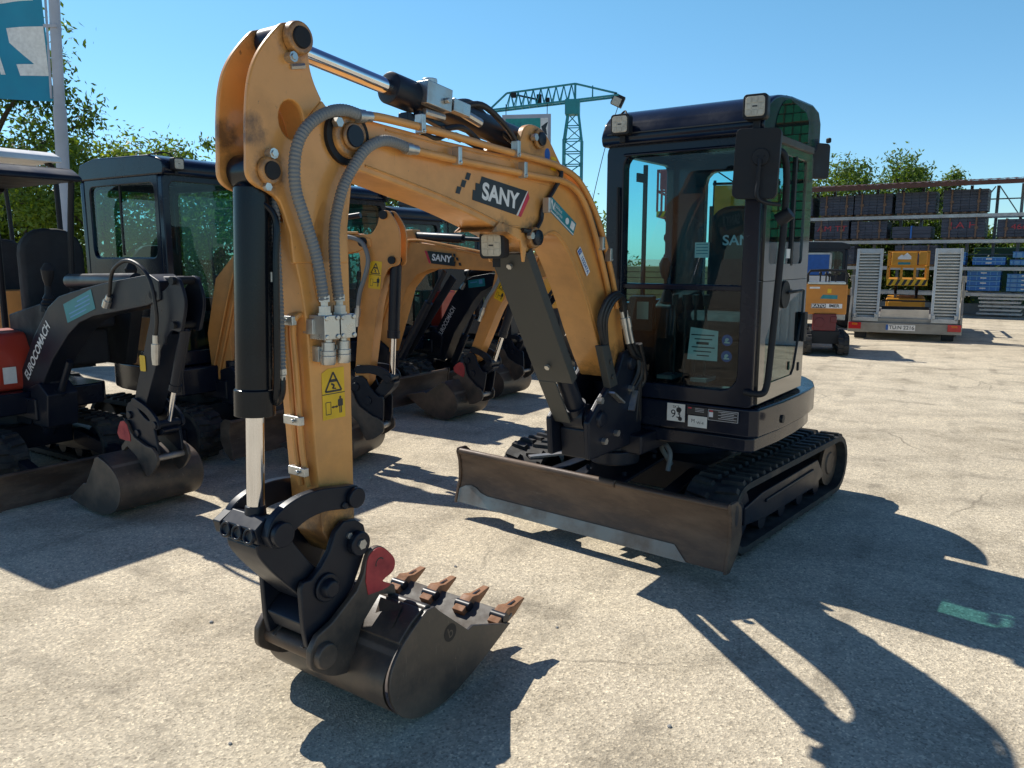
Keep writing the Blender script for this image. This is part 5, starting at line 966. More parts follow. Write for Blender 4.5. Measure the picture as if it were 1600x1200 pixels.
# ------------------------------------------------------------------ the row of parked excavators on the left
def sim(h0, h1, p0, p1, fat=1.0):
    """map the hero's arm plane onto another machine: hero points h0,h1 -> p0,p1"""
    a = complex(*h1) - complex(*h0); b = complex(*p1) - complex(*p0); k = b / a
    def S(p):
        q = (complex(*p) - complex(*h0)) / a; q = complex(*p0) + complex(q.real, q.imag * fat) * b
        return (q.real, q.imag)
    return S, abs(k)
def rotpts(pts, c, deg):
    k = complex(math.cos(R(deg)), math.sin(R(deg))); out = []
    for p in pts:
        q = complex(*c) + (complex(*p) - complex(*c)) * k; out.append((q.real, q.imag))
    return out
def arm_set(root, pivot, end, mtx, am, wk=1.0, brot=0.0, red=False, sticker=True, fat=1.0, cylmat='black', bscale=1.0):
    S, k = sim((-0.013, 2.009), (-0.052, 0.637), pivot, end, fat)
    hx = 0.07 * wk
    def P(p): return S(p)
    m = MB()
    pl = [P(p) for p in frontc + back + [(-0.016, 1.70), (-0.018, 1.60), (-0.245, 1.60), (-0.252, 1.69)]]
    for s in (-1, 1): m.prism(pl, s * hx * 0.72, s * hx * 1.03)
    m.prism([P(p) for p in arm_low], -hx, hx)
    arm = m.xf(mtx).build('arm', am, root, bevel=0.005)
    m = MB()
    for p, r in (((-0.013, 2.009), 0.045), ((-0.201, 2.276), 0.04), ((-0.322, 1.876), 0.036)):
        q = P(p); pin(m, -hx * 1.35, hx * 1.35, q[0], q[1], r * k); m.cut()
    m.xf(mtx).build_each('pin', 'blackmatte', arm)
    if sticker:
        c = P((-0.16, 1.72)); d = Vector(P((-0.16, 1.62))) - Vector(P((-0.16, 1.72))); d.normalize()
        m = MB(); warn_sticker(m, (-hx * 1.03 - 0.002, c[0], c[1]), (0, d.y, -d.x), (0, -d.x, -d.y), 0.10, 0.21); m.xf(mtx).build('warning_sticker', ['warnyellow', 'decalblack'], arm, recalc=False, smooth=False)
    t0, t1 = P((-0.322, 1.876)), P((-0.376, 0.765))
    a = Vector((0, *t0)); b = Vector((0, *t1)); d = b - a
    m = MB(); m.rod(a + d * 0.03, a + d * 0.66, [(0, 0.04 * k), (0.03, 0.055 * k), (0.9, 0.055 * k), (0.9, 0.062 * k), (1, 0.062 * k)], 18); c = m.xf(mtx).build('bucket_cylinder', cylmat, root)
    m = MB(); m.rod(a + d * 0.66, b, [(0, 0.028 * k), (1, 0.028 * k)], 16); m.xf(mtx).build('rod', 'chrome', c)
    for s in (-1, 1):
        m = MB(); m.prism([P(p) for p in cl], s * hx * 1.06, s * hx * 1.35); m.xf(mtx).build('side_link', 'black', root, bevel=0.004)
    m = MB(); m.prism([P(p) for p in ll], -hx * 0.8, hx * 0.8)
    for p in ((-0.376, 0.765), (-0.193, 0.522)): q = P(p); pin(m, -hx * 1.5, hx * 1.5, q[0], q[1], 0.04 * k)
    m.xf(mtx).build('tipping_link', 'black', root, bevel=0.005)
    low = min(q[1] for q in rotpts(plate_r, (-0.052, 0.637), brot)) - 0.637
    kb = -(end[1] - 0.012) / low
    def B(pts): return [(end[0] + (q[0] + 0.052) * kb, end[1] + (q[1] - 0.637) * kb) for q in rotpts(pts, (-0.052, 0.637), brot)]
    m = MB()
    for s in (-1, 1): m.prism(B(cp), s * hx * 1.05, s * hx * 1.32)
    q = B([(-0.052, 0.637)])[0]; pin(m, -hx * 1.55, hx * 1.55, q[0], q[1], 0.04 * k); m.xf(mtx).build('coupler', 'black', root, bevel=0.005)
    bx = 0.30 * wk * bscale
    m = MB(); pr = B(plate_r); sh_ = B(prof)
    for s in (-1, 1): m.prism(pr, s * bx, s * (bx - 0.012))
    inn = B([(p[0] + 0.012, p[1] + 0.012) for p in prof]); n = len(sh_)
    vs = []
    for x in (-bx + 0.0121, bx - 0.0121): vs += [(x, *p) for p in sh_] + [(x, *p) for p in inn]
    fs = []
    for i in range(n - 1): fs += [(i, i + 1, 2 * n + i + 1, 2 * n + i), (n + i, 3 * n + i, 3 * n + i + 1, n + i + 1)]
    fs += [(0, 2 * n, 3 * n, n), (n - 1, 2 * n - 1, 4 * n - 1, 3 * n - 1)]
    m.add(vs, fs); 
    bk = m.xf(mtx).build('bucket', 'bucket', root, bevel=0.003)
    for s in (-1, 1):
        m = MB(); m.prism(B(ear), s * hx * 1.40, s * hx * 1.70); m.xf(mtx).build('hook_plate', 'bucket', bk, bevel=0.004)
        if red and s < 0:
            m = MB(); m.prism(B([(-0.05, 0.50), (-0.04, 0.575), (-0.012, 0.605), (0.03, 0.607), (0.075, 0.57), (0.098, 0.535), (0.085, 0.495), (0.03, 0.477), (-0.04, 0.46)]), s * hx * 1.71, s * hx * 1.76); m.xf(mtx).build('hook_end', 'redpaint', bk)
    m = MB(); q = B([(-0.244, 0.311)])[0]; m.cyl((-hx * 1.4, *q), (hx * 1.4, *q), 0.034 * k, n=16); m.xf(mtx).build('boss_tube', 'steel', bk)
    return arm, bk, S, k
def boom_set(root, top, bottom, mtx, bm, hx, name='boom'):
    m = MB(); m.prism(top + bottom[::-1], -hx, hx); return m.xf(mtx).build(name, bm, root, bevel=0.008)
def cab_set(root, x0, x1, y0, y1, z0, zt, lamps=True, front_full=True, seat_text=True, mat='blackgloss', sill=1.62):
    m = MB(); zr = zt - 0.17
    m.frame(rrect(x0, z0, x1, zr, 0.03, 3), rrect(x0 + 0.06, z0 + 0.12, x1 - 0.06, zr - 0.05, 0.06, 3), y0, y0 + 0.06, 'Y')
    m.frame(rrect(x0, z0, x1, zr, 0.03, 3), rrect(x0 + 0.10, z0 + 0.5, x1 - 0.10, zr - 0.06, 0.06, 3), y1 - 0.06, y1, 'Y')
    m.frame(rrect(y0 + 0.061, z0, y1 - 0.061, zr, 0.01, 3), rrect(y0 + 0.12, sill, y1 - 0.14, zr - 0.06, 0.06, 3), x0, x0 + 0.045, 'X')
    m.frame(rrect(y0 + 0.061, z0, y1 - 0.061, zr, 0.01, 3), rrect(y0 + 0.12, z0 + 0.15, y1 - 0.14, zr - 0.06, 0.06, 3), x1 - 0.045, x1, 'X')
    m.box(((x0 + x1) / 2, (y0 + y1) / 2, z0 + 0.03), (x1 - x0 - 0.1, y1 - y0 - 0.13, 0.05))
    cab = m.build('cab', mat, root, bevel=0.012)
    rp = spline2([(y0 - 0.03, zr - 0.005), (y0 - 0.045, zr + 0.05), (y0 - 0.01, zr + 0.11), (y0 + 0.16, zr + 0.155)], 3) + [(y1 - 0.25, zr + 0.17), (y1 - 0.03, zr + 0.13), (y1 + 0.02, zr - 0.005)]
    m = MB(); m.prism(rp, x0 - 0.012, x1 + 0.012); m.build('roof', mat, cab, bevel=0.025, segs=3)
    def pane(vs, nm, mt='glass'): mm = MB(); mm.add(vs, [(0, 1, 2, 3)]); return mm.build(nm, mt, cab)
    pane([(x0 + 0.05, y0 + 0.03, z0 + 0.11), (x1 - 0.05, y0 + 0.03, z0 + 0.11), (x1 - 0.05, y0 + 0.03, zr - 0.04), (x0 + 0.05, y0 + 0.03, zr - 0.04)], 'windscreen', 'glassfleet')
    pane([(x0 + 0.09, y1 - 0.03, z0 + 0.49), (x1 - 0.09, y1 - 0.03, z0 + 0.49), (x1 - 0.09, y1 - 0.03, zr - 0.05), (x0 + 0.09, y1 - 0.03, zr - 0.05)], 'rear_window')
    for x, zz, mt in ((x0 + 0.02, sill - 0.01, 'glassfleet'), (x1 - 0.02, z0 + 0.14, 'glassfleet')):
        mm = MB(); mm.add([(x, y0 + 0.11, zz), (x, y1 - 0.13, zz), (x, y1 - 0.13, zr - 0.05), (x, y0 + 0.11, zr - 0.05)], [(0, 1, 2, 3)])
        if x < (x0 + x1) / 2: mm.box((x + 0.004, (y0 + y1) / 2 + 0.03, (zz + zr) / 2), (0.016, 0.022, zr - zz - 0.06), 1)
        mm.build('side_window', [mt, 'blackmatte'], cab)
    xc = (x0 + x1) / 2; ys = y0 + 0.62
    m = MB(); m.prism(rrect(xc - 0.22, z0 + 0.35, xc + 0.22, z0 + 0.98, (0.04, 0.04, 0.14, 0.14), 4), ys + 0.12, ys + 0.20, 'Y'); m.box((xc, ys - 0.08, z0 + 0.36), (0.44, 0.44, 0.10)); m.box((xc, ys - 0.05, z0 + 0.17), (0.36, 0.36, 0.28))
    st = m.build('seat', 'seat', cab, bevel=0.03)
    if seat_text:
        m = MB(); m.text('SANY', (xc, ys + 0.116, z0 + 0.83), (1, 0, 0), (0, 0, 1), 0.08, 0, 0.002, bold=0.02, wide=1.1); m.text('SANY', (xc - 0.222, ys + 0.14, z0 + 0.83), (0, -1, 0), (0, 0, 1), 0.045, 0, 0.002); m.build('lettering', 'silver', st, recalc=False, smooth=False)
    for s in (-1, 1):
        m = MB(); m.box((xc + s * 0.27, ys - 0.05, z0 + 0.32), (0.09, 0.45, 0.4)); m.tube([(xc + s * 0.27, ys - 0.26, z0 + 0.5), (xc + s * 0.27, ys - 0.30, z0 + 0.68)], 0.014, 8); m.cyl((xc + s * 0.27, ys - 0.29, z0 + 0.62), (xc + s * 0.27, ys - 0.31, z0 + 0.72), 0.028, n=10); m.build('console', 'blackmatte', cab, bevel=0.01)
    if lamps:
        for x in (x0 + 0.09, x1 - 0.06): worklamp('work_lamp', cab, (x, y0 - 0.09, zr + 0.075), Matrix.Identity(3), 0.095)
        m = MB(); m.tube([(x0 + 0.10, y0 - 0.05, zr + 0.11), (x0 + 0.06, y0 + 0.0, zr + 0.16), (x0 + 0.0, y0 + 0.10, zr + 0.155), (x0 + 0.01, y0 + 0.2, zr + 0.15)], 0.006, 6); m.build('cable', 'blackmatte', cab)
    return cab
def blade_set(root, W, y, z, h, mtx=Matrix.Identity(4), mat='rust'):
    m = MB(); k = h / 0.35
    m.prism([(y + (p[0] + 1.2) * k, z + (p[1] - 0.1) * k) for p in bl], -W / 2, W / 2)
    for s in (-1, 1): m.prism([(y + (p[0] + 1.2) * k, z + (p[1] - 0.1) * k) for p in ep], s * W / 2, s * (W / 2 + 0.014))
    b = m.xf(mtx).build('dozer_blade', mat, root, bevel=0.004)
    for s in (-1, 1):
        m = MB(); m.bar((s * W * 0.26, y + 0.08, z + h * 0.45), (s * W * 0.22, y + 0.75, 0.26), 0.07, 0.11); m.xf(mtx).build('blade_arm', 'black', root, bevel=0.006)
    return b
def lower_set(root, W, tw, half, h):
    for s in (-1, 1): track(root, s * (W / 2 - tw / 2), tw, half, h, Matrix.Identity(4), s, pitch=0.10, detail=True)
    m = MB(); m.box((0, 0, 0.30), (W - 2 * tw, half * 0.9, 0.18)); m.cyl((0, 0, 0.38), (0, 0, 0.52), 0.27, n=24); m.build('undercarriage_frame', 'black', root, bevel=0.01)
def upper_set(root, W, z0, z1, ymax, body_mat, hood_z, model=None):
    plan = [(-W / 2, -0.45), (-W / 2 + 0.06, -0.52), (W / 2 - 0.06, -0.52), (W / 2, -0.45)] + [(W / 2 * math.cos(R(a)), 0.1 + (ymax - 0.1) * math.sin(R(a))) for a in range(0, 181, 15)]
    m = MB(); m.prism(plan, z0, z1, 'Z'); dk = m.build('deck', 'blackgloss', root, bevel=0.015)
    hp = [(-W / 2 + 0.01, -0.28), (-W / 2 + 0.30, -0.30), (-W / 2 + 0.30, 0.36), (W / 2 - 0.02, 0.36), (W / 2 - 0.02, 0.2)] + [((W / 2 - 0.01) * math.cos(R(a)), 0.1 + (ymax - 0.12) * math.sin(R(a))) for a in range(8, 181, 13)]
    m = MB(); m.prism(hp, z1 + 0.004, hood_z, 'Z'); hd = m.build('bodywork', body_mat, root, bevel=0.03, segs=3)
    m = MB()
    for q in range(3): m.prism([(0.02, z1 + 0.10 + q * 0.075), (0.20, z1 + 0.10 + q * 0.075), (0.17, z1 + 0.145 + q * 0.075), (0.0, z1 + 0.145 + q * 0.075)], -W / 2 + 0.006, -W / 2 + 0.011)
    m.build('grille', 'blackmatte', hd)
    if model:
        m = MB(); m.rect((-W / 2 + 0.007, -0.13, z1 + 0.10), (0, -1, 0), (0, 0, 1), 0.24, 0.055, 0); m.text(model, (-W / 2 + 0.007, -0.13, z1 + 0.10), (0, -1, 0), (0, 0, 1), 0.055, 1, 0.001, bold=0.02); m.build('lettering', ['decalblack', 'white'], hd, recalc=False, smooth=False)
    m = MB(); m.cyl((0, -0.62, 0.40), (0, -0.62, 0.78), 0.085, n=18); m.box((0, -0.5, 0.54), (0.26, 0.3, 0.16)); m.prism([(-0.76, 0.42), (-0.80, 0.66), (-0.68, 0.74), (-0.55, 0.7), (-0.55, 0.42)], -0.11, 0.11); m.build('swing_post', 'black', root, bevel=0.012)
    return dk, hd
def decal_sany(m, o, ux, uy, k):
    m.plate(o, ux, uy, [(-0.18 * k, 0.06 * k), (-0.12 * k, -0.055 * k), (0.165 * k, -0.055 * k), (0.165 * k, -0.01 * k), (0.15 * k, -0.01 * k), (0.15 * k, 0.03 * k), (0.12 * k, 0.03 * k), (0.12 * k, 0.06 * k)], 0)
    m.plate(o, ux, uy, [(-0.215 * k, 0.06 * k), (-0.187 * k, 0.06 * k), (-0.127 * k, -0.055 * k), (-0.150 * k, -0.055 * k)], 1)
    for cx, cy in ((0.15, 0.048), (0.185, 0.015), (0.22, -0.03)): m.plate(o, ux, uy, [((cx - 0.02) * k, (cy + 0.014) * k), ((cx - 0.008) * k, (cy - 0.014) * k), ((cx + 0.02) * k, (cy - 0.014) * k), ((cx + 0.008) * k, (cy + 0.014) * k)], 0)
    m.text('SANY', o, ux, uy, 0.085 * k, 2, 0.001, bold=0.03, wide=1.08, c=(0.0, 0.003))
FG = 'excavators parked side by side along the left'
# --- orange machine with cab, second from the left
def sany_machine(name, label, O, yaw, swing, foot, top, bottom, pivot, end, brot, deal, model, red=False, cabx=(-0.42, 0.42), caby=(-0.40, 0.76), zt=2.43, hx=0.075, sill=1.62):
    r = thing(name, label, 'excavator', (O[0], O[1], 0), R(yaw), FG)
    lower_set(r, 0.98, 0.23, 0.80, 0.42)
    blade_set(r, 0.98, -1.15, 0.11, 0.31)
    upper_set(r, 0.98, 0.52, 0.74, 0.78, 'orange_bg', 1.14, model)
    cab_set(r, cabx[0], cabx[1], caby[0], caby[1], 0.745, zt, sill=sill)
    mt = Matrix.Translation((0, foot, 0)) @ Matrix.Rotation(R(swing), 4, 'Z')
    b = boom_set(r, top, bottom, mt, 'orange_bg', hx)
    # lamp, cylinders, hoses on the boom
    mid = len(top) // 2
    e = top[mid]; tp = top[-1]; ft = top[0]
    mm = MB(); mm.rod((0, e[0] - 0.02, e[1] + 0.06), (0, tp[0] + 0.12, tp[1] + 0.18), [(0, 0.035), (0.03, 0.045), (0.62, 0.045), (0.62, 0.022), (1, 0.022)], 16); mm.xf(mt).build('arm_cylinder', 'black', r)
    mm = MB(); mm.prism([(e[0] + 0.10, e[1] - 0.10), (e[0] + 0.08, e[1] + 0.03), (e[0] + 0.02, e[1] + 0.12), (e[0] - 0.10, e[1] + 0.12), (e[0] - 0.16, e[1] - 0.03)], -0.06, 0.06); mm.xf(mt).build('lug', 'orange_bg', b, bevel=0.006)
    bt = bottom[mid]
    mm = MB(); mm.rod((0, bottom[0][0] - 0.10, bottom[0][1] - 0.05), (0, bt[0] - 0.12, bt[1] - 0.02), [(0, 0.045), (0.65, 0.045), (0.65, 0.025), (1, 0.025)], 16); mm.bar((0.07, bottom[0][0] - 0.14, bottom[0][1]), (0.07, bt[0] - 0.18, bt[1] - 0.08), 0.01, 0.09); mm.xf(mt).build('boom_cylinder', 'black', r)
    for q in (-0.03, 0.03):
        mm = MB(); mm.tube([(-hx - 0.012, ft[0] - 0.05 + q, ft[1] + 0.1), (-hx - 0.02, e[0] + 0.03 + q, e[1] - 0.12), (-hx - 0.015, e[0] - 0.12 + q, e[1] + 0.015), (-hx - 0.012, (e[0] + tp[0]) / 2, (e[1] + tp[1]) / 2 + 0.03 + q * 0.4), (-hx - 0.012, tp[0] + 0.10, tp[1] + 0.03 + q * 0.4)], 0.011, 8); mm.xf(mt).build('pipe', 'orange_bg', b)
    a, bk, S, k = arm_set(r, pivot, end, mt, 'orange_bg', 0.92, brot, red)
    mm = MB(); p = lambda y, z: (-0.105, *S((y, z)))
    mm.tube([p(0.24, 2.03), p(0.10, 2.04), p(-0.03, 2.0), p(-0.10, 1.86), p(-0.08, 1.70), p(-0.04, 1.55), p(-0.03, 1.42)], 0.017, 10); mm.xf(mt).build('hose', 'hose', a)
    mm = MB(); c0 = p(-0.03, 1.43); c1 = p(-0.03, 1.22); mm.rod(c0, c1, [(0, 0.016), (0.2, 0.016), (0.2, 0.024), (0.55, 0.024), (0.55, 0.018), (1, 0.02)], 10); mm.xf(mt).build('quick_coupling', 'zinc', a)
    if deal:
        dy = deal[0]; dz = deal[1]; sl = deal[2]
        mm = MB(); decal_sany(mm, (-hx - 0.0125, dy, dz), (0, -1, sl), (0, sl, 1), deal[3]); mm.xf(mt).build('decal', ['decalblack', 'decalred', 'white'], b, recalc=False, smooth=False)
    return r, b, mt
m2, m2b, m2t = sany_machine('mini_excavator', 'orange machine with black cab, second from the left, behind the grey bucket cylinder', (-2.82, 6.89), 57, 15.8, -0.6,
    [(0.16, 0.60), (0.19, 1.0), (0.08, 1.45), (-0.22, 1.76), (-0.55, 1.83), (-1.20, 1.80), (-1.33, 1.76)], [(-0.05, 0.60), (-0.03, 1.0), (-0.12, 1.30), (-0.34, 1.52), (-0.58, 1.60), (-1.20, 1.66), (-1.33, 1.70)],
    (-1.262, 1.735), (-1.17, 0.62), 0, None, 'SY18C')
m3, m3b, m3t = sany_machine('mini_excavator', 'orange machine with lettered boom and red-hooked bucket, third along the left row', (-1.94, 8.94), 57, 0, 0,
    [(-0.53, 0.62), (-0.70, 1.15), (-0.76, 1.52), (-0.86, 1.70), (-1.04, 1.78), (-1.25, 1.77), (-2.10, 1.66), (-2.28, 1.60)], [(-0.80, 0.62), (-0.98, 1.08), (-1.06, 1.30), (-1.20, 1.44), (-1.38, 1.50), (-1.6, 1.51), (-2.10, 1.49), (-2.28, 1.49)],
    (-2.22, 1.55), (-1.84, 0.60), 8, (-1.53, 1.605, -0.09, 1.05), 'SY18C', red=True, cabx=(-0.42, 0.37), zt=2.40)
mm = MB(); M3L = worklamp('work_lamp', m3b, (-0.085, -0.97, 1.60), Matrix.Rotation(R(-60), 3, 'Z'), 0.12)
# --- black-boomed machine nearest on the left
def euro_machine(label, O, yaw, top, bottom, pivot, end, brot, canopy, red, tk=1.0, text_at=None, cab=False, W=1.0, fat=1.0, bscale=1.0):
    r = thing('mini_excavator', label, 'excavator', (O[0], O[1], 0), R(yaw), FG)
    lower_set(r, W, 0.24, 0.82, 0.40); I = Matrix.Identity(4)
    blade_set(r, W + 0.26, -1.15, 0.02, 0.24 if canopy else 0.3)
    upper_set(r, W, 0.50, 0.66, 0.72, 'redbody', 1.02)
    b = boom_set(r, top, bottom, I, 'black', 0.085)
    a, bk, S, k = arm_set(r, pivot, end, I, 'black', 1.0, brot, red, sticker=False, fat=fat, bscale=bscale)
    e = top[len(top) // 2]; tp = top[-1]
    mm = MB(); q = S((-0.201, 2.276)); mm.rod((0, e[0] + 0.02, e[1] + 0.10), (0, q[0], q[1]), [(0, 0.03), (0.02, 0.048), (0.62, 0.048), (0.62, 0.026), (1, 0.026)], 18); mm.build('arm_cylinder', 'black', r)
    mm = MB(); mm.rod((-0.0, bottom[0][0] - 0.08, bottom[0][1] - 0.05), (0, bottom[2][0] - 0.06, bottom[2][1] - 0.02), [(0, 0.045), (0.6, 0.045), (0.6, 0.024), (1, 0.024)], 16); mm.build('boom_cylinder', 'black', r)
    mm = MB(); mm.tube([(-0.10, tp[0] + 0.52, tp[1] - 0.10), (-0.12, tp[0] + 0.42, tp[1] + 0.06), (-0.13, tp[0] + 0.22, tp[1] + 0.12), (-0.125, tp[0] + 0.04, tp[1] + 0.03), (-0.12, tp[0] - 0.01, tp[1] - 0.18), (-0.11, tp[0] + 0.03, tp[1] - 0.32)], 0.012, 10); mm.build('hose', 'blackhose', b)
    mm = MB(); mm.rod((-0.10, tp[0] + 0.52, tp[1] - 0.10), (-0.10, tp[0] + 0.57, tp[1] - 0.17), [(0, 0.02), (0.4, 0.02), (0.4, 0.028), (1, 0.026)], 10); mm.cut(); mm.rod((-0.11, tp[0] + 0.03, tp[1] - 0.32), (-0.11, tp[0] + 0.05, tp[1] - 0.50), [(0, 0.018), (0.3, 0.018), (0.3, 0.026), (0.7, 0.026), (1, 0.02)], 10); mm.build_each('hose_fitting', 'zinc', b)
    if text_at:
        (y0, z0), (y1, z1) = text_at; o = (-0.0872, (y0 + y1) / 2, (z0 + z1) / 2); ux = (0, y1 - y0, z1 - z0); uy = Vector((0, (z1 - z0), -(y1 - y0)))
        mm = MB(); l = math.hypot(y1 - y0, z1 - z0); mm.text('EUROCOMACH', o, ux, uy, 0.098 * tk, 0, 0.0006, bold=0.025, wide=0.85 * tk, c=(0.05 * tk, 0)); mm.text('ES', o, ux, uy, 0.098 * tk, 1, 0.0006, bold=0.01, wide=0.85, c=(-0.36 * tk, 0)); mm.build('lettering', ['white', 'cover'], b, recalc=False, smooth=False)
    return r, b, S
m1, m1b, m1S = euro_machine('nearest left machine, with black lettered boom, red bodywork, black canopy and seat', (-3.87, 6.04), 56,
    [(-0.20, 0.40), (-0.34, 0.74), (-0.62, 1.06), (-0.86, 1.28), (-1.02, 1.36), (-1.22, 1.40), (-1.60, 1.46), (-2.10, 1.52), (-2.20, 1.48)], [(-0.46, 0.40), (-0.63, 0.66), (-0.87, 0.92), (-1.10, 1.10), (-1.26, 1.19), (-1.44, 1.24), (-1.72, 1.28), (-2.06, 1.33), (-2.20, 1.37)],
    (-2.13, 1.40), (-1.80, 0.63), -14, True, True, 0.98, ((-0.40, 0.68), (-0.86, 1.17)), fat=1.30, bscale=0.98)
mm = MB(); mm.plate((-0.0872, -1.28, 1.30), (0, -1, 0.30), (0, 0.30, 1), [(-0.19, -0.065), (0.19, -0.065), (0.19, 0.065), (-0.19, 0.065)], 0)
for k, (w_, c_) in enumerate(((0.16, (0.07, 0.035)), (0.2, (0.05, 0.01)), (0.28, (0.0, -0.015)), (0.22, (-0.03, -0.04)))): mm.rect((-0.0872, -1.28, 1.30), (0, -1, 0.30), (0, 0.30, 1), w_, 0.009, 1, 0.0006, c_)
mm.build('sticker', ['teal', 'bluelight'], m1b, recalc=False, smooth=False)
mm = MB(); mm.prism(rrect(-2.08, 0.80, -2.02, 0.90, 0.01, 2), -0.0745, -0.0725); mm.xf(Matrix.Translation((0, 0.1, 0.12))).build('sticker', 'warnyellow', m1b)
# canopy and seat of the nearest machine
def canopy_set(r, x0, x1, y0, y1, z, mat_roof, zb=0.68, sx=0.0, sy=None):
    ys = y1 if sy is None else sy
    m = MB(); rp = [(y0, z - 0.06), (y0 + 0.01, z - 0.02), (y0 + 0.12, z + 0.035), (y1 - 0.15, z + 0.05), (y1 - 0.02, z + 0.0), (y1, z - 0.06), (y1 - 0.06, z - 0.055), (y0 + 0.06, z - 0.055)]
    m.prism(rp, x0, x1); roof = m.build('canopy_roof', mat_roof, r, bevel=0.02, segs=3)
    for x in (x0 + 0.06, x1 - 0.06):
        m = MB(); m.tube([(x, y1 - 0.04, zb), (x, y1 - 0.05, z - 0.35), (x, y1 - 0.08, z - 0.12), (x, y1 - 0.2, z - 0.06)], 0.026, 10); m.build('post', 'blackmatte', r)
        m = MB(); m.tube([(x, y0 + 0.20, zb + 0.2), (x, y0 + 0.14, z - 0.5), (x, y0 + 0.06, z - 0.06)], 0.022, 10); m.build('post', 'blackmatte', r)
    if True:
        m = MB(); m.prism(rrect(sx - 0.24, zb + 0.36, sx + 0.24, zb + 1.06, (0.05, 0.05, 0.19, 0.19), 5), ys - 0.38, ys - 0.28, 'Y'); m.box((sx, ys - 0.55, zb + 0.36), (0.46, 0.46, 0.12)); m.box((sx, ys - 0.52, zb + 0.16), (0.4, 0.4, 0.28)); m.build('seat', 'seat', r, bevel=0.035, segs=3)
    for s in (-1, 1):
        m = MB(); m.prism([(ys - 0.35, zb), (ys - 0.35, zb + 0.42), (ys - 0.85, zb + 0.52), (ys - 0.95, zb + 0.45), (ys - 0.8, zb)], sx + s * 0.31 - 0.05, sx + s * 0.31 + 0.05); m.build('console', 'blackmatte', r, bevel=0.015)
        x_ = sx + s * 0.31; m = MB(); m.rod((x_, ys - 0.86, zb + 0.46), (x_, ys - 0.88, zb + 0.66), [(0, 0.06), (0.2, 0.055), (0.25, 0.045), (0.3, 0.05), (0.4, 0.036), (0.45, 0.04), (0.6, 0.024), (1, 0.02)], 14); m.rod((x_, ys - 0.88, zb + 0.64), (x_, ys - 0.90, zb + 0.80), [(0, 0.02), (0.3, 0.035), (0.7, 0.045), (1, 0.02)], 12); m.build('joystick', 'blackmatte', r)
    return roof
canopy_set(m1, -0.64, 0.40, -0.56, 0.80, 2.23, 'black', zb=0.78, sx=0.34, sy=0.22)
m = MB()
for z in (0.98, 0.78): m.bar((-0.48, -0.36, z), (0.48, -0.36, z), 0.02, 0.02)
for x in (-0.46, -0.36, 0.2): m.bar((x, -0.36, 0.66), (x, -0.36, 1.35), 0.018, 0.018)
m.build('guard_rail', 'blackmatte', m1)
m = MB(); m.prism([(-0.40, 0.66), (-0.42, 0.95), (-0.36, 1.08), (-0.1, 1.10), (0.0, 0.66)], -0.49, 0.0); fr = m.build('front_hood', 'redbody', m1, bevel=0.03, segs=3)
m = MB(); m.rect((-0.36, -0.432, 0.80), (1, 0, 0), (0, 0, 1), 0.09, 0.14, 0); m.cut(); m.rect((-0.18, -0.432, 0.78), (1, 0, 0), (0, 0, 1), 0.09, 0.12, 0); m.build_each('sticker', ['white'], fr, recalc=False, smooth=False)
# --- orange canopy machine behind it
m0 = thing('mini_excavator', 'orange machine under a pale canopy roof, half hidden behind the nearest left machine', 'excavator', (-5.35, 8.2, 0), R(236), FG)
lower_set(m0, 1.0, 0.23, 0.80, 0.42); blade_set(m0, 1.0, -1.1, 0.06, 0.28); upper_set(m0, 1.0, 0.52, 0.72, 0.75, 'orange_bg', 1.30)
rf = canopy_set(m0, -0.52, 0.52, -0.62, 0.62, 2.62, 'whitepaint', zb=0.74)
m = MB()
for x in (-0.3, 0.0, 0.3): m.bar((x, 0.5, 2.50), (x, 0.68, 2.48), 0.03, 0.02)
m.tube([(-0.55, 0.70, 2.48), (0.0, 0.71, 2.48), (0.55, 0.70, 2.48)], 0.02, 8); m.build('roof_bar', 'blackmatte', rf)
m = MB(); m.prism([(-0.45, 0.73), (-0.45, 1.22), (-0.38, 1.28), (-0.02, 1.28), (0.0, 0.73)], -0.49, -0.18); m.build('side_cover', 'orange_bg', m0, bevel=0.02)
m = MB(); m.rect((-0.5, 0.1, 1.18), (0, -1, 0), (0, 0, 1), 0.3, 0.08, 0); m.build('sticker', ['teal'], m0, recalc=False, smooth=False)
# --- second black-boomed machine
m4, m4b, m4S = euro_machine('black-boomed lettered machine with red bodywork and a cab, farther back in the left row', (-1.46, 10.17), 57,
    [(-0.52, 0.38), (-0.72, 0.80), (-0.95, 1.16), (-1.10, 1.33), (-1.24, 1.40), (-1.50, 1.44), (-1.66, 1.42)], [(-0.80, 0.38), (-0.96, 0.72), (-1.14, 0.96), (-1.26, 1.12), (-1.36, 1.22), (-1.54, 1.30), (-1.66, 1.32)],
    (-1.63, 1.37), (-1.72, 0.60), -6, False, False, 0.85, ((-0.68, 0.58), (-0.98, 1.05)), cab=True)
mm = MB(); mm.rect((-0.0872, -1.30, 1.32), (0, -1, 0.12), (0, 0.12, 1), 0.24, 0.09, 0); mm.rect((-0.0872, -1.36, 1.34), (0, -1, 0.12), (0, 0.12, 1), 0.05, 0.05, 1, 0.0006); mm.rect((-0.0872, -1.26, 1.33), (0, -1, 0.12), (0, 0.12, 1), 0.1, 0.012, 1, 0.0006); mm.build('sticker', ['teal', 'bluelight'], m4b, recalc=False, smooth=False)
cab_set(m4, -0.45, 0.42, -0.38, 0.72, 0.665, 2.24, lamps=False, seat_text=False, mat='black', sill=1.3)
m = MB(); m.box((0.30, -0.50, 0.95), (0.30, 0.18, 0.5)); m.build('front_hood', 'redbody', m4, bevel=0.02)
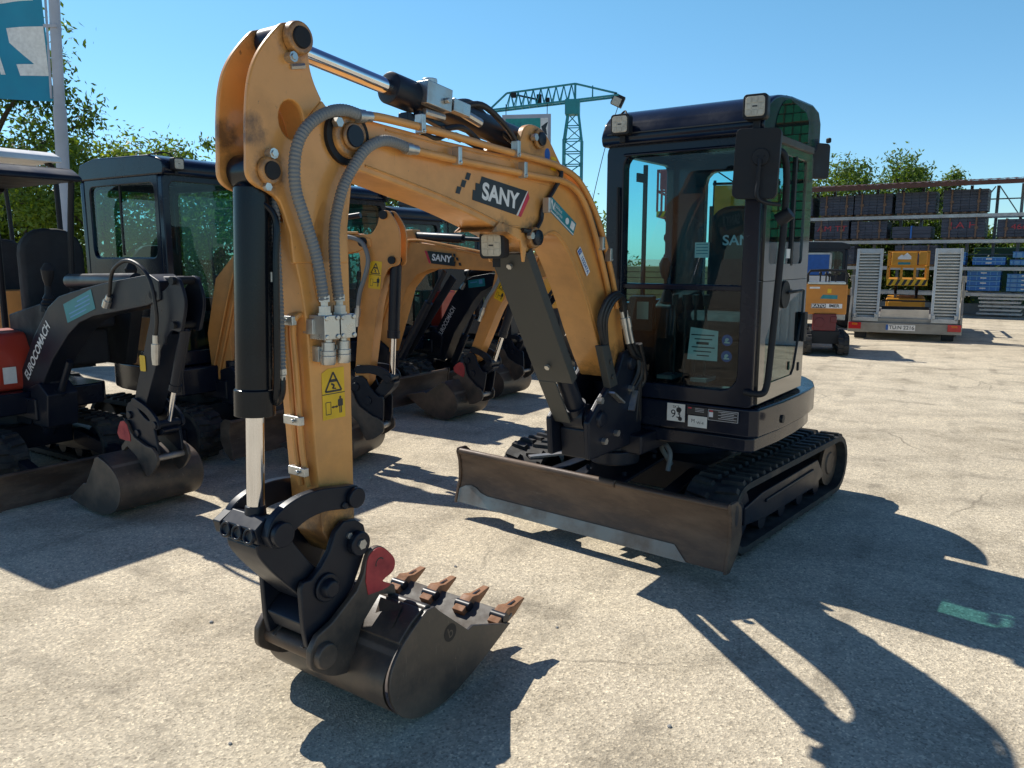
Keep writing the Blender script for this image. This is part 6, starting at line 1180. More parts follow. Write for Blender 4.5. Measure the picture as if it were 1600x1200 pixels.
# --- orange machine farther back, seen under the big boom
m5, m5b, m5t = sany_machine('mini_excavator', 'farthest orange machine of the left row, seen under the big boom', (-0.55, 12.1), 57, 0, 0,
    [(-0.53, 0.62), (-0.70, 1.15), (-0.80, 1.42), (-0.95, 1.58), (-1.15, 1.64), (-1.35, 1.62), (-1.85, 1.45), (-2.0, 1.38)], [(-0.80, 0.62), (-0.98, 1.08), (-1.08, 1.24), (-1.22, 1.34), (-1.38, 1.38), (-1.5, 1.38), (-1.85, 1.29), (-2.0, 1.26)],
    (-1.93, 1.33), (-1.70, 0.56), 4, None, 'SY18C', zt=2.36)
# --- dark wheeled loader cab with green-tinted glass farther back, yellow bonnet in front of it
m6 = thing('wheel_loader', 'dark loader with green-tinted cab and rounded yellow bonnet behind the left row', 'loader', (-0.9, 14.6, 0), R(50))
cab_set(m6, -0.62, 0.62, -0.3, 1.0, 1.0, 2.72, lamps=False, seat_text=False, mat='black', sill=1.5)
m = MB(); m.prism(spline2([(-1.9, 0.75), (-1.95, 1.2), (-1.85, 1.5), (-1.5, 1.62), (-0.9, 1.66), (-0.34, 1.66)], 3) + [(-0.34, 0.75)], -0.5, 0.5); m.build('bonnet', 'yellow', m6, bevel=0.07, segs=4)
m = MB(); m.box((0, -0.4, 0.72), (0.9, 2.9, 0.42)); m.build('chassis', 'black', m6, bevel=0.03)
for sx in (-1, 1):
    for yy in (-1.35, 0.55):
        m = MB(); m.rod((sx * 0.50, yy, 0.46), (sx * 0.80, yy, 0.46), [(0, 0.30), (0, 0.42), (0.12, 0.46), (0.88, 0.46), (1, 0.42), (1, 0.26)], 28); wh = m.build('wheel', 'rubber', m6)
        m = MB(); m.rod((sx * 0.72, yy, 0.46), (sx * 0.79, yy, 0.46), [(0, 0.25), (0.8, 0.25), (1, 0.12)], 20); m.build('rim', 'yellow', wh)
# ------------------------------------------------------------------ storage rack at the back right
# rack frame: X along the rack (to the right and nearer), Y into depth, origin at the right-hand picture edge
RA = R(-35); RO = Vector((13.41, 21.89, 0))
rack = thing('storage_rack', 'long cantilever storage rack with rusty sheet roof behind the trailer', 'rack', RO, RA)
RX0, RX1 = -7.2, 6.0
m = MB(); nseg = 130
top_, bot_ = [], []
vs = []
for i in range(nseg + 1):
    x = RX0 - 0.2 + (RX1 - RX0 + 0.4) * i / nseg; dz = 0.028 if i % 2 else 0.0
    vs += [(x, -0.55, 3.66 + dz), (x, 1.5, 3.84 + dz)]
fs = [(2 * i, 2 * i + 2, 2 * i + 3, 2 * i + 1) for i in range(nseg)]
m.add(vs, fs); m.box(((RX0 + RX1) / 2, -0.54, 3.60), (RX1 - RX0 + 0.4, 0.03, 0.12)); m.build('roof_sheet', 'roofsheet', rack, smooth=False)
nu = int((RX1 - RX0) / 0.62)
for i in range(nu + 1):
    x = RX0 + 0.62 * i; y = 0.92 if i % 2 == 0 else 1.35
    m = MB(); m.box((x, y, 1.82), (0.075, 0.10, 3.64))
    if i % 2 == 0:
        m.bar((x, -0.55, 3.60), (x, 1.5, 3.78), 0.05, 0.08)
        m.bar((x, 0.0, 0.02), (x, 1.4, 0.02), 0.06, 0.04)
        for za in (0.58, 1.29, 2.04, 2.74): m.bar((x, -0.05, za), (x, 0.92, za), 0.05, 0.07)
    m.build('upright', 'rackpaint', rack)
for z in (0.60, 1.31, 2.06, 2.76):
    for y in (-0.06, 0.95):
        m = MB(); m.box(((RX0 + RX1) / 2, y, z), (RX1 - RX0, 0.05, 0.09)); m.build('beam', 'galv', rack)
for z in (1.70, 3.25):
    m = MB(); m.box(((RX0 + RX1) / 2, 1.06, z), (RX1 - RX0, 0.03, 0.035)); m.build('beam', 'rackpaint', rack)
for i in range(0, 11):
    x = RX0 + 1.24 * i
    m = MB(); m.bar((x + 0.05, 1.07, 2.8), (x + 0.57, 1.07, 3.6), 0.03, 0.03); m.cut(); m.bar((x + 1.19, 1.07, 2.8), (x + 0.67, 1.07, 3.6), 0.03, 0.03); m.cut(); m.bar((x + 0.05, 1.07, 0.1), (x + 1.19, 1.07, 0.58), 0.025, 0.025); m.build_each('brace', 'rackpaint', rack)
def rpos(x, y, z): return RO + Matrix.Rotation(RA, 3, 'Z') @ Vector((x, y, z))
# pallets of dark panels
def pallet(x, z, w, h, label, spray=None, flat_=False, strap='strap', dep=0.8, grp='pallets of dark panels in the storage rack'):
    t = thing('panel_pallet', label, 'pallet', rpos(x, 0.40, z), RA + R(random.uniform(-1.2, 1.2)), grp)
    m = MB()
    for yy in (-0.3, 0.0, 0.3): m.box((0, yy, 0.03), (w * 0.96, 0.09, 0.05))
    for k in range(5): m.box((-w * 0.42 + k * w * 0.21, -0.40, 0.03), (0.1, 0.03, 0.055))
    m.build('pallet_base', 'wood', t)
    m = MB(); h *= 1.08; w *= 1.05; nl = max(2, int(h / 0.075)) if not flat_ else 3
    ncol = 5 if not flat_ else 1
    for k in range(nl):
        zz = 0.06 + h * (k + 0.5) / nl
        for c in range(ncol):
            m.box((-w / 2 + w * (c + 0.5) / ncol, random.uniform(-0.012, 0.012), zz), (w / ncol - 0.006, dep, h / nl - 0.006))
    m.build('panel_stack', 'slate', t)
    for s in ((-0.30, 0.30) if not flat_ else (0.0,)):
        m = MB(); m.box((s * w, -dep / 2 - 0.022, 0.06 + h / 2), (0.040, 0.018, h + 0.03)); m.box((s * w, 0, 0.06 + h + 0.012), (0.040, dep, 0.016))
        if not flat_: m.box((s * w + 0.01, -dep / 2 - 0.034, 0.06 + h * 0.45), (0.085, 0.014, 0.07))
        m.build('strap', strap, t)
    if spray:
        m = MB(); m.text(spray, (0.02, -dep / 2 - 0.014, 0.06 + h * 0.55), (1, 0, 0), (0, 0, 1), h * 0.42, 0, 0.0, wide=1.3); m.build('spray_mark', 'spray', t, recalc=False, smooth=False)
    return t
Z1, Z2, Z3, Z4 = 2.81, 2.11, 1.36, 0.65
pallet(-4.44, Z1, 0.92, 0.52, 'stack of dark panels on the top shelf, first from the cab')
pallet(-3.42, Z1, 0.98, 0.54, 'stack of dark panels on the top shelf, second from the cab')
pallet(-2.30, Z1, 0.98, 0.54, 'stack of dark panels on the top shelf, third from the cab')
pallet(-1.05, Z1, 1.04, 0.56, 'stack of dark panels on the top shelf, last before the empty bays')
pallet(-5.6, Z1, 0.9, 0.50, 'stack of dark panels on the top shelf, half hidden by the cab')
pallet(-4.55, Z2, 0.94, 0.50, 'stack of dark panels on the second shelf with large red sprayed marks', 'AM TT')
pallet(-3.50, Z2, 0.94, 0.46, 'stack of dark panels on the second shelf, between sprayed and blue-strapped stacks')
pallet(-2.35, Z2, 0.96, 0.30, 'low stack of dark panels held by one blue strap', flat_=True, strap='bluestrap')
pallet(-1.05, Z2, 1.02, 0.55, 'tall stack of dark panels on the second shelf with faint red marks', 'J.A H')
pallet(0.30, Z2, 1.02, 0.44, 'stack of dark panels with red sprayed numbers at the right end', '46m')
pallet(-5.7, Z2, 0.9, 0.48, 'stack of dark panels on the second shelf, half hidden by the cab')
pallet(-4.4, Z3, 1.06, 0.50, 'stack of dark panels on the third shelf, left of the tall ramps')
pallet(-2.2, Z3, 1.05, 0.50, 'stack of dark panels on the third shelf, behind the yellow platform lift')
# blue crates
def crate(x, z, w, h, label, mat, n=1, grp='blue crates in the storage rack', y=0.35):
    t = thing('plastic_crate', label, 'crate', rpos(x, y, z), RA, grp)
    lh = h / n
    m = MB()
    for k in range(n): m.box((0, 0, 0.04 + lh * (k + 0.5)), (w, 0.62, lh - 0.02))
    b = m.build('crate_body', mat, t, bevel=0.012)
    m = MB()
    for k in range(n):
        for c in range(5): m.box((-w / 2 + w * (c + 0.5) / 5, -0.315, 0.04 + lh * (k + 0.5)), (0.02, 0.014, lh - 0.05))
        m.box((0, -0.318, 0.04 + lh * (k + 0.95)), (w + 0.01, 0.012, 0.025)); m.box((0, -0.322, 0.04 + lh * (k + 0.6)), (w * 0.18, 0.012, 0.03), 1)
    m.build('crate_rib', ['bluecrate' if mat == 'bluelight' else 'bluelight', 'white'], b)
    return t
crate(-1.18, Z3, 0.5, 0.36, 'blue crates stacked high beside the right-hand ramp', 'bluecrate', 3)
crate(-0.36, Z3, 0.78, 0.22, 'low bright blue crate on the third shelf', 'bluecrate', 2)
crate(0.55, Z3, 0.82, 0.15, 'pale blue crate at the right end, lower one of two', 'bluelight', 1)
crate(0.58, Z3 + 0.20, 0.78, 0.17, 'pale blue crate at the right end, upper one of two', 'bluelight', 1)
crate(-1.30, Z4, 0.42, 0.46, 'blue crates half hidden behind the right-hand ramp', 'bluecrate', 3)
crate(-0.45, Z4, 0.80, 0.56, 'tall stack of bright blue crates on the lowest shelf', 'bluecrate', 4)
crate(0.52, Z4, 0.82, 0.48, 'stack of pale blue crates on the lowest shelf', 'bluelight', 4)
# aluminium frames on the ground
t = thing('panel_frame_stack', 'stack of pale metal formwork frames on the ground below the blue crates', 'frame stack', rpos(0.0, 0.2, 0), RA)
for k in range(6):
    m = MB(); z = 0.08 + k * 0.105; w_ = 1.08 - 0.1 * (k % 2)
    m.box((0.02 * (k % 3), -0.3, z), (w_, 0.05, 0.05)); m.box((0.02 * (k % 3), 0.25, z), (w_, 0.05, 0.05))
    for q in range(5): m.box((0.02 * (k % 3) - w_ / 2 + 0.05 + q * (w_ - 0.1) / 4, 0, z), (0.05, 0.5, 0.04))
    m.build('frame', 'alu', t)
t = thing('concrete_plinth', 'low grey concrete plinth under the rack', 'plinth', rpos(-0.6, 0.9, 0), RA); m = MB(); m.box((0, 0, 0.15), (13, 0.2, 0.30)); m.build('block', 'concrete', t, bevel=0.01)

# ------------------------------------------------------------------ machine trailer with raised ramps
tr = thing('machine_trailer', 'grey plant trailer seen from behind with two upright ribbed ramps', 'trailer', (7.70, 15.60, -0.20), R(-27))
# X right, Y forward (away), Z up; rear edge at y=0, half width 1.02
m = MB(); m.box((0, 1.9, 0.56), (1.96, 3.7, 0.14)); m.box((0, 0.03, 0.44), (2.02, 0.08, 0.20)); m.bar((0, 3.7, 0.5), (0, 5.0, 0.48), 0.12, 0.12); m.build('chassis', 'trailergrey', tr, bevel=0.01)
m = MB(); m.box((0, 0.10, 0.68), (0.86, 0.03, 0.24)); m.build('tailboard', 'board', tr, bevel=0.006)
m = MB(); m.box((0, 0.5, 0.79), (0.86, 0.05, 0.10)); m.bar((-0.43, 0.55, 0.95), (0.43, 0.55, 0.95), 0.03, 0.03); m.build('cross_rail', 'blackmatte', tr)
for s in (-1, 1):
    m = MB(); m.prism([(0.0, 0.52), (0.0, 0.72), (0.25, 1.05), (0.34, 1.42), (0.42, 1.42), (0.55, 0.82), (3.2, 0.80), (3.2, 0.52)], s * 0.985 - 0.02, s * 0.985 + 0.02); m.box((s * 0.985, 0.38, 1.40), (0.10, 0.08, 0.12)); m.box((s * 0.99, 0.33, 1.12), (0.08, 0.06, 0.14)); m.build('side_panel', 'trailergrey', tr, bevel=0.006)
    m = MB(); x0 = s * 0.70
    lean = 0.22
    def rp_(x, z, y=0): return (x, 0.10 + y + lean * (z - 0.6) / 1.75, 0.56 + (z - 0.58) * 0.80)
    for q in (-1, 1): m.bar(rp_(x0 + q * 0.215, 0.58), rp_(x0 + q * 0.215, 2.36), 0.05, 0.10)
    for k in range(22): m.bar(rp_(x0 - 0.20, 0.70 + k * 0.074), rp_(x0 + 0.20, 0.70 + k * 0.074), 0.045, 0.028)
    m.add([rp_(x0 - 0.2, 0.62, 0.03), rp_(x0 + 0.2, 0.62, 0.03), rp_(x0 + 0.2, 2.36, 0.03), rp_(x0 - 0.2, 2.36, 0.03)], [(0, 1, 2, 3)], 1)
    m.add([rp_(x0 - 0.2, 2.26, -0.02), rp_(x0 + 0.2, 2.26, -0.02), rp_(x0 + 0.2, 2.37, -0.02), rp_(x0 - 0.2, 2.37, -0.02)], [(0, 1, 2, 3)])
    rmp = m.build('ramp', ['alu', 'trailergrey'], tr, bevel=0.004)
    m = MB(); m.box((x0, 0.06, 0.60), (0.46, 0.12, 0.08)); m.box((x0 - 0.19, 0.04, 0.66), (0.05, 0.08, 0.10)); m.box((x0 + 0.19, 0.04, 0.66), (0.05, 0.08, 0.10)); m.build('hinge', 'galv', rmp, bevel=0.005)
    m = MB(); m.box((s * 0.88, -0.02, 0.47), (0.23, 0.04, 0.13)); m.box((s * 0.88, -0.045, 0.50), (0.10, 0.01, 0.04), 1); m.build('tail_light', ['taillight', 'amber'], tr, bevel=0.006)
    for yy in (1.4, 2.1):
        m = MB(); m.rod((s * 0.80, yy, 0.50), (s * 0.99, yy, 0.50), [(0, 0.2), (0, 0.28), (0.15, 0.30), (0.85, 0.30), (1, 0.28), (1, 0.18)], 24); wh = m.build('wheel', 'rubber', tr)
        m = MB(); m.rod((s * 0.93, yy, 0.50), (s * 0.985, yy, 0.50), [(0, 0.17), (1, 0.14)], 16); m.build('rim', 'galv', wh)
    m = MB(); m.prism([(0.95, 0.60), (1.0, 0.82), (1.3, 0.87), (2.2, 0.87), (2.5, 0.82), (2.55, 0.60)], s * 0.80, s * 1.02); m.build('mudguard', 'whitepaint', tr)
    m = MB(); m.box((s * 0.78, 0.25, 0.29), (0.22, 0.22, 0.16)); m.build('prop_stand', 'blackmatte', tr, bevel=0.01)
m = MB(); m.box((-0.05, -0.014, 0.45), (0.52, 0.008, 0.112)); m.box((-0.29, -0.0195, 0.45), (0.042, 0.003, 0.106), 1); m.text('TÜ:N 2216', (-0.03, -0.0185, 0.45), (1, 0, 0), (0, 0, 1), 0.098, 2, 0.001, bold=0.012); m.build('number_plate', ['white', 'signblue', 'decalblack'], tr, recalc=True, smooth=False)

# ------------------------------------------------------------------ yellow scissor lift beyond the trailer
def scissor(name, label, loc, rz, zp, mats=('yellow', 'blackmatte'), logo=True, rh=1.0):
    t = thing(name, label, 'scissor lift', loc, rz)
    m = MB(); m.box((0, 0, 0.50), (0.78, 1.7, 0.46)); m.box((0, -0.80, 0.46), (0.70, 0.16, 0.42)); ch = m.build('chassis', mats[0], t, bevel=0.03)
    m = MB(); m.box((-0.2, -0.89, 0.45), (0.12, 0.01, 0.05)); m.box((0.2, -0.89, 0.45), (0.12, 0.01, 0.05)); m.box((0, -0.89, 0.45), (0.08, 0.01, 0.03)); m.build('vent', 'blackmatte', ch)
    for sx in (-1, 1):
        for yy in (-0.6, 0.6):
            m = MB(); m.rod((sx * 0.30, yy, 0.19), (sx * 0.41, yy, 0.19), [(0, 0.16), (0.1, 0.19), (0.9, 0.19), (1, 0.12)], 18); m.build('wheel', 'rubber', t)
    nlev = max(1, round((zp - 0.66) / 0.42)); dz = (zp - 0.70) / nlev
    m = MB()
    for k in range(nlev):
        z0, z1 = 0.70 + dz * k, 0.70 + dz * (k + 1)
        for sx in (-1, 1): m.bar((sx * 0.21, -0.7, z0), (sx * 0.21, 0.7, z1), 0.05, 0.09); m.bar((sx * 0.22, 0.7, z0), (sx * 0.22, -0.7, z1), 0.05, 0.09)
    m.build('scissor_arm', mats[1], t)
    m = MB(); m.box((0, 0, zp + 0.06), (0.80, 1.8, 0.14)); pf = m.build('platform', mats[0], t, bevel=0.01)
    m = MB()
    m.box((0, -0.905, zp + 0.06), (0.80, 0.008, 0.13), 0)
    for k in range(6): m.prism([(-0.37 + k * 0.13, zp + 0.0), (-0.31 + k * 0.13, zp + 0.0), (-0.25 + k * 0.13, zp + 0.12), (-0.31 + k * 0.13, zp + 0.12)], -0.914, -0.910, 'Y', 1)
    m.build('hazard_stripe', ['warnyellow', 'decalblack'], pf, smooth=False)
    m = MB()
    for x in (-0.39, 0.39):
        for y in (-0.88, -0.3, 0.3, 0.88): m.bar((x, y, zp + 0.12), (x, y, zp + 1.05 * rh), 0.045, 0.045)
        for z in (0.58 * rh, 1.05 * rh): m.bar((x, -0.9, zp + z), (x, 0.9, zp + z), 0.045, 0.045)
    for y in (-0.88, 0.88):
        for z in (0.58 * rh, 1.05 * rh): m.bar((-0.40, y, zp + z), (0.40, y, zp + z), 0.045, 0.045)
    m.bar((-0.12, -0.88, zp + 0.12), (-0.12, -0.88, zp + 0.6), 0.05, 0.05); m.bar((0.14, -0.88, zp + 0.12), (0.14, -0.88, zp + 0.6), 0.05, 0.05)
    m.build('guard_rail', mats[0], t)
    m = MB(); m.box((-0.08, -0.93, zp + 0.83 * rh), (0.50, 0.05, 0.44 * rh)); m.box((0.28, -0.90, zp + 0.85 * rh), (0.16, 0.14, 0.42 * rh)); bx = m.build('control_box', mats[0], t, bevel=0.02)
    if logo:
        m = MB(); m.plate((-0.08, -0.957, zp + 0.88 * rh), (1, 0, 0), (0, 0, 1), [(-0.13, -0.04), (0.13, -0.04), (0.13, 0.02), (0.05, 0.10), (-0.02, 0.04), (-0.06, 0.06), (-0.13, 0.0)], 0); m.rect((-0.08, -0.957, zp + 0.69 * rh), (1, 0, 0), (0, 0, 1), 0.24, 0.05, 1); m.build('sticker', ['white', 'teal'], bx, recalc=False, smooth=False)
    return t
scissor('scissor_lift', 'yellow scissor lift with folded platform parked beyond the trailer', (8.98, 18.2, 0), R(-26), 1.02, rh=0.68)
scissor('scissor_lift', 'raised red-orange work platform seen small through the cab glass', (4.05, 19.6, 0), R(-20), 2.55, ('redpaint', 'blackmatte'), False)
m = MB()
# ------------------------------------------------------------------ orange track dumper behind the cab
kd = thing('track_dumper', 'small orange tracked dumper with control levers and black rubber tracks, beside the trailer', 'dumper', (5.40, 13.75, 0), R(-18))
for s in (-1, 1): track(kd, s * 0.29, 0.17, 0.72, 0.34, Matrix.Identity(4), s, pitch=0.11, detail=False)
m = MB(); m.box((0, 0, 0.30), (0.46, 1.1, 0.22)); m.box((0, -0.50, 0.34), (0.62, 0.06, 0.06)); m.bar((-0.30, -0.45, 0.36), (0.3, -0.45, 0.36), 0.05, 0.05); m.build('chassis', 'blackmatte', kd, bevel=0.015)
m = MB(); m.box((-0.02, -0.40, 0.55), (0.36, 0.30, 0.28)); m.cyl((-0.10, -0.56, 0.55), (-0.10, -0.54, 0.55), 0.08, n=16); m.box((0.12, -0.54, 0.60), (0.1, 0.04, 0.1)); m.build('engine', 'enginered', kd, bevel=0.03)
m = MB(); m.box((-0.02, -0.47, 0.93), (0.66, 0.10, 0.50)); m.box((-0.02, -0.30, 0.97), (0.62, 0.30, 0.40)); pn = m.build('rear_panel', 'deeporange', kd, bevel=0.02)
m = MB(); m.rect((0.0, -0.5215, 0.82), (1, 0, 0), (0, 0, 1), 0.48, 0.075, 0); m.rect((-0.125, -0.5215, 0.82), (1, 0, 0), (0, 0, 1), 0.22, 0.068, 1, 0.0006); m.text('KATO', (-0.125, -0.5215, 0.82), (1, 0, 0), (0, 0, 1), 0.072, 0, 0.001, bold=0.03, wide=1.05); m.text('IMER', (0.115, -0.5215, 0.82), (1, 0, 0), (0, 0, 1), 0.072, 1, 0.001, bold=0.03, wide=1.05)
m.plate((0.03, -0.5215, 0.97), (1, 0, 0), (0, 0, 1), [(-0.14, -0.03), (0.13, -0.035), (0.13, 0.03), (-0.1, 0.035)], 2); m.rect((0.03, -0.5215, 1.07), (1, 0, 0), (0, 0, 1), 0.06, 0.07, 3); m.rect((-0.2, -0.5215, 1.12), (1, 0, 0), (0, 0, 1), 0.16, 0.03, 4); m.build('lettering', ['white', 'decalblack', 'teal', 'warnyellow', 'paper'], pn, recalc=False, smooth=False)
m = MB(); m.box((-0.02, -0.35, 1.195), (0.60, 0.30, 0.05)); m.build('control_deck', 'zinc', kd, bevel=0.01)
for x, h_ in ((-0.12, 0.13), (0.02, 0.10), (0.12, 0.14), (-0.03, 0.12)):
    m = MB(); m.cyl((x, -0.42, 1.21), (x, -0.44, 1.21 + h_), 0.012, n=8); m.rod((x, -0.44, 1.20 + h_), (x, -0.44, 1.26 + h_), [(0, 0.02), (0.5, 0.028), (1, 0.012)], 10); m.build('lever', 'blackmatte', kd)
m = MB(); m.tube([(-0.31, -0.46, 1.12), (-0.32, -0.50, 1.34), (-0.28, -0.52, 1.40), (0.0, -0.52, 1.41), (0.25, -0.52, 1.40), (0.29, -0.50, 1.34), (0.28, -0.46, 1.12)], 0.022, 10, smooth=False); m.build('handle_bar', 'blackmatte', kd)
m = MB(); m.prism([(-0.10, 0.55), (-0.14, 1.05), (0.95, 1.05), (0.75, 0.62)], -0.33, 0.33); m.build('skip', 'galv', kd, bevel=0.02)

# ------------------------------------------------------------------ telehandler, boards, dark car behind
th = thing('wheel_loader', 'loader with a dusty yellow lifting arm and dark cab behind the small dumper', 'loader', (7.35, 19.2, 0), R(80))
m = MB(); m.box((0, 0.5, 0.62), (1.2, 2.0, 0.5)); m.build('chassis', 'black', th, bevel=0.05)
m = MB(); m.prism([(0.75, 0.72), (0.72, 1.15), (0.55, 1.22), (0.25, 1.18), (-0.45, 0.92), (-0.95, 0.85), (-1.05, 0.55), (-0.92, 0.30), (-0.78, 0.42), (-0.70, 0.62), (-0.30, 0.66), (0.20, 0.85)], -0.62, -0.42); bm_ = m.build('lifting_arm', 'yellow', th, bevel=0.025)
m = MB(); m.rect((-0.6215, -0.10, 0.95), (0, -1, -0.33), (0, -0.33, 1), 0.34, 0.10, 0); m.build('sticker', ['teal'], bm_, recalc=False, smooth=False)
m = MB()
for y, z in ((0.52, 1.02), (-0.82, 0.72), (-0.88, 0.5)): m.cyl((-0.64, y, z), (-0.615, y, z), 0.055, n=16)
m.build('pin', 'black', bm_)
cab_set(th, -0.40, 0.50, -0.55, 0.85, 0.70, 1.98, lamps=False, seat_text=False, mat='black', sill=1.2)
for sx in (-1, 1):
    for yy in (-0.55, 1.15):
        m = MB(); m.rod((sx * 0.50, yy, 0.38), (sx * 0.78, yy, 0.38), [(0, 0.25), (0, 0.35), (0.12, 0.38), (0.88, 0.38), (1, 0.34), (1, 0.2)], 26); wh = m.build('wheel', 'rubber', th)
        m = MB(); m.rod((sx * 0.70, yy, 0.38), (sx * 0.77, yy, 0.38), [(0, 0.2), (1, 0.15)], 18); m.build('rim', 'yellow', wh)
sb = thing('sign_board', 'bright blue and white board standing above the small dumper', 'sign', (6.62, 17.6, 0), R(-18))
m = MB(); m.box((0, 0, 1.46), (0.62, 0.03, 0.44)); m.build('board', 'signblue', sb)
m = MB(); m.box((0, 0, 1.16), (0.66, 0.04, 0.12)); m.box((0, 0.0, 0.88), (0.60, 0.03, 0.3), 1); m.build('lower_board', ['whitepaint', 'signblue'], sb)
m = MB()
for x in (-0.34, 0.34): m.box((x, 0.02, 0.86), (0.04, 0.04, 1.72))
m.box((0, 0.02, 1.70), (0.72, 0.04, 0.04)); m.build('frame', 'alu', sb)
# yellow advertising board on posts, seen through the cab
ab = thing('advertising_board', 'yellow board on posts with a black frame, seen through the rear cab window', 'sign', (5.75, 20.0, 0), R(-15))
m = MB(); m.box((0, 0, 2.8), (1.5, 0.06, 1.15)); m.build('board', 'yellow', ab)
m = MB()
for x in (-0.75, 0.75): m.box((x, 0.05, 1.75), (0.07, 0.07, 3.5))
m.box((0, 0.05, 3.42), (1.6, 0.06, 0.06)); m.bar((-0.75, 0.05, 3.75), (-0.3, 0.05, 3.45), 0.03, 0.03); m.build('frame', 'blackmatte', ab)
# stacks of yellow formwork beams behind the cab
def timber(name, label, loc, rz, nx, nz, bw, bh, ln, endmat, grp):
    t = thing(name, label, 'timber stack', loc, rz, grp)
    m = MB()
    rnd = random.Random(int(loc[0] * 100))
    for k in range(nz):
        for i in range(nx):
            x = -nx * bw / 2 + bw * (i + 0.5) + rnd.uniform(-0.006, 0.006); z = 0.08 + bh * (k + 0.5) + (k // 6) * 0.05; y = rnd.uniform(-0.06, 0.06)
            m.box((x, y, z), (bw * 0.86, ln, bh * 0.86)); m.box((x, -ln / 2 + y - 0.012, z), (bw * 0.84, 0.02, bh * 0.84), 1); m.box((x, ln / 2 + y + 0.012, z), (bw * 0.84, 0.02, bh * 0.84), 1)
    m.build('beam_stack', ['timber', endmat], t, smooth=False)
    m = MB()
    for k in range(0, nz, 6): m.box((0, -ln * 0.3, 0.04 + bh * k + (k // 6) * 0.05), (nx * bw, 0.08, 0.05)); m.box((0, ln * 0.3, 0.04 + bh * k + (k // 6) * 0.05), (nx * bw, 0.08, 0.05))
    m.build('bearer', 'wood', t)
    return t
timber('timber_stack', 'long stack of yellow formwork beams behind the cab, left one', (2.9, 16.2, 0), R(60), 12, 12, 0.11, 0.11, 2.6, 'timber', 'stacks of yellow beams behind the cab')
timber('timber_stack', 'long stack of yellow formwork beams behind the cab, right one', (4.3, 15.8, 0), R(50), 12, 11, 0.11, 0.11, 2.4, 'timber', 'stacks of yellow beams behind the cab')
# green-capped beams off to the right on a pale container, mirrored in the cab door
HM = Matrix.Translation((-0.604, 2.757, 0)) @ Matrix.Rotation(HZ, 4, 'Z')
q = HM @ Vector((6.2, 14.2, 0)); gb_ = thing('pale_container', 'pale low container outside the right edge, carrying green-capped beams', 'container', q, HZ)
m = MB(); m.box((0, 0, 0.95), (6.4, 2.4, 1.9)); m.build('body', 'whitepaint', gb_, bevel=0.02)
m = MB()
for k in range(40): m.box((-3.1 + k * 0.16, -1.215, 0.95), (0.07, 0.03, 1.7))
m.build('corrugation', 'whitepaint', gb_)
for k, nz_ in enumerate((17, 19, 16)):
    q = HM @ Vector((4.1 + k * 2.05, 14.2, 1.9)); t = timber('timber_stack', 'stack of green-capped beams on the pale container, mirrored in the cab door', (q.x, q.y, 1.9), HZ, 13, nz_, 0.15, 0.16, 2.3, 'timbergreen', 'green-capped beam stacks at the right')
# ------------------------------------------------------------------ advertising tower crane
tc_ = thing('tower_crane', 'small teal lattice tower crane with a floodlight on its jib end', 'crane', (1.78, 24.0, 0), R(-8))
def lattice(m, a, b, w, n, taper=1.0, r=0.030, tri=False):
    a = Vector(a); b = Vector(b); d = (b - a)
    ax = d.normalized(); u = Vector((0, 1, 0)) if abs(ax.z) > 0.5 else Vector((0, 1, 0)); v = ax.cross(u).normalized()
    def C_(t, i): k = w / 2 * (1 + (taper - 1) * t); s = ((-1, -1), (1, -1), (1, 1), (-1, 1))[i]; return a + d * t + u * (k * s[0]) + v * (k * s[1])
    for i in range(4): m.bar(C_(0, i), C_(1, i), r * 2, r * 2)
    for k in range(n):
        t0, t1 = k / n, (k + 1) / n
        for i in range(4):
            j = (i + 1) % 4
            m.bar(C_(t0, i), C_(t0, j), r, r)
            if k % 2: m.bar(C_(t0, i), C_(t1, j), r, r)
            else: m.bar(C_(t0, j), C_(t1, i), r, r)
m = MB(); lattice(m, (0, 0, 0), (0, 0, 5.0), 0.52, 14); m.build('mast', 'tealpaint', tc_)
m = MB(); lattice(m, (0, 0, 5.0), (0, 0, 5.75), 0.50, 2, 0.6); m.box((-0.02, -0.05, 5.9), (0.42, 0.4, 0.42)); m.build('slewing_head', 'tealpaint', tc_, bevel=0.02)
m = MB(); jl, jr = -2.55, 1.30
jz0, jz1 = 5.98, 6.22
for y in (-0.16, 0.16): m.bar((jl, y, jz0 - 0.12), (jr, y, jz1 - 0.02), 0.05, 0.05)
for seg in (((-1.95, 6.36), (0.05, 6.57)), ((0.05, 6.57), (jr - 0.05, jz1 + 0.05)), ((jl + 0.05, jz0 - 0.1), (-1.95, 6.36))): m.bar((seg[0][0], 0, seg[0][1]), (seg[1][0], 0, seg[1][1]), 0.05, 0.05)
nd = 9
for k in range(nd):
    x0 = -1.95 + 2.0 * k / nd; x1 = -1.95 + 2.0 * (k + 0.5) / nd; x2 = -1.95 + 2.0 * (k + 1) / nd
    zt_ = lambda x: 6.36 + (x + 1.95) / 2.0 * 0.21
    zb_ = lambda x: jz0 - 0.12 + (x - jl) / (jr - jl) * (jz1 - jz0 + 0.10)
    for y in (-0.16, 0.16): m.bar((x0, y, zb_(x0)), (x1, 0, zt_(x1)), 0.022, 0.022); m.bar((x1, 0, zt_(x1)), (x2, y, zb_(x2)), 0.022, 0.022)
    m.bar((x0, -0.16, zb_(x0)), (x0, 0.16, zb_(x0)), 0.022, 0.022)
m.bar((0.05, 0, 6.57), (0.05, 0, 6.1), 0.06, 0.06); m.bar((0.55, -0.16, 6.13), (0.55, 0, 6.5), 0.03, 0.03); m.bar((0.55, 0.16, 6.13), (0.55, 0, 6.5), 0.03, 0.03)
m.build('jib', 'tealpaint', tc_)
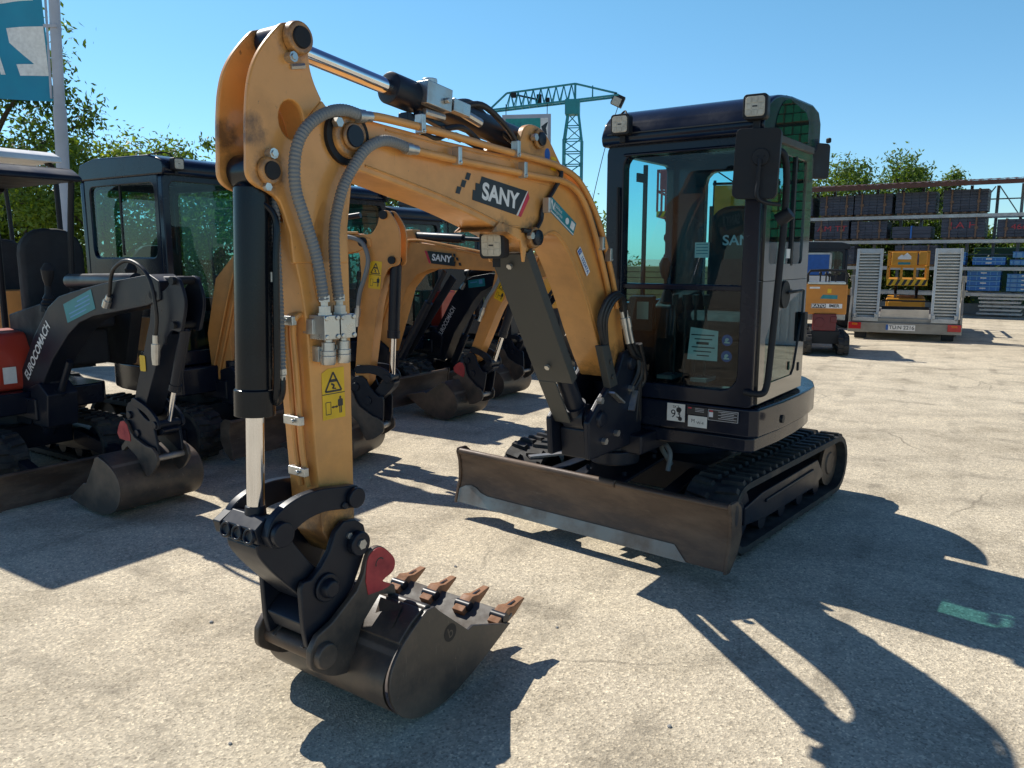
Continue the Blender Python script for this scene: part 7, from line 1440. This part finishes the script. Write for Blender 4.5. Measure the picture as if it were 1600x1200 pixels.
m = MB(); m.box((-1.75, 0, 6.30), (0.16, 0.12, 0.14)); m.box((-1.0, 0, 6.18), (0.14, 0.12, 0.24)); m.box((-0.75, 0, 6.12), (0.12, 0.12, 0.16)); m.bar((-1.65, 0, 6.30), (-1.0, 0, 6.15), 0.04, 0.05); m.build('winch', 'blackmatte', tc_, bevel=0.01)
m = MB(); m.box((1.28, -0.05, 6.06), (0.34, 0.26, 0.30), 0, Matrix.Rotation(R(25), 3, 'Y')); m.box((1.24, -0.20, 6.02), (0.24, 0.03, 0.22), 1, Matrix.Rotation(R(25), 3, 'Y')); m.build('floodlight', ['blackmatte', 'lens'], tc_, bevel=0.01)
m = MB(); m.tube([(1.30, 0, 5.95), (1.0, 0, 5.0), (0.75, 0.1, 4.0), (0.55, 0.2, 3.0), (0.4, 0.3, 1.5)], 0.012, 6); m.build('cable', 'blackhose', tc_)
sg = thing('hanging_sign', 'turquoise sign reading Alles hung below the crane jib', 'sign', (0.42, 23.9, 5.80), R(-8))
m = MB(); m.box((0, 0, -0.85), (1.42, 0.05, 1.5)); m.build('board', 'polegrey', sg)
m = MB(); m.rect((-0.10, -0.028, -0.85), (1, 0, 0), (0, 0, 1), 1.02, 1.28, 0); m.rect((0.52, -0.028, -0.85), (1, 0, 0), (0, 0, 1), 0.22, 1.28, 1); m.text('Alles', (-0.22, -0.028, -0.45), (1, 0, 0), (0, 0, 1), 0.30, 2, 0.002, bold=0.03, shear=0.25); m.text('mieten', (-0.15, -0.028, -0.82), (1, 0, 0), (0, 0, 1), 0.24, 2, 0.002, bold=0.02)
m.plate((0.53, -0.028, -0.5), (1, 0, 0), (0, 0, 1), [(-0.1, 0.05), (0.02, 0.14), (0.1, 0.18), (0.04, 0.0), (0.08, -0.2), (-0.05, -0.1)], 3, 0.001); m.build('lettering', [flat('turquoise_print', (0.02, 0.30, 0.28)), 'white', 'teal', 'decalblack'], sg, recalc=False, smooth=False)
m = MB()
for x in (-0.6, 0.6): m.bar((x, 0, -0.1), (x, 0, 0.20), 0.02, 0.02)
m.build('hanger', 'blackmatte', sg)

# ------------------------------------------------------------------ flag pole with teal banner (seen from behind, letters reversed)
fp_ = thing('flag_pole', 'tall grey flag pole at the far left', 'flag pole', (-8.35, 15.0, 0))
m = MB(); m.rod((0, 0, 0), (0.30, 0, 8.6), [(0, 0.115), (0.50, 0.108), (0.50, 0.092), (1, 0.085)], 24); m.build('pole', 'polegrey', fp_)
m = MB(); m.bar((0.04, -0.05, 4.45), (0.15, -0.05, 8.4), 0.03, 0.03); m.bar((0.16, -0.10, 5.65), (0.16, -0.10, 5.70), 0.24, 0.03); m.build('track_rail', 'polegrey', fp_)
bn = thing('banner', 'teal banner with large white letters seen reversed from behind, on the flag pole', 'banner', (-8.35, 15.0, 0))
def bw_(u, z): return -0.10 + 0.05 * math.sin(z * 1.7 + u * 3) + 0.03 * math.sin(u * 7 + 1)
nu_, nz_ = 14, 30; BX0, BX1, BZ0, BZ1 = -1.55, 0.06, 4.42, 8.3
vs = [(BX0 + (BX1 - BX0) * i / nu_, bw_(BX0 + (BX1 - BX0) * i / nu_, BZ0 + (BZ1 - BZ0) * j / nz_) , BZ0 + (BZ1 - BZ0) * j / nz_ + 0.02 * math.sin(i * 0.4)) for j in range(nz_ + 1) for i in range(nu_ + 1)]
fs = [(j * (nu_ + 1) + i, j * (nu_ + 1) + i + 1, (j + 1) * (nu_ + 1) + i + 1, (j + 1) * (nu_ + 1) + i) for j in range(nz_) for i in range(nu_)]
m = MB(); m.add(vs, fs); bl_ = m.build('cloth', 'banner', bn, recalc=False)
def letter(poly):
    mm = MB()
    # triangulated in strips so that it follows the cloth
    bmm = bmesh.new(); vv = [bmm.verts.new((p[0], 0, p[1])) for p in poly]; bmm.faces.new(vv)
    bmesh.ops.triangulate(bmm, faces=bmm.faces); bmesh.ops.subdivide_edges(bmm, edges=bmm.edges, cuts=4, use_grid_fill=True)
    bmm.verts.ensure_lookup_table(); bmm.faces.ensure_lookup_table()
    for s in (-0.006, 0.006):
        idx = {v: i for i, v in enumerate(bmm.verts)}
        mm.add([(v.co.x, bw_(v.co.x, v.co.z) + s, v.co.z) for v in bmm.verts], [tuple(idx[v] for v in f.verts) for f in bmm.faces])
    bmm.free(); return mm
# a letter N turned a quarter, mirrored
def zlet(x0, x1, z0, z1, t):
    return [(x0, z1), (x1, z1), (x1, z1 - t), (x0 + 0.40 * (x1 - x0), z1 - t), (x1, z0 + t * 0.9), (x1, z0), (x0 + 0.25 * (x1 - x0), z0), (x0 + 0.18 * (x1 - x0), z0 + t), (x0 + 0.62 * (x1 - x0), z0 + t), (x0 + 0.02, z1 - t)]
letter([(-0.66, 5.65), (0.03, 5.67), (0.01, 5.47), (-0.24, 5.47), (0.01, 5.02 + 0.16), (0.01, 5.02), (0.02, 4.84), (-0.45, 4.83), (-0.51, 5.03), (-0.14, 5.035), (-0.62, 5.40)]).build('letter', 'white', bl_, recalc=False)
letter([(-0.90, 5.29), (-0.84, 5.29), (-0.72, 4.85), (-0.80, 4.85)]).build('letter', 'white', bl_, recalc=False)
letter([(-0.75, 6.06), (-0.09, 6.09), (-0.09, 6.25), (-0.70, 6.23)]).build('letter', 'white', bl_, recalc=False)
letter([(-0.75, 6.45), (-0.15, 6.5), (-0.15, 7.0), (-0.30, 7.0), (-0.30, 6.65), (-0.75, 6.6)]).build('letter', 'white', bl_, recalc=False)

# ------------------------------------------------------------------ trees and shrubs
def tree(name, label, loc, h, rad, leaf, seed, nclump=55, per=90, base=0.25, lsize=0.16, trunk_r=0.14, group=None, openness=0.30, cat='tree', flatten=1.0):
    rnd = random.Random(seed); t = thing(name, label, cat, loc, rnd.uniform(0, 6.28), group)
    mt = MB(); m = MB()
    zb = h * base
    tips = []
    mt.tube([(0, 0, -0.05), (rnd.uniform(-.1, .1), rnd.uniform(-.1, .1), h * 0.3), (rnd.uniform(-.25, .25), rnd.uniform(-.25, .25), h * 0.62), (rnd.uniform(-.3, .3), rnd.uniform(-.3, .3), h * 0.9)], [trunk_r * (1 - 0.85 * i / 18) for i in range(19)], 8)
    for c in range(nclump):
        # clump centres through the crown volume, denser near the shell
        a = rnd.uniform(0, 6.283); zz = rnd.random(); prof_ = math.sin(math.pi * (0.12 + 0.82 * zz)) ** 0.8
        rr = rad * prof_ * math.sqrt(rnd.uniform(0.12, 1.0)) * rnd.uniform(0.75, 1.12)
        cx, cy, cz = rr * math.cos(a), rr * math.sin(a) * flatten, zb + (h - zb) * zz
        cr = rad * rnd.uniform(0.13, 0.27)
        if c < 16:
            z0 = max(0.15 * h, cz - rr * 0.7)
            mt.tube([(0, 0, z0), (cx * 0.5, cy * 0.5, (z0 + cz) / 2 + 0.1), (cx, cy, cz)], [trunk_r * 0.35 * (1 - 0.8 * i / 12) + 0.006 for i in range(13)], 5)
        for q in range(int(per * rnd.uniform(0.6, 1.3))):
            d = Vector((rnd.gauss(0, 1), rnd.gauss(0, 1), rnd.gauss(0, 0.8))) * cr * 0.62
            p = Vector((cx, cy, cz)) + d
            if p.z < 0.05: continue
            s = lsize * rnd.uniform(0.55, 1.25)
            n = (d.normalized() * 0.5 + Vector((rnd.uniform(-1, 1), rnd.uniform(-1, 1), rnd.uniform(-0.3, 1)))).normalized()
            x = n.orthogonal().normalized(); x.rotate(Matrix.Rotation(rnd.uniform(0, 6.28), 3, n)); y = n.cross(x)
            m.add([p - x * s * 0.5, p - y * s * 0.21 , p + x * s * 0.5 + n * s * 0.08, p + y * s * 0.21], [(0, 1, 2, 3)])
    mt.build('trunk', 'bark', t)
    m.build('crown', leaf, t, recalc=False, smooth=False)
    return t
GL = 'trees behind the left row of machines'; GRT = 'trees behind the storage rack'
tree('broadleaf_tree', 'tall dark tree rising behind the flag pole', (-11.7, 18.4, 0), 7.9, 2.1, 'leafdark', 1, 150, 170, 0.06, 0.16, 0.22, GL)
tree('broadleaf_tree', 'pale green bushy tree just right of the flag pole', (-8.6, 17.2, 0), 3.8, 1.8, 'leafbright', 2, 90, 150, 0.05, 0.14, 0.12, GL)
tree('broadleaf_tree', 'mid green tree behind the left cab roof', (-8.9, 20.5, 0), 4.3, 2.1, 'leafmid', 3, 85, 150, 0.05, 0.15, 0.12, GL)
tree('broadleaf_tree', 'light sparse tree left of the big orange arm', (-8.2, 22.6, 0), 4.75, 1.3, 'leafmid', 4, 45, 80, 0.05, 0.16, 0.10, GL)
tree('broadleaf_tree', 'dark green tree right behind the raised orange arm', (-4.6, 22.5, 0), 4.3, 2.5, 'leafdark', 5, 70, 100, 0.03, 0.18, 0.12, GL)
tree('broadleaf_tree', 'dark green tree low behind the middle cabs', (-1.4, 24.0, 0), 4.0, 2.6, 'leafdark', 6, 70, 100, 0.03, 0.18, 0.12, GL)
tree('broadleaf_tree', 'green tree low beneath the big boom', (2.0, 26.5, 0), 3.4, 2.3, 'leafmid', 16, 55, 90, 0.03, 0.18, 0.12, GL)
tree('shrub', 'bright yellow-green shrub behind the canopy seat', (-10.2, 17.0, 0), 3.4, 2.2, 'leafbright', 7, 80, 110, 0.02, 0.14, 0.06, None, cat='shrub')
tree('shrub', 'yellow-green shrub at the left edge', (-13.0, 17.4, 0), 3.5, 2.2, 'leafbright', 8, 70, 110, 0.02, 0.14, 0.06, None, cat='shrub')
tree('shrub', 'mid green shrub behind the second cab', (-6.6, 17.6, 0), 3.0, 1.8, 'leafmid', 9, 60, 100, 0.02, 0.14, 0.06, None, cat='shrub')
for k, (px_, Y_, h_, r_, lf, lab) in enumerate(((1306, 28.5, 4.75, 2.0, 'leafmid', 'rounded green tree beside the cab, left end of the rack roof'), (1392, 29.0, 5.1, 1.5, 'leafmid', 'tallest pointed tree above the rack roof'), (1425, 29.4, 4.7, 1.1, 'leafdark', 'slim dark tree above the rack roof'), (1474, 27.0, 4.35, 1.05, 'leafmid', 'small loose tree near the right end of the rack foliage'), (1345, 27.0, 3.6, 1.9, 'leafdark', 'dark low tree seen through the left rack bays'), (1440, 26.0, 3.0, 1.9, 'leafdark', 'dark low tree seen through the middle rack bays'), (1530, 25.0, 2.2, 1.7, 'leafmid', 'low green tree seen behind the blue crates'), (1610, 24.0, 2.1, 1.7, 'leafmid', 'low green tree at the right edge behind the rack'), (1240, 29.5, 4.2, 2.0, 'leafdark', 'dark tree hidden behind the cab'))):
    tree('broadleaf_tree', lab, ((px_ - 800) / 1240 * (Y_ * 0.9875 + 0.2), Y_, 0), h_, r_, lf, 20 + k, int(52 * r_), 120, 0.04, 0.15, 0.09, GRT)
# low green container far right behind the rack
gc = thing('green_container', 'dark green container edge behind the right end of the rack', 'container', rpos(0.4, 2.6, 0), RA); m = MB(); m.box((0, 0, 0.95), (2.6, 1.4, 1.9)); m.build('body', paint('green_container_paint', (0.02, 0.10, 0.07), amt=0.3), gc, bevel=0.02)
# gravel bits and small litter on the yard
def stone(x, y, s, lab):
    rnd = random.Random(int(x * 991 + y * 77)); bm2 = bmesh.new(); bmesh.ops.create_icosphere(bm2, subdivisions=2, radius=s)
    for v in bm2.verts: v.co *= 1 + 0.35 * mnoise.noise(v.co * (1.4 / s) + Vector((x, y, 0))); v.co.z *= 0.55
    me = bpy.data.meshes.new('pebble'); bm2.to_mesh(me); bm2.free(); me.materials.append(M['concrete']); o = bpy.data.objects.new('pebble', me); o.location = (x, y, s * 0.35); col.objects.link(o); tag(o, lab, 'pebble', 'loose pebbles on the yard')
for x, y, s in ((-0.3, 4.0, 0.012), (0.55, 2.55, 0.012), (-0.95, 2.45, 0.010), (1.15, 2.6, 0.010), (-1.35, 3.35, 0.014), (0.2, 3.3, 0.010)): stone(x, y, s * 0.7, 'small grey pebble lying on the tan yard surface')
